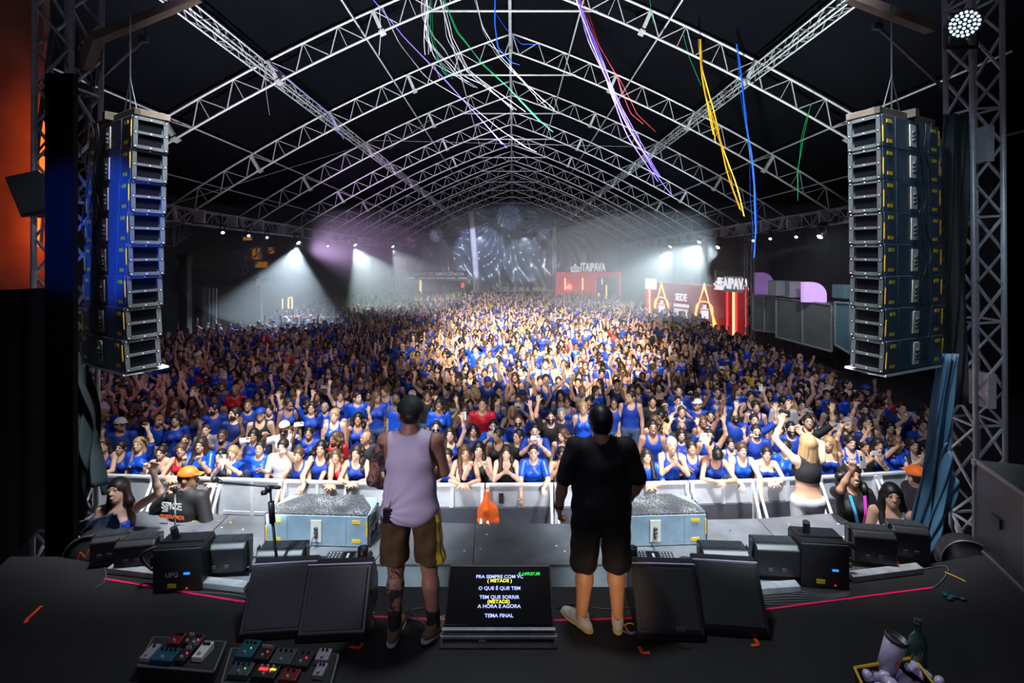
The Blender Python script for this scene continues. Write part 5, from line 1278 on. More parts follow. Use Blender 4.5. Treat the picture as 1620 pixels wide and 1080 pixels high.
b = MB(); b.lathe([(.28, 0), (.42, 0), (.42, .05), (.28, .05)], 20, (L * .22, 1.5, HB * .62), Vector((0, -1, 0))); b.build('ring_sign', 'neon_red', root); crest(root, L * .22, HB * .56, .5, y=1.3); crest(root, L * .245, .9, .6, y=-.5)
crest(root, L * .29, HB + .24, .92, y=-.1); text_obj('sign_text', 'ITAIPAVA', 1.12, 'neon_white', (L * .565, -.15, HB + .68), (R(90), 0, 0), root, .03, .03, sx=.52)
b = MB(); b.box((L * .71, -.1, 2.6), (.16, .1, .45)); b.box((L * .71, -.1, 2.9), (.08, .1, .2)); b.build('bottle_sign', 'neon_white', root)
for i, x in enumerate((.16, .33)):
    pass
# emergency exit portal at the far left
P0, P1 = at(622, 480, 52), at(750, 480, 52); P0.z = P1.z = 0
root, L = frame_on(P0, P1, 'exit_portal', 'grey portal with an emergency exit sign below the rear drape', 'portal')
b = MB(); b.box((0, 0, 1.6), (.15, .2, 3.2)); b.box((.35, 0, 1.6), (.1, .2, 3.2)); b.box((L, 0, 1.6), (.15, .2, 3.2)); b.box((L / 2, 0, 2.75), (L, .2, .10)); b.build('frame', 'steel_grey', root)
b = MB(); b.box((L * .56, -.02, 3.35), (L * .72, .1, .62)); b.build('sign_board', 'drape_black', root)
b = MB()
for i, x in enumerate((.22, .36, .47, .58, .72, .86)): b.box((L * x, -.1, 2.93), (L * .10, .05, .14))
b.build('light_strip', 'sign_pale', root) if 'sign_pale' in MATS else b.build('light_strip', mat('sign_pale', (.6, .6, .65), .5, emit=(.6, .6, .75), es=.35), root)
text_obj('sign_text', 'SA\u00cdDA DE EMERG\u00caNCIA', .50, 'sign_pale', (L * .56, -.09, 3.33), (R(90), 0, 0), root, .01, .008)
b = MB(); b.box((L * .34, -.1, 1.9), (.22, .1, 1.6)); b.build('yellow_lamp', 'neon_yellow', root); b = MB(); b.box((L * .18, -.1, 2.5), (.08, .1, .35)); b.box((L * .86, -.1, 2.2), (.3, .1, .5)); b.build('red_lamp', 'neon_red', root)
b = MB(); b.box((L * .22, .3, 1.3), (1.6, .1, 2.2)); b.build('back_panel', 'pedal_grey', root)
# DJ riser with a long table of gear and bottles
P0, P1 = at(786, 489, 53), at(880, 489, 53); P0.z = P1.z = 0
root, L = frame_on(P0, P1, 'bar_counter', 'long black bar counter under the swagged rear drape', 'counter')
b = MB(); b.box((L / 2, .5, .75), (L, 1.0, 1.5)); b.build('body', 'black_matte', root); b = MB(); b.box((L / 2, .45, 1.52), (L + .1, 1.2, .06)); b.build('counter_top', 'steel_grey', root)
br = random.Random(4); zt = 1.55
for i in range(22):
    x = P0.x + br.uniform(.5, L - .2); y = P0.y + br.uniform(.05, .6); h = br.uniform(.22, .5); r = br.uniform(.05, .09)
    bb = MB(); bb.lathe([(0, 0), (r, 0), (r, h * .6), (r * .35, h * .78), (r * .35, h), (0, h)], 8); o = bb.build('bottle', br.choice(['plate_white', 'tumbler_white', 'text_white', 'hair_blond']), smooth=True); o.location = (x, y, zt); tag(o, 'pale bottle standing on the long bar counter at the back', 'bottle', 'bottles on the bar counter')
for i, (fx, w_) in enumerate(((.12, .8), (.42, .5), (.52, .35), (.68, .9), (.8, .5))):
    o = MB().box((0, 0, .17), (w_, .4, .34)).build('carton', 'plate_white', bevel=.02); o.location = (P0.x + L * fx, P0.y + .85, zt); tag(o, 'pale carton at the back of the bar counter, %s from its left end' % RN[i], 'box')

# ------------------------------------------------------------------ side structures beyond the right eave
def side_box(name, x0, x1, ytop0, ytop1, yb0, yb1, Y0, Y1, m, label, cat, depth=1.2, parts=None):
    a, b, c, d = at(x0, yb0, Y0), at(x1, yb1, Y1), at(x1, ytop1, Y1), at(x0, ytop0, Y0)
    root = empty(name, ((a.x + b.x) / 2, (a.y + b.y) / 2, 0), label=label, cat=cat); o_ = root.location
    dd = Vector((b.x - a.x, b.y - a.y, 0)).normalized(); n_ = Vector((-dd.y, dd.x, 0)) * depth
    if n_.y < 0: n_ = -n_
    q = [a, b, b + n_, a + n_, d, c, c + n_, d + n_]; MB().hexa([p - o_ for p in q]).build('body', m, root, bevel=.02)
    for t in (parts or (0, .5, 1)):
        p, q2 = a.lerp(b, t) - o_, d.lerp(c, t) - o_; MB().tube(p - n_ * .03, q2 - n_ * .03, .05, 6).build('post', 'steel_grey', root)
    MB().tube(a - o_ - n_ * .03, b - o_ - n_ * .03, .05, 6).build('rail', 'steel_grey', root); MB().tube(d - o_ - n_ * .03, c - o_ - n_ * .03, .05, 6).build('rail', 'steel_grey', root)
    for t in (.1, .9):
        p = a.lerp(b, t) - o_ + n_ * .5; MB().box((p.x, p.y, p.z / 2), (.12, .12, p.z)).build('support', 'drape_black', root)
    return root
mat('booth_grey', (.16, .18, .17), .45, noise=.15, nscale=2); mat('booth_blue', (.10, .20, .25), .45)
mat('panel_purple', (.35, .2, .5), .4, emit=(.45, .25, .75), es=.25); mat('panel_bright', (.6, .4, .8), .4, emit=(.75, .45, 1.0), es=.55)
side_box('viewing_box', 1192, 1229, 466, 469, 522, 526, 26.0, 24.6, 'booth_grey', 'small grey raised box next to the red neon wall', 'box seat')
side_box('viewing_box', 1229, 1317, 471, 482, 533, 556, 24.2, 21.4, 'booth_grey', 'wide grey raised box with a white centre post beyond the right side of the crowd', 'box seat')
side_box('viewing_box', 1322, 1372, 478, 482, 545, 575, 20.8, 19.6, 'booth_blue', 'dark raised box partly hidden behind the right speaker array', 'box seat')
def quarter(px0, px1, py0, py1, Y, m, label):
    a, b = at(px0, py1, Y), at(px1, py0, Y); w, h = b.x - a.x, b.z - a.z
    pts = [(0, 0), (w, 0)] + [(w * (.35 + .65 * math.cos(R(t))), h * (.35 + .65 * math.sin(R(t)))) for t in range(0, 91, 10)] + [(0, h)]
    n = len(pts); mb = MB(); mb.add([(x, 0, z) for x, z in pts] + [(x, .25, z) for x, z in pts], [tuple(range(n)), tuple(range(n, 2 * n))[::-1]] + [((i + 1) % n, i, n + i, n + (i + 1) % n) for i in range(n)])
    o = mb.build('arched_panel', m); o.location = a; tag(o, label, 'panel'); return o
quarter(1196, 1226, 431, 468, 26.4, 'panel_purple', 'dim purple round-cornered panel above the small grey box')
quarter(1272, 1308, 446, 478, 22.2, 'panel_bright', 'glowing purple-white round-cornered panel above the wide grey box')
quarter(1133, 1182, 428, 450, 29.5, 'booth_grey', 'grey round-cornered panel behind the red neon wall')
for (px0, px1, py0, py1, Y, lab) in ((1228, 1248, 444, 468, 23.6, 'first metal cabinet on top of the wide grey box'), (1249, 1271, 445, 471, 23.2, 'second metal cabinet on top of the wide grey box'), (1336, 1360, 451, 473, 20.2, 'blue cabinet beside the right speaker array')):
    a, b = at(px0, py1, Y), at(px1, py0, Y); o = MB().box(((b.x - a.x) / 2, .4, (b.z - a.z) / 2), (b.x - a.x, .8, b.z - a.z)).build('metal_cabinet', 'booth_blue' if px0 > 1300 else 'steel_grey', bevel=.03); o.location = a; tag(o, lab, 'cabinet')
# ------------------------------------------------------------------ beyond the left eave: neighbouring tent frame, building, neon
root = box_truss('tent_truss', at(372, 421, 21), at(432, 378, 31), .5, .8, .7, 'dim lattice truss sloping outside the left eave', m='steel_dark')
root = box_truss('tent_truss', at(262, 374, 16), at(306, 352, 24), .4, .6, .6, 'dim lattice truss stub behind the left array', m='steel_dark')
def column(px0, px1, pyt, pyb, Y, label, m='steel_dark'):
    a, b = at(px0, pyb, Y), at(px1, pyt, Y); w = b.x - a.x; r = empty('building_pillar', ((a.x + b.x) / 2, Y, 0), label=label, cat='pillar')
    MB().box((0, 0, b.z / 2), (w, w, b.z)).build('shaft', m, r, bevel=.02); MB().box((0, 0, b.z), (w * 1.3, w * 1.3, .15)).build('capital', m, r)
mat('stone_dark', (.05, .045, .04), .8, noise=.3)
column(287, 300, 406, 492, 24, 'pale pillar right of the left speaker array', 'stone_dark'); column(312, 324, 455, 486, 27, 'short dim pillar behind the crowd on the left', 'stone_dark')
for i, px in enumerate((331, 337, 342)): tag(MB().tube(at(px, 456, 26) * 1.0, Vector((at(px, 456, 26).x, 26, 0)), .05, 6).build('scaffold_pole', 'steel_grey'), 'thin upright pole of the left scaffold, %s of three' % RN[i], 'pole')
b = MB(); root = empty('balcony', at(330, 446, 27), label='dark balcony ledge beyond the left side of the crowd', cat='balcony'); MB().box((0, .5, 0), (5.4, 1.6, .35)).build('slab', 'black_matte', root); MB().box((0, 0, .45), (5.4, .06, .5)).build('railing', 'steel_dark', root)
for i, x in enumerate((-2.2, 0, 2.3)): MB().box((x, .8, -1.9), (.3, .3, 3.5)).build('post', 'stone_dark', root)
m = mat('window_amber', (.5, .25, .05), .6, emit=(1.0, .42, .05), es=.28, noise=.5)
for i, (x0, x1, y0, y1) in enumerate(((397, 413, 392, 410), (424, 433, 391, 401), (404, 423, 414, 423), (385, 398, 375, 380))):
    a, b_ = at(x0, y1, 32), at(x1, y0, 32); r = empty('window_shutter', a, label='amber lit louvre of the building beyond the left eave, %s' % ['largest', 'small right', 'lowest', 'topmost'][i], cat='window'); w, h = b_.x - a.x, b_.z - a.z
    MB().box((w / 2, .1, h / 2), (w + .1, .1, h + .1)).build('frame', 'stone_dark', r); q = MB()
    for k in range(6): q.box((w / 2, 0, h * (k + .5) / 6), (w, .05, h / 8))
    q.build('louvre', 'window_amber', r)
r = empty('neon_sign', at(447, 488, 36), label='orange neon bars glowing over the crowd at the far left', cat='sign'); MB().path([(0, 0, 0), (0, 0, .7)], .04, 6).build('neon_tube', 'neon_warm', r); MB().path([(.42, 0, 0), (.42, 0, .75), (.62, 0, .8), (.68, 0, .7), (.68, 0, 0)], .05, 6).build('neon_tube', 'neon_warm', r)
MB().box((.35, .1, -1.0), (1.2, .1, 2.0)).build('board', 'black_matte', r)
# ------------------------------------------------------------------ the two men on the stage and the people in the pit
mat('shirt_lavender', (.52, .47, .60), .7, bump=.05, bscale=30); mat('shorts_brown', (.075, .045, .012), .7, noise=.15, nscale=20); mat('stripe_yellow', (.75, .55, .03), .5)
mat('tee_black', (.008, .008, .009), .75); mat('shorts_black', (.009, .009, .010), .8); mat('cap_green', (.008, .02, .014), .7); mat('shoe_brown', (.20, .12, .06), .7); mat('sole_white', (.55, .52, .50), .6)
mat('shoe_grey', (.48, .50, .50), .6); mat('sole_yellow', (.55, .48, .12), .6); mat('sock_black', (.015, .015, .02), .8, noise=.6, nscale=30)
mat('skin_hero', (.34, .165, .115), .5); mat('skin_hero_b', (.48, .25, .14), .5)
tm = mat('skin_tattoo', (.34, .165, .115), .5); nt = tm.node_tree; bs = nt.nodes['Principled BSDF']
tc = nt.nodes.new('ShaderNodeTexCoord'); vo = nt.nodes.new('ShaderNodeTexNoise'); vo.inputs['Scale'].default_value = 16; vo.inputs['Detail'].default_value = 5; vo.inputs['Distortion'].default_value = 1.5
cr2 = nt.nodes.new('ShaderNodeValToRGB'); cr2.color_ramp.elements[0].position = .44; cr2.color_ramp.elements[0].color = (.035, .025, .03, 1); cr2.color_ramp.elements[1].position = .53; cr2.color_ramp.elements[1].color = (.34, .165, .115, 1)
nt.links.new(tc.outputs['Object'], vo.inputs['Vector']); nt.links.new(vo.outputs['Fac'], cr2.inputs[0]); nt.links.new(cr2.outputs[0], bs.inputs['Base Color'])
def fmesh(F, name, mats_, parent, mi=None, mat4=None):
    V, Q = F.mesh(); o = link(bpy.data.objects.new(name, np_mesh(name, V, Q, mats_, None if mi is None else mi(V, Q))), parent)
    if mat4 is not None: o.matrix_local = mat4
    return o
def shoe(root, an, ang, up_m, sole_m, H=.006):
    """a low sneaker in local space; ang turns the toe"""
    a = R(ang); fd = np.array((-math.sin(a), -math.cos(a), 0)); sd = np.array((math.cos(a), -math.sin(a), 0)); an = np.array(an, float); Rm = np.stack([sd, -fd, np.array((0, 0, 1.))], 1)
    g = an.copy(); g[2] = 0
    F = Field(g - .26, g + (.26, .26, .22), H)
    for t, r, z in ((-.055, .037, .045), (0, .038, .05), (.07, .042, .045), (.125, .043, .038), (.165, .034, .034)): F.ell(g + fd * t + (0, 0, z), (r, .05, r * .9), Rm, .03)
    F.cap(g + fd * -.02 + (0, 0, .05), g + fd * -.02 + (0, 0, .105), .045, .046, .02); F.cap(g + fd * .01 + (0, 0, .05), g + fd * .09 + (0, 0, .06), .036, .03, .02)
    F.cut((g[0], g[1], .012), (0, 0, -1)); F.cap(an + fd * -.02 + (0, 0, .01), an + fd * -.02 + (0, 0, .1), .034, None, .004, sub=True); F.cut((0, 0, .10), -fd * .2 + (0, 0, 1), .004)
    s = fmesh(F, 'shoe', [up_m], root)
    F = Field(g - .26, g + (.26, .26, .1), H)
    for t, r in ((-.06, .036), (0, .037), (.07, .043), (.12, .045), (.17, .036)): F.ell(g + fd * t + (0, 0, .014), (r + .004, .055, .035), Rm, .02)
    F.cut((0, 0, .003), (0, 0, -1)); F.cut((0, 0, .028), (0, 0, 1)); fmesh(F, 'sole', [sole_m], s)
    b = MB()
    for i in range(5):
        c = Vector(g + fd * (.045 + i * .018)) + Vector((0, 0, .098 - i * .005)); b.tube(c - Vector(sd) * .024, c + Vector(sd) * .024, .0035, 5)
    b.path([Vector(g + fd * .04 + sd * .0) + Vector((0, 0, .10)), Vector(g + fd * .05 + sd * .03) + Vector((0, 0, .11)), Vector(g + fd * .08 + sd * .05) + Vector((0, 0, .085))], .003, 5)
    b.build('laces', 'white_paint', s, True)

# --- man in the tank top
P = dict(DEF); P.update(lean=1, yaw=22, pitch=4, sh=.187, wst=.128, hip=.145, bulk=1.04,
    re=(.262, .035, 1.135), rw=(.165, -.15, 1.00), le=(-.23, -.10, 1.145), lw=(-.08, -.24, 1.03),
    rh=((-.75, -.5, -.15), (0, .5, -1), .5), lh=((.8, -.3, -.1), (0, .5, -1), .5),
    legs=[((-.10, 0, .90), (-.135, -.02, .49), (-.175, .02, .085), 42), ((.095, 0, .90), (.105, -.02, .49), (.105, .03, .085), 4)])
j = joints(P); F = Field((-.5, -.48, -.01), (.5, .3, 1.78), .0068); add_body(F, P, j, True)
def tat(V, Q):
    mi = face_mats(V, Q, j); c = V[Q].mean(1); arm_ = (c[:, 0] > .175) & (c[:, 2] > .9) & (c[:, 2] < 1.43) | ((c[:, 0] > .08) & (c[:, 1] < -.1) & (c[:, 2] < 1.1) & (c[:, 2] > .9))
    lg_ = (c[:, 0] > .02) & (c[:, 2] < .50) & (c[:, 2] > .1); mi[arm_ | lg_] = 5; return mi
V, Q = F.mesh(); A = link(bpy.data.objects.new('person', np_mesh('person', V, Q, ['skin_hero', 'eye_dark', 'brow', 'lips', 'teeth', 'skin_tattoo'], tat(V, Q))))
A.location = (-.775, 3.85, S); A.rotation_euler = (0, 0, R(181)); A.scale = (1.05,) * 3
tag(A, 'person in dark cap, pale sleeveless top and brown shorts standing on stage, seen from behind', 'person')
F = Field((-.36, -.3, .65), (.36, .34, 1.6), .0075); torso(F, P, j, .018, .06)
F.ell((0, .01, 1.02), (.175, .135, .22), None, .05); F.ell((-.0, .02, .92), (.19, .145, .10), None, .05)
F.cap((.13, .06, .97), (.165, .10, .93), .035, .02, .04)
for s_ in (-1, 1): F.ell((s_ * (.187 + .028), .0, 1.37), (.070, .17, .15), None, .012, sub=True)
F.ell((0, -.08, 1.46), (.10, .12, .12), None, .01, sub=True); F.ell((0, .055, 1.545), (.118, .15, .078), None, .012, sub=True); F.cap((0, .02, 1.49), (0, 0, 1.7), .058, None, .006, sub=True)
F.cut((0, 0, .845), (.34, 0, -1), .01)
# folds gathered towards the knot at the hip
F.fn(lambda X, Y, Z: (.0045 * np.sin(np.arctan2(Z - .95, X - .16) * 16) * np.exp(-((X - .16) ** 2 + (Z - .95) ** 2) / .06) + .002 * np.sin(Z * 30 + X * 22) * (Z < 1.3)) * (Y > 0) + 0 * X, op='add')
fmesh(F, 'sleeveless_top', ['shirt_lavender'], A)
def shorts(Pp, jj, m, stripe=None, upto=.86, flare=.032, parent=None, zc=.5):
    F = Field((-.34, -.3, .3), (.34, .3, 1.08), .0075); torso(F, Pp, jj, .014, .05)
    for i in (0, 1):
        h, kn = np.array(jj['legs'][i][0], float), np.array(jj['legs'][i][1], float); sg = -1 if i == 0 else 1
        F.cap(h + (sg * .01, 0, 0), h + (kn - h) * upto + (sg * .012, 0, 0), .102 * Pp['bulk'], .072 * Pp['bulk'] + flare, .03)
    F.cut((0, 0, zc), (0, 0, -1)); F.cut((0, 0, .99), (0, 0, 1))
    F.fn(lambda X, Y, Z: .004 * np.sin(X * 55 + Z * 12) * (Z < .85) + .003 * np.sin(Z * 40 + X * 20), op='add')
    mi = None
    if stripe:
        def mi(V, Q): c = V[Q].mean(1); return ((np.abs(c[:, 1] - .055) < .016) & (c[:, 0] < -.1) | (np.abs(c[:, 1] - .02) < .008) & (c[:, 0] < -.1)).astype(int)
    return fmesh(F, 'shorts', [m] + ([stripe] if stripe else []), parent, mi)
shorts(P, j, 'shorts_brown', 'stripe_yellow', .88, .034, A, .535)
M = Matrix(j['HR'].tolist()).to_4x4(); M.translation = Vector(j['hc'])
F = Field((-.14, -.24, -.08), (.14, .17, .18), .006); F.ell((0, .014, .035), (.098, .115, .108), None, .01); F.cut((0, .0, .030), (0, -.10, -1)); F.ell((0, .01, .02), (.086, .103, .092), None, .004, sub=True)
for x in (-.04, -.02, 0, .02, .04): F.cap((x, -.07, .060), (x * 1.1, -.165 + abs(x) * .3, .048), .012, .009, .008)
fmesh(F, 'cap', ['cap_green'], A, mat4=M)
F = Field((-.12, -.2, -.1), (.12, .16, .15), .006); F.ell((0, .015, .0), (.080, .098, .075), None, .01); F.cut((0, 0, .045), (0, 0, 1)); F.cut((0, 0, -.055), (0, 0, -1)); F.cut((0, -.01, 0), (0, -1, 0)); fmesh(F, 'hair', ['hair_dark'], A, mat4=M)
o = link(bpy.data.objects.new('beard', beard_mesh(.006)), A); o.matrix_local = M
for i in (0, 1):
    an = j['legs'][i][2]; F = Field((an[0] - .1, an[1] - .1, .05), (an[0] + .1, an[1] + .1, .26), .006); leg(F, P, j, i, .006); F.cut((0, 0, .06), (0, 0, -1)); F.cut((0, 0, .20), (0, 0, 1)); fmesh(F, 'sock', ['sock_black'], A)
    shoe(A, an, j['legs'][i][3], 'shoe_brown', 'sole_white')
b = MB(); b.box((.13, .135, .93), (.065, .028, .10)); b.path([(.12, .14, .98), (.10, .17, 1.05), (.125, .15, .99)], .003, 5); o = b.build('belt_pack', 'black_plastic', A, bevel=.006)
# --- man in black
P = dict(DEF); P.update(lean=1, yaw=14, pitch=2, sh=.205, wst=.155, hip=.16, bulk=1.20,
    re=(.31, .03, 1.13), rw=(.335, -.05, .88), le=(-.305, .01, 1.13), lw=(-.24, -.12, .93),
    rh=((-.05, -.2, -1), (-1, 0, 0), .55), lh=((.5, -.5, -.7), (0, 1, -.3), .7),
    legs=[((-.10, 0, .90), (-.115, -.01, .49), (-.125, .03, .085), 10), ((.10, 0, .90), (.125, -.01, .49), (.16, .04, .085), -40)])
j = joints(P); F = Field((-.55, -.45, -.01), (.55, .32, 1.78), .0068); add_body(F, P, j, True); V, Q = F.mesh()
Bm = link(bpy.data.objects.new('person', np_mesh('person', V, Q, ['skin_hero_b', 'eye_dark', 'brow', 'lips', 'teeth'], face_mats(V, Q, j))))
Bm.location = (.70, 3.97, S); Bm.rotation_euler = (0, 0, R(179)); Bm.scale = (.985,) * 3
tag(Bm, 'person in black t-shirt and black shorts standing on stage, seen from behind', 'person')
F = Field((-.5, -.36, .7), (.5, .36, 1.6), .0075); torso(F, P, j, .02, .06); arm(F, P, j, 'l', .018, .45, .03); arm(F, P, j, 'r', .018, .45, .03)
F.ell((0, .0, .98), (.20, .165, .17), None, .05); F.ell((0, -.08, 1.47), (.09, .12, .10), None, .01, sub=True); F.cap((0, .02, 1.47), (0, 0, 1.7), .070, None, .006, sub=True); F.cut((0, 0, .84), (0, 0, -1), .01)
F.fn(lambda X, Y, Z: .003 * np.sin(Z * 34 + X * 15), op='add'); fmesh(F, 'tee_shirt', ['tee_black'], Bm)
shorts(P, j, 'shorts_black', None, .98, .030, Bm, .43)
M = Matrix(j['HR'].tolist()).to_4x4(); M.translation = Vector(j['hc']); o = link(bpy.data.objects.new('hair', hair_mesh('short', 'hair_black', .006)), Bm); o.matrix_local = M @ Matrix.Diagonal((1.10, 1.10, 1.12, 1))
F = Field((-.14, -.14, -.12), (.14, .16, .16), .006); F.ell((0, .022, .0), (.092, .106, .092), None, .01); F.cut((0, 0, -.07), (0, 0, -1)); F.cut((0, .0, 0), (0, -1, 0)); fmesh(F, 'nape_hair', ['hair_black'], Bm, mat4=M)
for i in (0, 1): shoe(Bm, j['legs'][i][2], j['legs'][i][3], 'shoe_grey', 'sole_yellow')
w_ = Vector(j['rw']); e_ = Vector(j['re']); d = (w_ - e_).normalized(); b = MB(); b.lathe([(.034, -.013), (.038, -.013), (.038, .013), (.034, .013)], 18, w_ - d * .02, d); b.box(w_ - d * .02 + Vector((.036, .01, 0)), (.014, .03, .03)); b.build('wrist_watch', 'steel_dark', Bm, True)
b = MB(); b.lathe([(.030, -.004), (.034, -.004), (.034, .004), (.030, .004)], 16, w_ + d * .01, d); b.build('bracelet', 'steel_grey', Bm)
q = Bm.matrix_basis @ (Vector(j['lw']) + Vector((.05, .01, -.02)))
_t = MB().box((0, 0, 0), (.10, .012, .05)).build('phone', 'black_gloss', bevel=.006); _t.location = q; _t.rotation_euler = (R(15), R(-20), R(20)); tag(_t, 'black phone held at the pocket by the man in black', 'phone')

# --- people standing in the pit
pose('guard', lean=4, yaw=-74, pitch=-4, re=(.34, -.04, 1.28), rw=(.16, -.02, 1.47), rh=((-.4, -.1, 1), (-1, 0, 0), .5), le=(-.30, .02, 1.14), lw=(-.22, -.12, .98), bulk=1.1)
pose('shoot', lean=0, pitch=-8, le=(-.27, -.20, 1.50), lw=(-.10, -.34, 1.60), re=(.30, -.12, 1.58), rw=(.16, -.28, 1.78), lh=((.4, -.2, .9), (.3, 1, 0), .6), rh=((-.2, -.1, 1), (0, 1, 0), .5), **fem)
pose('hold', lean=4, pitch=-10, le=(-.22, -.06, 1.14), lw=(-.10, -.24, 1.10), re=(.22, -.06, 1.14), rw=(.06, -.24, 1.08), lh=((.6, -.6, .1), (0, 0, 1), .6), rh=((-.6, -.6, .1), (0, 0, 1), .6), **fem)
pose('cheer', lean=-2, pitch=-14, yaw=-10, roll=-12, re=(.30, -.03, 1.50), rw=(.38, -.12, 1.76), rh=((.1, -.1, 1), (0, -1, 0), .3), le=(-.20, -.08, 1.14), lw=(-.03, -.24, 1.18), lh=((.5, -.3, .3), (.3, 1, 0), .7), **fem)
def pit(pn, px, hy, Y, zb, sk, hk, hc, tk, tc, bc, label, mirror=False, rz=0):
    _, P, j = get_body(pn); hc_ = j['hc']; z = CZ - (hy - HY) / FPX * Y - zb; s = z / hc_[2]; c = Vector((hc_[0] * s, hc_[1] * s, 0)); c.rotate(Euler((0, 0, R(rz))))
    o, P, j = make_person(pn, ((px - 810) / FPX * Y - c.x, Y - c.y, zb), s, sk, hk, hc, tk, tc, bc, mirror, R(rz), False, label)
    for i in (0, 1): shoe(o, j['legs'][i][2], j['legs'][i][3], 'cloth_white' if i < 2 and 'white' in label else 'cloth_black', 'sole_white', .010)
    return o, P, j
_old = add_top
def add_top(F, P, j, kind, o=.011):
    if kind == 'jacket':
        torso(F, P, j, .022, .06); arm(F, P, j, 'l', .018, 1, .03); arm(F, P, j, 'r', .018, 1, .03); F.cap(j['up']((0, .02, 1.46)), j['up']((0, 0, 1.7)), .066, None, .006, sub=True); F.cut((0, 0, .84), (0, 0, -1))
        for n_ in 'lr':
            w_ = j[n_ + 'w']; d = unit(w_ - j[n_ + 'e']); F.cap(w_ + d * .025, w_ + d * .2, .06, None, .004, sub=True)
    elif kind == 'crop': _old(F, P, j, 'tank', o); F.cut((0, 0, 1.16), (0, 0, -1))
    elif kind == 'dress': _old(F, P, j, 'strapless', o); F.ell((0, .01, .86), (.20, .15, .16), None, .05); F.cut((0, 0, .74), (0, 0, -1))
    else: _old(F, P, j, kind, o)
TOPN.update(jacket='jacket', crop='crop top', dress='dress')
_mk = make_person
G1, P, j = pit('guard', 299, 757, 6.35, 0, W_, 'cap', 'cap_orange', 'jacket', 'cloth_black', 'cloth_black', 'security guard person in orange cap and black SPICE jacket, hand at ear, before the barrier', rz=170)
for txt, z, sz, m_ in (('SPICE', 1.385, .10, 'text_white'), ('SEGURAN\u00c7A', 1.27, .05, 'text_orange'), ('LED', 1.19, .06, 'text_white')):
    text_obj('jacket_lettering', txt, sz, m_, (.0, .172 - (1.385 - z) * .05, z), (R(90), 0, R(180)), G1, .003, .002)
G2, P, j = pit('guard', 1450, 755, 6.30, 0, T_, 'cap', 'cap_orange', 'jacket', 'cloth_black', 'cloth_black', 'security guard person in orange cap and dark jacket with reflective bands, beside the blue cloth', rz=-100)
b = MB()
for z in (1.24, .96): b.lathe([(.205, -.014), (.212, -.014), (.212, .014), (.205, .014)], 24, (0, .0, z)); 
b.build('reflective_band', mat('reflective', (.8, .35, .3), .4), G2); kids_ = [c for c in G2.children if c.name.startswith('reflective')]; kids_[0].scale = (1, .72, 1)
D1, P, j = pit('cheer', 186, 776, 5.95, 0, L_, 'long', 'hair_dark', 'dress', 'cloth_bright_blue', 'cloth_navy', 'person with long brown hair in shiny blue dress, arm raised, in the left pit', rz=12)
q = D1.matrix_basis @ (Vector(j['lw']) + Vector((.05, -.05, .03))); o = MB().lathe([(0, -.07), (.030, -.07), (.033, -.06), (.033, .05), (.027, .065), (0, .065)], 14).build('drink_can', 'plate_white', smooth=True); o.location = q; o.rotation_euler = (.2, .1, 0); tag(o, 'pale drink can held by the dancer in the blue dress', 'can')
D2, P, j = pit('phone_up', 1347, 752, 6.35, 0, W_, 'curly', 'hair_black', 'tee', 'tee_black', 'cloth_black', 'person with curly black hair, black t-shirt and colourful lanyard, phone raised in the pit', mirror=True, rz=-4)
make_phone(D2, j['rw'] + unit(j['rw'] - j['re']) * .10 + np.array((-.03, -.045, .02)), 'phone raised by the person with the colourful lanyard')
b = MB(); b.strip([(-.075, -.10, 1.42), (-.05, -.16, 1.25), (-.005, -.155, 1.02)], .03, .004); b.build('lanyard', 'neon_lan', D2) if 'neon_lan' in MATS else b.build('lanyard', mat('neon_lan', (.6, .05, .45), .5), D2)
b = MB(); b.strip([(.075, -.10, 1.42), (.05, -.16, 1.25), (.005, -.155, 1.02)], .03, .004); b.build('lanyard', mat('lanyard_teal', (.05, .35, .6), .5), D2); b = MB(); b.box((0, -.160, .97), (.10, .006, .13)); b.build('pass_card', mat('card_purple', (.3, .1, .6), .5), D2); b = MB(); b.lathe([(0, 0), (.03, 0), (.03, .004), (0, .004)], 14, (0, -.164, .98), Vector((0, -1, 0))); b.build('card_emblem', 'text_orange', D2)
D3, P, j = pit('hold', 1411, 784, 5.95, 0, T_, 'long', 'hair_black', 'tank', 'cloth_white', 'cloth_black', 'person in white sleeveless top holding an orange-strapped item beside the right platform', rz=-22)
q = D3.matrix_basis @ (Vector((j['lw'] + j['rw']) / 2) + Vector((-.0, -.09, .02))); o = MB().box((0, 0, 0), (.09, .14, .012)).build('tablet', 'red_gloss', bevel=.004); o.location = q; tag(o, 'red phone held by the person in the white top', 'phone')
b = MB(); b.strip([q + Vector((-.03, 0, -.0)), q + Vector((-.05, -.02, -.2)), q + Vector((-.08, -.02, -.45))], .035, .004); b.strip([q + Vector((.02, 0, 0)), q + Vector((0, -.02, -.22)), q + Vector((-.02, -.02, -.42))], .035, .004); o = b.build('lanyard_strap', 'orange_cloth'); tag(o, 'orange straps dangling from the hands of the person in the white top', 'strap')
D4, P, j = pit('shoot', 1277, 702, 6.85, .26, T_, 'braids', 'hair_blond', 'crop', 'cloth_black', 'cloth_white', 'photographer person with long blond braids and white trousers raising a camera', rz=176)
q = D4.matrix_basis @ (Vector(j['rw']) + Vector((-.07, -.07, .08))); r = empty('photo_camera', q, R(176), 'black camera held up by the photographer in white trousers', 'camera')
MB().box((0, 0, 0), (.13, .06, .09)).build('body', 'black_plastic', r, bevel=.01); MB().lathe([(0, 0), (.035, 0), (.037, .09), (0, .09)], 16, (0, -.03, 0), Vector((0, -1, 0))).build('lens', 'black_gloss', r, True)
b = MB(); b.box((0, 0, .13), (.5, .40, .26)); o = b.build('step_box', 'black_matte', bevel=.01); o.location = (D4.location.x, D4.location.y, 0); tag(o, 'low black step under the photographer at the barrier', 'step')
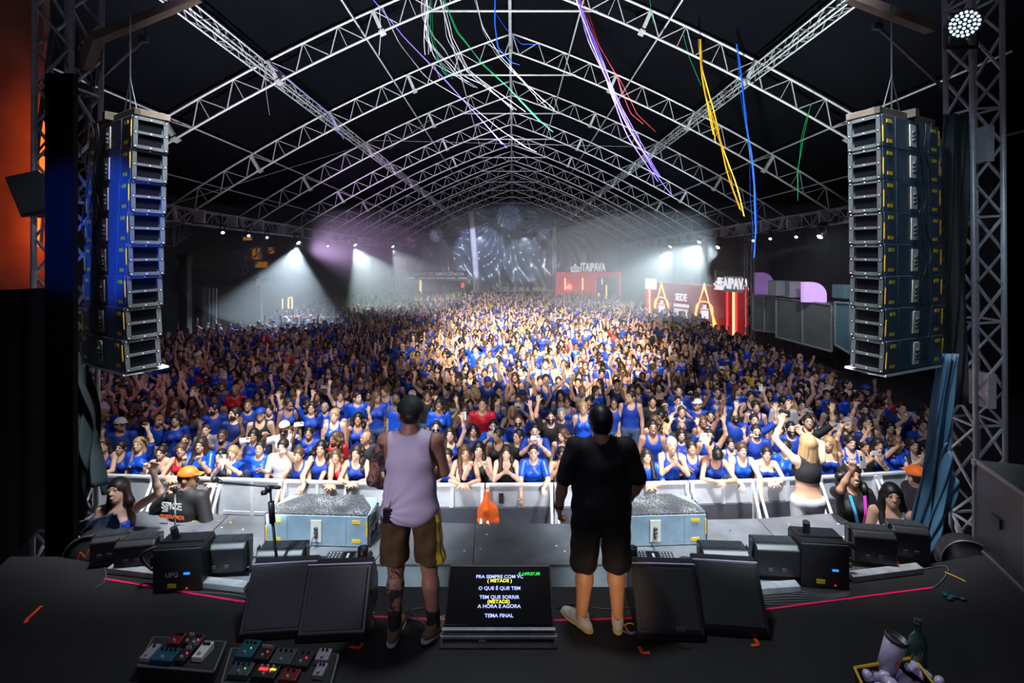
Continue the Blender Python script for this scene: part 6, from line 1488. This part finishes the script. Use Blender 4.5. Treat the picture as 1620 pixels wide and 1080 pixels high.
# ------------------------------------------------------------------ microphone stands
def h3(px, py, Y): return at(px, py, Y)
base = Vector((at(443, 700, 4.32).x, 4.32, S)); t0 = at(432, 800, 4.32); t0.x = base.x - .03; top = at(428, 778, 4.30)
r = empty('microphone_stand', base, label='black boom microphone stand behind the left floor monitors', cat='microphone stand'); L0 = lambda p: Vector(p) - base
b = MB(); b.lathe([(0, 0), (.13, 0), (.13, .02), (.03, .035), (0, .035)], 24); b.build('base', 'black_plastic', r, True)
b = MB(); b.tube((0, 0, .03), L0(at(431, 822, 4.31)), .013, 10); b.build('pole', 'black_plastic', r, True); b = MB(); b.tube(L0(at(431, 826, 4.31)), L0(at(429, 794, 4.30)), .026, 12); b.build('grip', 'black_plastic', r, True)
b = MB(); b.tube(L0(at(429, 796, 4.30)), L0(top), .009, 8); b.build('inner_pole', 'steel_dark', r, True)
b = MB(); b.tube(L0(at(350, 763, 4.36)), L0(at(441, 771, 4.26)), .008, 8); b.build('boom', 'black_plastic', r, True); b = MB(); b.tube(L0(at(428, 770, 4.27)), L0(at(443, 771, 4.25)), .015, 10); b.box(L0(at(425, 773, 4.29)), (.045, .04, .05)); b.lathe([(0, -.02), (.02, -.02), (.02, .02), (0, .02)], 10, L0(at(418, 779, 4.28)), Vector((1, 0, .2))); b.build('boom_clutch', 'black_plastic', r, True)
m0, m1 = at(351, 763, 4.36), at(340, 758, 4.42); r = empty('microphone', m0, label='black vocal microphone at the end of the boom', cat='microphone'); d = (m1 - m0).normalized()
MB().tube((0, 0, 0) , d * .09, .013, 12, .019).build('handle', 'black_plastic', r, True); b = MB(); b.lathe([(0, .085), (.018, .088), (.027, .105), (.028, .125), (.02, .145), (0, .152)], 16, (0, 0, 0), d); b.build('grille', 'steel_dark', r, True)
p = onz(277, 850, DK); r = empty('microphone_stand', p, label='thin grey straight stand on the left platform behind the orange-capped guard', cat='microphone stand'); hgt = (850 - 778) / FPX * p.y
MB().tube((0, 0, .01), (0, 0, hgt), .009, 8).build('pole', 'steel_grey', r, True); MB().lathe([(0, 0), (.09, 0), (.09, .012), (0, .018)], 20).build('base', 'black_plastic', r, True); MB().lathe([(0, 0), (.022, 0), (.026, .03), (.02, .06), (0, .065)], 12, (0, 0, hgt)).build('top_clip', 'black_plastic', r, True)
# silver cup on the right platform
p = onz(1213, 880, DK); b = MB(); b.lathe([(0, 0), (.034, 0), (.042, .10), (.038, .10), (.032, .01), (0, .01)], 20); o = b.build('metal_cup', 'aluminium', smooth=True); o.location = p; tag(o, 'small silver cup standing on the right black platform', 'cup')

# ------------------------------------------------------------------ cables
def cable(pts, m, label, r=.006, z=None, cat='cable', grp=None):
    q = [onz(x, y, S + r) for x, y in pts]; s = []
    for i in range(len(q) - 1):
        p0, p1, p2, p3 = q[max(i - 1, 0)], q[i], q[i + 1], q[min(i + 2, len(q) - 1)]
        for k in range(5):
            t = k / 5; s.append(.5 * ((2 * p1) + (p2 - p0) * t + (2 * p0 - 5 * p1 + 4 * p2 - p3) * t * t + (3 * p1 - p0 - 3 * p2 + p3) * t ** 3))
    s.append(q[-1]); tag(MB().path(s, r, 6).build('floor_cable', m, smooth=True), label, cat, grp)
cable([(585, 985), (575, 1000), (566, 994), (580, 978), (592, 968)], 'yellow_tape', 'yellow cable curl on the floor left of the tank top man', .004)
cable([(560, 985), (566, 1002), (590, 999), (596, 985), (588, 972)], 'rubber', 'black cable loop by the foot of the left floor monitors')
cable([(648, 960), (640, 974), (668, 982), (690, 975), (672, 962), (650, 968), (676, 990)], 'cab_side', 'coiled grey cable between the feet of the tank top man', .005)
cable([(880, 962), (905, 955), (960, 963), (1005, 960)], 'rubber', 'black cable running behind the man in black'); cable([(985, 990), (998, 985), (1008, 996), (996, 1000), (988, 988)], 'yellow_tape', 'yellow cable knot beside the right floor monitors', .004)
cable([(982, 994), (996, 1002), (1006, 1000)], 'led_blue_cable' if 'led_blue_cable' in MATS else mat('led_blue_cable', (.02, .15, .6), .5).name, 'short blue cable tail beside the right floor monitors', .006); cable([(978, 992), (990, 1000), (1004, 1003)], 'orange_cloth', 'short orange cable tail beside the right floor monitors', .004)
for i in range(6): cable([(1204, 938 + i * 3.4), (1250, 933 + i * 4.5), (1300, 940 + i * 2.0), (1345, 936 + i * 1.2)], 'cab_side', 'thin cable of the bundle right of the outer floor monitor', .004, grp='cable bundle right of the monitors')
cable([(1206, 975), (1222, 982), (1216, 992), (1206, 988)], 'rubber', 'black cable coil at the side of the outer right floor monitor', .008)
cable([(1495, 905), (1512, 912), (1528, 920)], 'yellow_tape', 'short yellow cable near the right fan', .006); cable([(1395, 915), (1480, 896), (1500, 900), (1490, 918), (1476, 930)], 'cab_side', 'grey cable trailing beside the right fan', .006)
cable([(235, 925), (300, 935), (365, 940), (400, 948)], 'cab_side', 'grey cable lying behind the microphone stand lamps', .005)
cable([(165, 897), (168, 915), (158, 925), (150, 930)], 'cab_side', 'grey cable trailing from the left fan', .005)
# crumpled blue wrapper and small bottle at the sides
b = MB(); F = Field((-.1, -.1, 0), (.1, .1, .06), .006); rr = random.Random(8)
for i in range(7): F.ell((rr.uniform(-.06, .06), rr.uniform(-.05, .05), .015), (.025, .02, .012), None, .01)
V, Q = F.mesh(); o = link(bpy.data.objects.new('wrapper', np_mesh('wrapper', V, Q, ['pedal_teal']))); o.location = onz(1508, 946, S); tag(o, 'crumpled blue wrapper on the stage floor at the right', 'wrapper')
# ------------------------------------------------------------------ flight cases at the right wing
def flight_case(p0, p1, h, d, label, zb=S):
    p0, p1 = Vector(p0), Vector(p1); r = empty('flight_case', (p0.x, p0.y, zb), math.atan2(p1.y - p0.y, p1.x - p0.x), label, 'flight case'); L = (p1 - p0).length
    MB().box((L / 2, d / 2, h / 2), (L, d, h)).build('body', 'case_panel', r); b = MB()
    for x in (0, L * .52, L):
        b.box((x, -.004, h / 2), (.035, .02, h))
    for z in (0.02, h - .01): b.box((L / 2, -.004, z), (L, .02, .03))
    b.build('edge_trim', 'case_trim', r)
    for x in (.02, L - .02): MB().box((x, -.01, h - .02), (.06, .03, .06)).build('corner', 'case_trim', r)
    MB().box((L * .25, -.012, h * .5), (.14, .02, .09)).build('handle', 'black_plastic', r); return r
mat('case_panel', (.035, .038, .042), .4, noise=.3, nscale=6); mat('case_trim', (.16, .17, .18), .4, metal=.4)
flight_case((4.62, 5.05, 0), (4.15, 3.6, 0), .86, .6, 'large dark road case standing at the right wing of the stage')
o = MB().box((0, 0, .03), (.35, .25, .06)).build('control_box', 'black_plastic', bevel=.01); o.location = (4.72, 4.3, S + .86); o.rotation_euler = (0, 0, -1.2); tag(o, 'small control box with red lights on the right road case', 'control box')
for k in range(4): q = MB().box((-.12 + k * .07, -.05 + (k % 2) * .06, .064), (.03, .008, .006)).build('red_indicator', 'led_red', o)
# ------------------------------------------------------------------ round lamp on the right tower, speaker and glow at the left wing
p = at(1526, 38, 5.6); r = empty('wash_light', p, label='round white LED wash light at the top of the right tower', cat='stage light'); d = (Vector((0, 0, CZ)) - p).normalized(); q = d.to_track_quat('Z', 'Y')
b = MB(); b.lathe([(0, -.10), (.12, -.10), (.15, -.02), (.155, .02), (.145, .02), (.14, .0)], 28, (0, 0, 0), d); b.build('housing', 'black_plastic', r, True); b = MB(); b.lathe([(0, -.002), (.142, -.002), (.142, .002), (0, .002)], 28, (0, 0, 0), d); b.build('face', 'pedal_grey', r)
b = MB()
for ring, n_ in ((0, 1), (.045, 6), (.085, 12), (.122, 18)):
    for k in range(n_):
        a = 2 * math.pi * k / n_ + ring * 9; c = q @ Vector((ring * math.cos(a), ring * math.sin(a), .004)); b.lathe([(0, 0), (.0155, 0), (.012, .006), (0, .008)], 8, c, d)
b.build('led_cluster', 'led_lens', r); b = MB(); b.box((0, .05, -.24), (.34, .04, .03)); b.box((-.17, .05, -.12), (.02, .04, .25)); b.box((.17, .05, -.12), (.02, .04, .25)); b.build('yoke', 'black_plastic', r)
# orange lit wall of the left wing with its LED strips
o = MB().box((-7.7, 6.9, 4.9), (2.7, .1, 6.6)).build('wall_wing_left', mat('wing_wall', (.20, .12, .08), .8, noise=.3, nscale=2)); o['kind'] = 'structure'
for (x0, y0, x1, y1, lab) in ((72, 152, 66, 275, 'upper red-orange LED strip on the left wing'), (61, 335, 57, 390, 'lower red-orange LED strip on the left wing')):
    a, b_ = at(x0, y0, 6.4), at(x1, y1, 6.4); r = empty('led_strip', a, label=lab, cat='light strip'); MB().strip([(0, 0, 0), b_ - a], .05, .02).build('diffuser', 'led_orange', r); MB().strip([(0, .03, 0), (b_ - a) + Vector((0, .03, 0))], .08, .03).build('channel', 'steel_dark', r)
    m_ = (a + b_) / 2; l = bpy.data.lights.new('led_strip_light', 'AREA'); l.shape = 'RECTANGLE'; l.size = .1; l.size_y = (a - b_).length; l.energy = 8; l.color = (1, .13, .015); lo = link(bpy.data.objects.new('led_strip_light', l)); lo.location = m_ + Vector((-.10, .05, 0)); aim(lo, m_ + Vector((-1.0, .75, 0))); lo.rotation_euler = (lo.rotation_euler.x, lo.rotation_euler.y, lo.rotation_euler.z)
p = at(54, 308, 5.9); r = empty('side_speaker', p, R(20), 'black loudspeaker hanging tilted before the orange wing', 'speaker'); r.rotation_euler = (0, R(-18), R(20)); b = MB(); b.prism([(-.16, -.1), (.16, -.1), (.10, .2), (-.10, .2)], -.24, .24); b.build('cabinet', 'black_box', r, bevel=.01); MB().box((0, -.108, 0), (.28, .012, .42)).build('grille', 'grille_black', r); MB().box((.25, .25, 0), (.16, .04, .3)).build('bracket', 'steel_dark', r)
o = MB().prism([(-4.62, 5.0), (-4.34, 5.0), (-4.34, 5.06), (-4.62, 5.06)], 0, 6.4).build('wall_wing_mask', 'velvet_black'); o['kind'] = 'structure'
box_truss('wing_truss', at(95, 250, 6.1), at(120, 60, 6.1), .3, .3, .4, 'dark upright truss beside the orange wing', m='steel_dark', r=.025)
# ------------------------------------------------------------------ pedalboards
def pedal(parent_board, x, y, w, d, h, m, label, z, knobs=3, led=None, rz=0, grp=None):
    o = empty('effects_pedal', parent_board.matrix_basis @ Vector((x, y, z)), parent_board.rotation_euler.z + rz, label, 'effects pedal', grp)
    b = MB(); b.prismx([(-d / 2, 0), (-d / 2, h * .7), (d / 2, h), (d / 2, 0)], -w / 2, w / 2); b.build('housing', m, o, bevel=.004)
    for k in range(knobs): b = MB(); b.lathe([(0, 0), (.009, 0), (.007, .016), (0, .016)], 10, (-w / 2 + w * (k + 1) / (knobs + 1), d * .28, h * .94)); b.build('knob', 'black_plastic' if m != 'black_plastic' else 'pedal_white', o)
    b = MB(); b.lathe([(0, 0), (.011, 0), (.009, .014), (0, .014)], 10, (0, -d * .3, h * .76)); b.build('foot_switch', 'steel_grey', o)
    if led: b = MB(); b.lathe([(0, 0), (.006, 0), (.004, .005), (0, .005)], 8, (w * .2, -d * .02, h * .88)); b.build('indicator', led, o)
    return o
def board(pts, label, label2):
    q = [onz(x, y, S + .1) for x, y in pts]; c = sum(q, Vector()) / 4; a = math.atan2((q[1] - q[0]).y, (q[1] - q[0]).x); r = empty('pedalboard', (c.x, c.y, S), a, label, 'pedalboard')
    M_ = r.matrix_basis.inverted() if False else Matrix.Rotation(-a, 4, 'Z'); l = [M_ @ (p - Vector((c.x, c.y, S + .1))) for p in q]
    MB().prism([(p.x, p.y) for p in l], .0, .085).build('case', 'black_box', r, bevel=.004)
    MB().prism([(p.x * .97, p.y * .95) for p in l], .085, .10).build('deck', 'black_matte', r)
    b = MB()
    for i in range(4): b.tube((l[i].x, l[i].y, .09), (l[(i + 1) % 4].x, l[(i + 1) % 4].y, .09), .009, 6)
    b.build('edge_trim', 'case_trim', r); return r
B1 = board([(218, 1050), (338, 1060), (357, 1014), (243, 1006)], 'pedalboard with blue pedal at the lower left of the stage, nearer the wing', '')
bpy.context.view_layer.update()
for (x, y, w, d, h, m_, lab, kn, led) in [(-.20, -.05, .07, .12, .04, 'pedal_white', 'small white pedal at the left edge of the first pedalboard', 1, None), (-.07, -.07, .16, .10, .045, 'pedal_teal', 'wide blue pedal on the first pedalboard', 4, None), (.06, -.05, .07, .12, .045, 'black_plastic', 'black pedal with a red light on the first pedalboard', 2, 'led_red'),
      (.16, -.01, .075, .13, .05, 'plate_white', 'cream pedal at the right end of the first pedalboard', 3, None), (.05, .07, .07, .09, .045, 'pedal_grey', 'grey pedal behind the red-lit one on the first pedalboard', 3, 'led_red'), (-.10, .07, .09, .09, .05, 'red_gloss', 'dark red pedal at the back of the first pedalboard', 3, None), (-.01, .08, .06, .08, .045, 'black_plastic', 'small black pedal beside the dark red one', 2, None)]:
    pedal(B1, x, y, w, d, h, m_, lab, .101, kn, led)
B2 = board([(350, 1078), (520, 1092), (535, 1034), (366, 1024)], 'larger pedalboard with teal and white pedals before the left floor monitors', '')
bpy.context.view_layer.update()
for (x, y, w, d, h, m_, lab, kn, led) in [(-.27, .07, .12, .13, .07, 'pedal_teal', 'large teal pedal at the back left of the larger pedalboard', 3, 'led_green'), (-.14, .06, .10, .11, .06, 'black_plastic', 'black pedal with pale knobs next to the teal pedal', 4, 'led_red'), (-.0, .05, .15, .12, .05, 'pedal_grey', 'silver-grey pedal in the middle of the larger pedalboard', 3, None),
      (.14, .05, .12, .12, .045, 'black_matte', 'dark pedal with a red light on the larger pedalboard', 2, 'led_red'), (.27, .08, .09, .08, .06, 'pedal_white', 'white pedal at the back right of the larger pedalboard', 2, None), (.30, -.03, .07, .09, .045, 'pedal_white', 'small white pedal at the right edge of the larger pedalboard', 2, None),
      (-.22, -.08, .14, .09, .05, 'pedal_grey', 'grey pedal with green light at the front of the larger pedalboard', 3, 'led_green'), (-.05, -.08, .16, .09, .045, 'black_plastic', 'black display pedal at the front of the larger pedalboard', 3, 'led_red'), (.12, -.09, .12, .08, .045, 'red_gloss', 'dark red pedal at the front of the larger pedalboard', 2, None)]:
    o = pedal(B2, x, y, w, d, h, m_, lab, .101, kn, led)
    if 'display' in lab: MB().box((-.02, .01, .042), (.06, .02, .004)).build('red_display', 'led_red', o); MB().box((.045, .01, .043), (.04, .012, .004)).build('yellow_display', 'text_yellow', o)
# ------------------------------------------------------------------ ice tray on a stand at the lower right, with tumbler and bottle
TZ = 2.72; q = [onz(x, y, TZ) for x, y in ((1378, 1112), (1500, 1112), (1446, 1040), (1352, 1056))]
tc_ = sum(q, Vector()) / 4; r = empty('ice_tray', (tc_.x, tc_.y, 0), label='low tray of ice with yellow edges at the lower right corner', cat='tray'); l = [p - Vector((tc_.x, tc_.y, 0)) for p in q]
MB().prism([(p.x, p.y) for p in l], TZ - .10, TZ - .09).build('bottom', 'black_plastic', r); b = MB(); w_ = MB()
for i in range(4):
    a, c = l[i], l[(i + 1) % 4]; b.tube((a.x, a.y, TZ), (c.x, c.y, TZ), .006, 6); w_.hexa([Vector((a.x, a.y, TZ - .1)), Vector((c.x, c.y, TZ - .1)), Vector((c.x * .98, c.y * .98, TZ - .1)), Vector((a.x * .98, a.y * .98, TZ - .1)), Vector((a.x, a.y, TZ)), Vector((c.x, c.y, TZ)), Vector((c.x * .98, c.y * .98, TZ)), Vector((a.x * .98, a.y * .98, TZ))])
b.build('rim', 'yellow_tape', r); w_.build('side_wall', 'black_plastic', r)
o = MB().box((0, 0, (TZ - .10 + S) / 2), (.30, .24, TZ - .10 - S)).build('side_table', 'black_matte', bevel=.01); o.location = (tc_.x + .02, tc_.y - .02, 0); tag(o, 'black stand carrying the ice tray at the lower right', 'stand')
rr = random.Random(12)
for i, (px, py, s_) in enumerate([(1385, 1062, 1.2), (1400, 1068, 1.3), (1372, 1070, 1.0), (1420, 1060, 1.1), (1438, 1052, 1.0), (1450, 1060, 1.2), (1434, 1075, 1.3), (1465, 1068, 1.1), (1410, 1085, 1.3), (1390, 1085, 1.2), (1450, 1085, 1.2), (1485, 1080, .9), (1428, 1066, .9)]):
    F = Field((-.06, -.06, -.06), (.06, .06, .06), .005); F.rbox((0, 0, 0), (.022 * s_, .017 * s_, .016 * s_), .008, rotm(rr.uniform(0, 180), rr.uniform(-40, 40), rr.uniform(-40, 40))); F.ell((rr.uniform(-.01, .01), rr.uniform(-.01, .01), .01), (.018 * s_, .018 * s_, .016 * s_), None, .01); V, Q = F.mesh()
    o = link(bpy.data.objects.new('ice_cube', np_mesh('ice_cube', V, Q, ['ice']))); p = onz(px, py, TZ - .03); p.z = TZ - .05 + (i % 3) * .012; o.location = p; tag(o, 'rounded violet-lit lump of ice in the yellow-edged tray', 'ice', 'ice lumps in the tray')
a, c = onz(1402, 1058, TZ - .02), at(1419, 1008, onz(1402, 1058, TZ - .02).y - .01); d = (c - a); hh = d.length * 1.15
r = empty('tumbler', a - d.normalized() * .02, label='white tumbler with an orange emblem standing in the ice tray', cat='tumbler'); dn = d.normalized(); b = MB(); b.lathe([(0, 0), (.036, 0), (.043, hh * .9), (.040, hh * .9), (.033, .01), (0, .01)], 28, (0, 0, 0), dn); b.build('body', 'tumbler_white', r, True); b = MB(); b.lathe([(.042, hh * .88), (.0445, hh * .9), (.0445, hh), (.0405, hh), (.0405, hh * .88)], 28, (0, 0, 0), dn); b.build('steel_rim', 'steel_dark', r, True)
e = MB(); qn = dn.to_track_quat('Z', 'Y'); cc = dn * hh * .45 + Vector((0, -.0405, -.004)); e.path([cc + Vector((.008 * math.cos(t_) , -.0015, .020 * math.sin(t_))) for t_ in [R(30 * k) for k in range(13)]], .0016, 5); e.path([cc + Vector((0, -.002, -.016)), cc + Vector((.004, -.002, 0)), cc + Vector((-.003, -.002, .014))], .0016, 5); e.build('emblem', 'text_orange', r)
p = onz(1452, 1052, TZ - .03); r = empty('glass_bottle', p, label='dark green glass bottle in the ice tray, right of the tumbler', cat='bottle'); b = MB(); b.lathe([(0, 0), (.034, 0), (.035, .10), (.03, .125), (.014, .15), (.013, .19), (.016, .19), (.016, .2), (0, .2)], 24); b.build('body', 'glass_green', r, True); MB().lathe([(0, .2), (.015, .2), (.015, .21), (0, .21)], 16).build('cap', 'steel_dark', r)
# ------------------------------------------------------------------ streamers caught in the roof
for n_, c_ in (('ribbon_white', (.6, .6, .68)), ('ribbon_blue', (.06, .08, .95)), ('ribbon_green', (.01, .38, .12)), ('ribbon_yellow', (.95, .50, .02)), ('ribbon_violet', (.22, .14, .9)), ('ribbon_red', (.75, .04, .06)), ('ribbon_royal', (.01, .12, .85))): mat(n_, c_, .35)
sr = random.Random(31)
def streamers(m, pts, Y, n, spread, label, w=.022, dropy=0):
    for k in range(n):
        ox, ph = sr.uniform(-spread, spread), sr.uniform(0, 6); Yk = Y + sr.uniform(-.3, .3); L = len(pts); q = []; endt = sr.uniform(.86, 1.0) if n > 1 else 1
        for i in range(0, 24):
            t = i / 23 * endt * (L - 1); a = min(int(t), L - 2); f = t - a; x = pts[a][0] + (pts[a + 1][0] - pts[a][0]) * f; y = pts[a][1] + (pts[a + 1][1] - pts[a][1]) * f
            q.append(at(x + ox * (.3 + t / (L - 1)) + math.sin(t * 2.3 + ph) * spread * .35, y, Yk))
        mb = MB(); wd = Vector((math.cos(ph), math.sin(ph), .1)); mb.strip(q, w, .003, wd); tag(mb.build('streamer', m, smooth=False), label, 'streamer', label if n > 1 else None)
streamers('ribbon_yellow', [(1107, 62), (1110, 100), (1120, 150), (1136, 205), (1150, 250), (1165, 300), (1178, 342)], 13.0, 4, 5, 'yellow paper streamer hanging from the first truss on the right slope', .03)
streamers('ribbon_yellow', [(1108, 62), (1112, 120), (1124, 175), (1134, 226)], 13.0, 2, 3, 'shorter yellow streamer beside the long yellow bunch', .028)
streamers('ribbon_royal', [(1165, 70), (1170, 120), (1178, 180), (1186, 240), (1190, 300), (1194, 362), (1188, 420)], 13.2, 4, 4, 'royal blue streamer hanging below the right purlin', .03)
streamers('ribbon_violet', [(915, -4), (930, 50), (955, 110), (975, 160), (1000, 215), (1030, 265), (1062, 310)], 12.6, 5, 6, 'violet-blue streamer in the bunch right of the ridge', .03)
streamers('ribbon_white', [(912, -4), (935, 65), (965, 130), (980, 170)], 12.6, 2, 5, 'white streamer beside the violet bunch right of the ridge')
streamers('ribbon_red', [(918, -4), (945, 70), (980, 130), (1000, 180), (1036, 212)], 12.6, 2, 5, 'thin red streamer beside the violet bunch', .014)
streamers('ribbon_violet', [(590, -2), (640, 60), (700, 120), (745, 170), (785, 215), (812, 245)], 13.0, 2, 2, 'blue-violet streamer crossing left of the ridge', .026)
streamers('ribbon_white', [(605, 10), (632, 70), (672, 122), (735, 158), (790, 205), (830, 232), (872, 250)], 13.0, 2, 3, 'white streamer running along the blue-violet one left of the ridge')
streamers('ribbon_white', [(674, -4), (676, 30), (682, 60), (700, 90), (730, 120), (768, 140)], 12.4, 6, 12, 'white streamer of the thick bunch left of the ridge', .013)
streamers('ribbon_white', [(674, -4), (672, 40), (676, 90)], 12.4, 3, 8, 'short white streamer hanging straight left of the ridge', .018)
streamers('ribbon_white', [(700, -4), (712, 60), (740, 110), (790, 150), (835, 185)], 12.4, 3, 7, 'long white streamer trailing under the ridge', .013)
streamers('ribbon_green', [(702, -4), (722, 50), (760, 100), (805, 140), (850, 190), (875, 212)], 12.6, 2, 4, 'green streamer trailing under the ridge', .016)
streamers('ribbon_green', [(680, -4), (684, 60), (700, 112), (712, 126)], 12.4, 2, 4, 'short green streamer left of the ridge', .016)
streamers('ribbon_white', [(752, -4), (765, 45), (790, 90), (820, 120), (850, 150), (875, 175)], 12.6, 3, 5, 'white streamer crossing the ridge from the left', .013)
streamers('ribbon_royal', [(783, -4), (784, 40), (788, 75), (808, 98), (830, 105)], 12.6, 2, 2, 'blue streamer curling round the ridge', .022); streamers('ribbon_royal', [(784, 20), (800, 45), (825, 70), (858, 70)], 12.6, 1, 1, 'thin blue streamer end right of the ridge', .016)
streamers('ribbon_white', [(600, 8), (602, 50), (598, 88)], 13, 1, 1, 'single white streamer hanging near the upper left ridge', .014); streamers('ribbon_white', [(418, 108), (421, 145), (426, 182)], 13.6, 1, 1, 'white streamer hanging below the left purlin joint', .014)
streamers('ribbon_white', [(420, 104), (450, 145)], 13.6, 1, 1, 'short white streamer at the left purlin joint', .014); streamers('ribbon_violet', [(432, 102), (480, 145), (520, 180), (545, 220)], 13.6, 1, 1, 'long violet-white streamer trailing from the left purlin', .018)
streamers('ribbon_green', [(1284, 165), (1270, 215), (1262, 270), (1264, 325)], 13.2, 2, 4, 'dark green streamer hanging by the right end of the first truss', .012); streamers('ribbon_green', [(1080, 50), (1090, 90), (1108, 135)], 13.2, 1, 1, 'dark green streamer left of the yellow bunch', .012); streamers('ribbon_green', [(1028, -2), (1033, 36)], 13, 1, 1, 'short green streamer at the top of the first truss', .014)
# ------------------------------------------------------------------ labels of the crowd
ZONES = [(235, 'below left array'), (330, 'past orange-capped guard'), (400, 'near the microphone'), (490, 'past mic stand'), (600, 'left of tank-top man'), (695, 'just past tank-top man'), (790, 'above orange bag'), (900, 'left of black-shirt man'), (1030, 'past black-shirt man'),
         (1130, 'above right cabinet'), (1250, 'left of photographer'), (1320, 'past photographer'), (1400, 'past lanyard wearer'), (1700, 'beside blue cloth')]
ORD = ['at the barrier', 'second row', 'third row', 'fourth row', 'fifth row', 'sixth row', 'seventh row', 'eighth row', 'ninth row', 'tenth row', 'eleventh row', 'twelfth row']
def zone(px): return next(z for m_, z in ZONES if px < m_)
def base_label(p, full=True):
    s = ['person', p['hair'] + (' and beard' if p['beard'] else ''), p['top'] + ((' with ' + p['extra']) if p['extra'] else '')]
    if p['pose'] != 'arms down' and full: s.append(p['pose'])
    s += [ORD[p['row']], zone(p['px'])]; return ', '.join(s)
by = {}
for p in PEOPLE:
    l = base_label(p)
    nw = lambda t: len(t.split())
    if nw(l) > 14: l = base_label(p, False) if p['extra'] else l.replace(' and beard', '').replace('the ', '')
    if nw(l) > 14: l = base_label(p, False).replace(' and beard', '')
    p['lab'] = l; by.setdefault(l, []).append(p)
for l, ps in by.items():
    if len(ps) > 1:
        ps.sort(key=lambda p: p['px'])
        for k, p in enumerate(ps): p['lab'] = l + ', ' + (['left one', 'right one'] if len(ps) == 2 else ['leftmost', 'middle', 'rightmost'] if len(ps) == 3 else ['leftmost', 'centre left', 'centre right', 'rightmost'])[min(k, 3)]
for p in PEOPLE:
    for a_, b_ in ((' and beard', ''), ('just ', ''), ('the ', ''), ('with ', ''), ('black-shirt man', 'man in black')[:0] or ('one hand raised', 'hand raised'), ('forearms on barrier', 'leaning'), ('arm hanging over barrier', 'arm hanging'), ('hands clasped at chin', 'hands clasped')):
        if nw(p['lab']) > 16: p['lab'] = p['lab'].replace(a_, b_)
    if nw(p['lab']) > 16: p['lab'] = p['lab'].replace('person, ', 'person: ').replace(' row,', ' row').replace(', hand raised', '')
for p in PEOPLE: p['o']['label'] = p['lab']; p['o']['group'] = 'people in the crowd'
for ph, p in PHW:
    ph['label'] = 'phone held by %s person in %s, %s, %s' % (p['hair'].replace(' hair', '-haired'), p['top'], ORD[p['row']], zone(p['px']).replace('just ', '')); ph['group'] = 'phones in the crowd'

for p in PEOPLE:
    if len(p['o']['label'].split()) > 16: p['o']['label'] = ' '.join(w for w in p['o']['label'].split() if w not in ('just', 'the', 'with', 'and'))
for ph, p in PHW:
    if len(ph['label'].split()) > 16: ph['label'] = ph['label'].replace(' person in ', ', ')
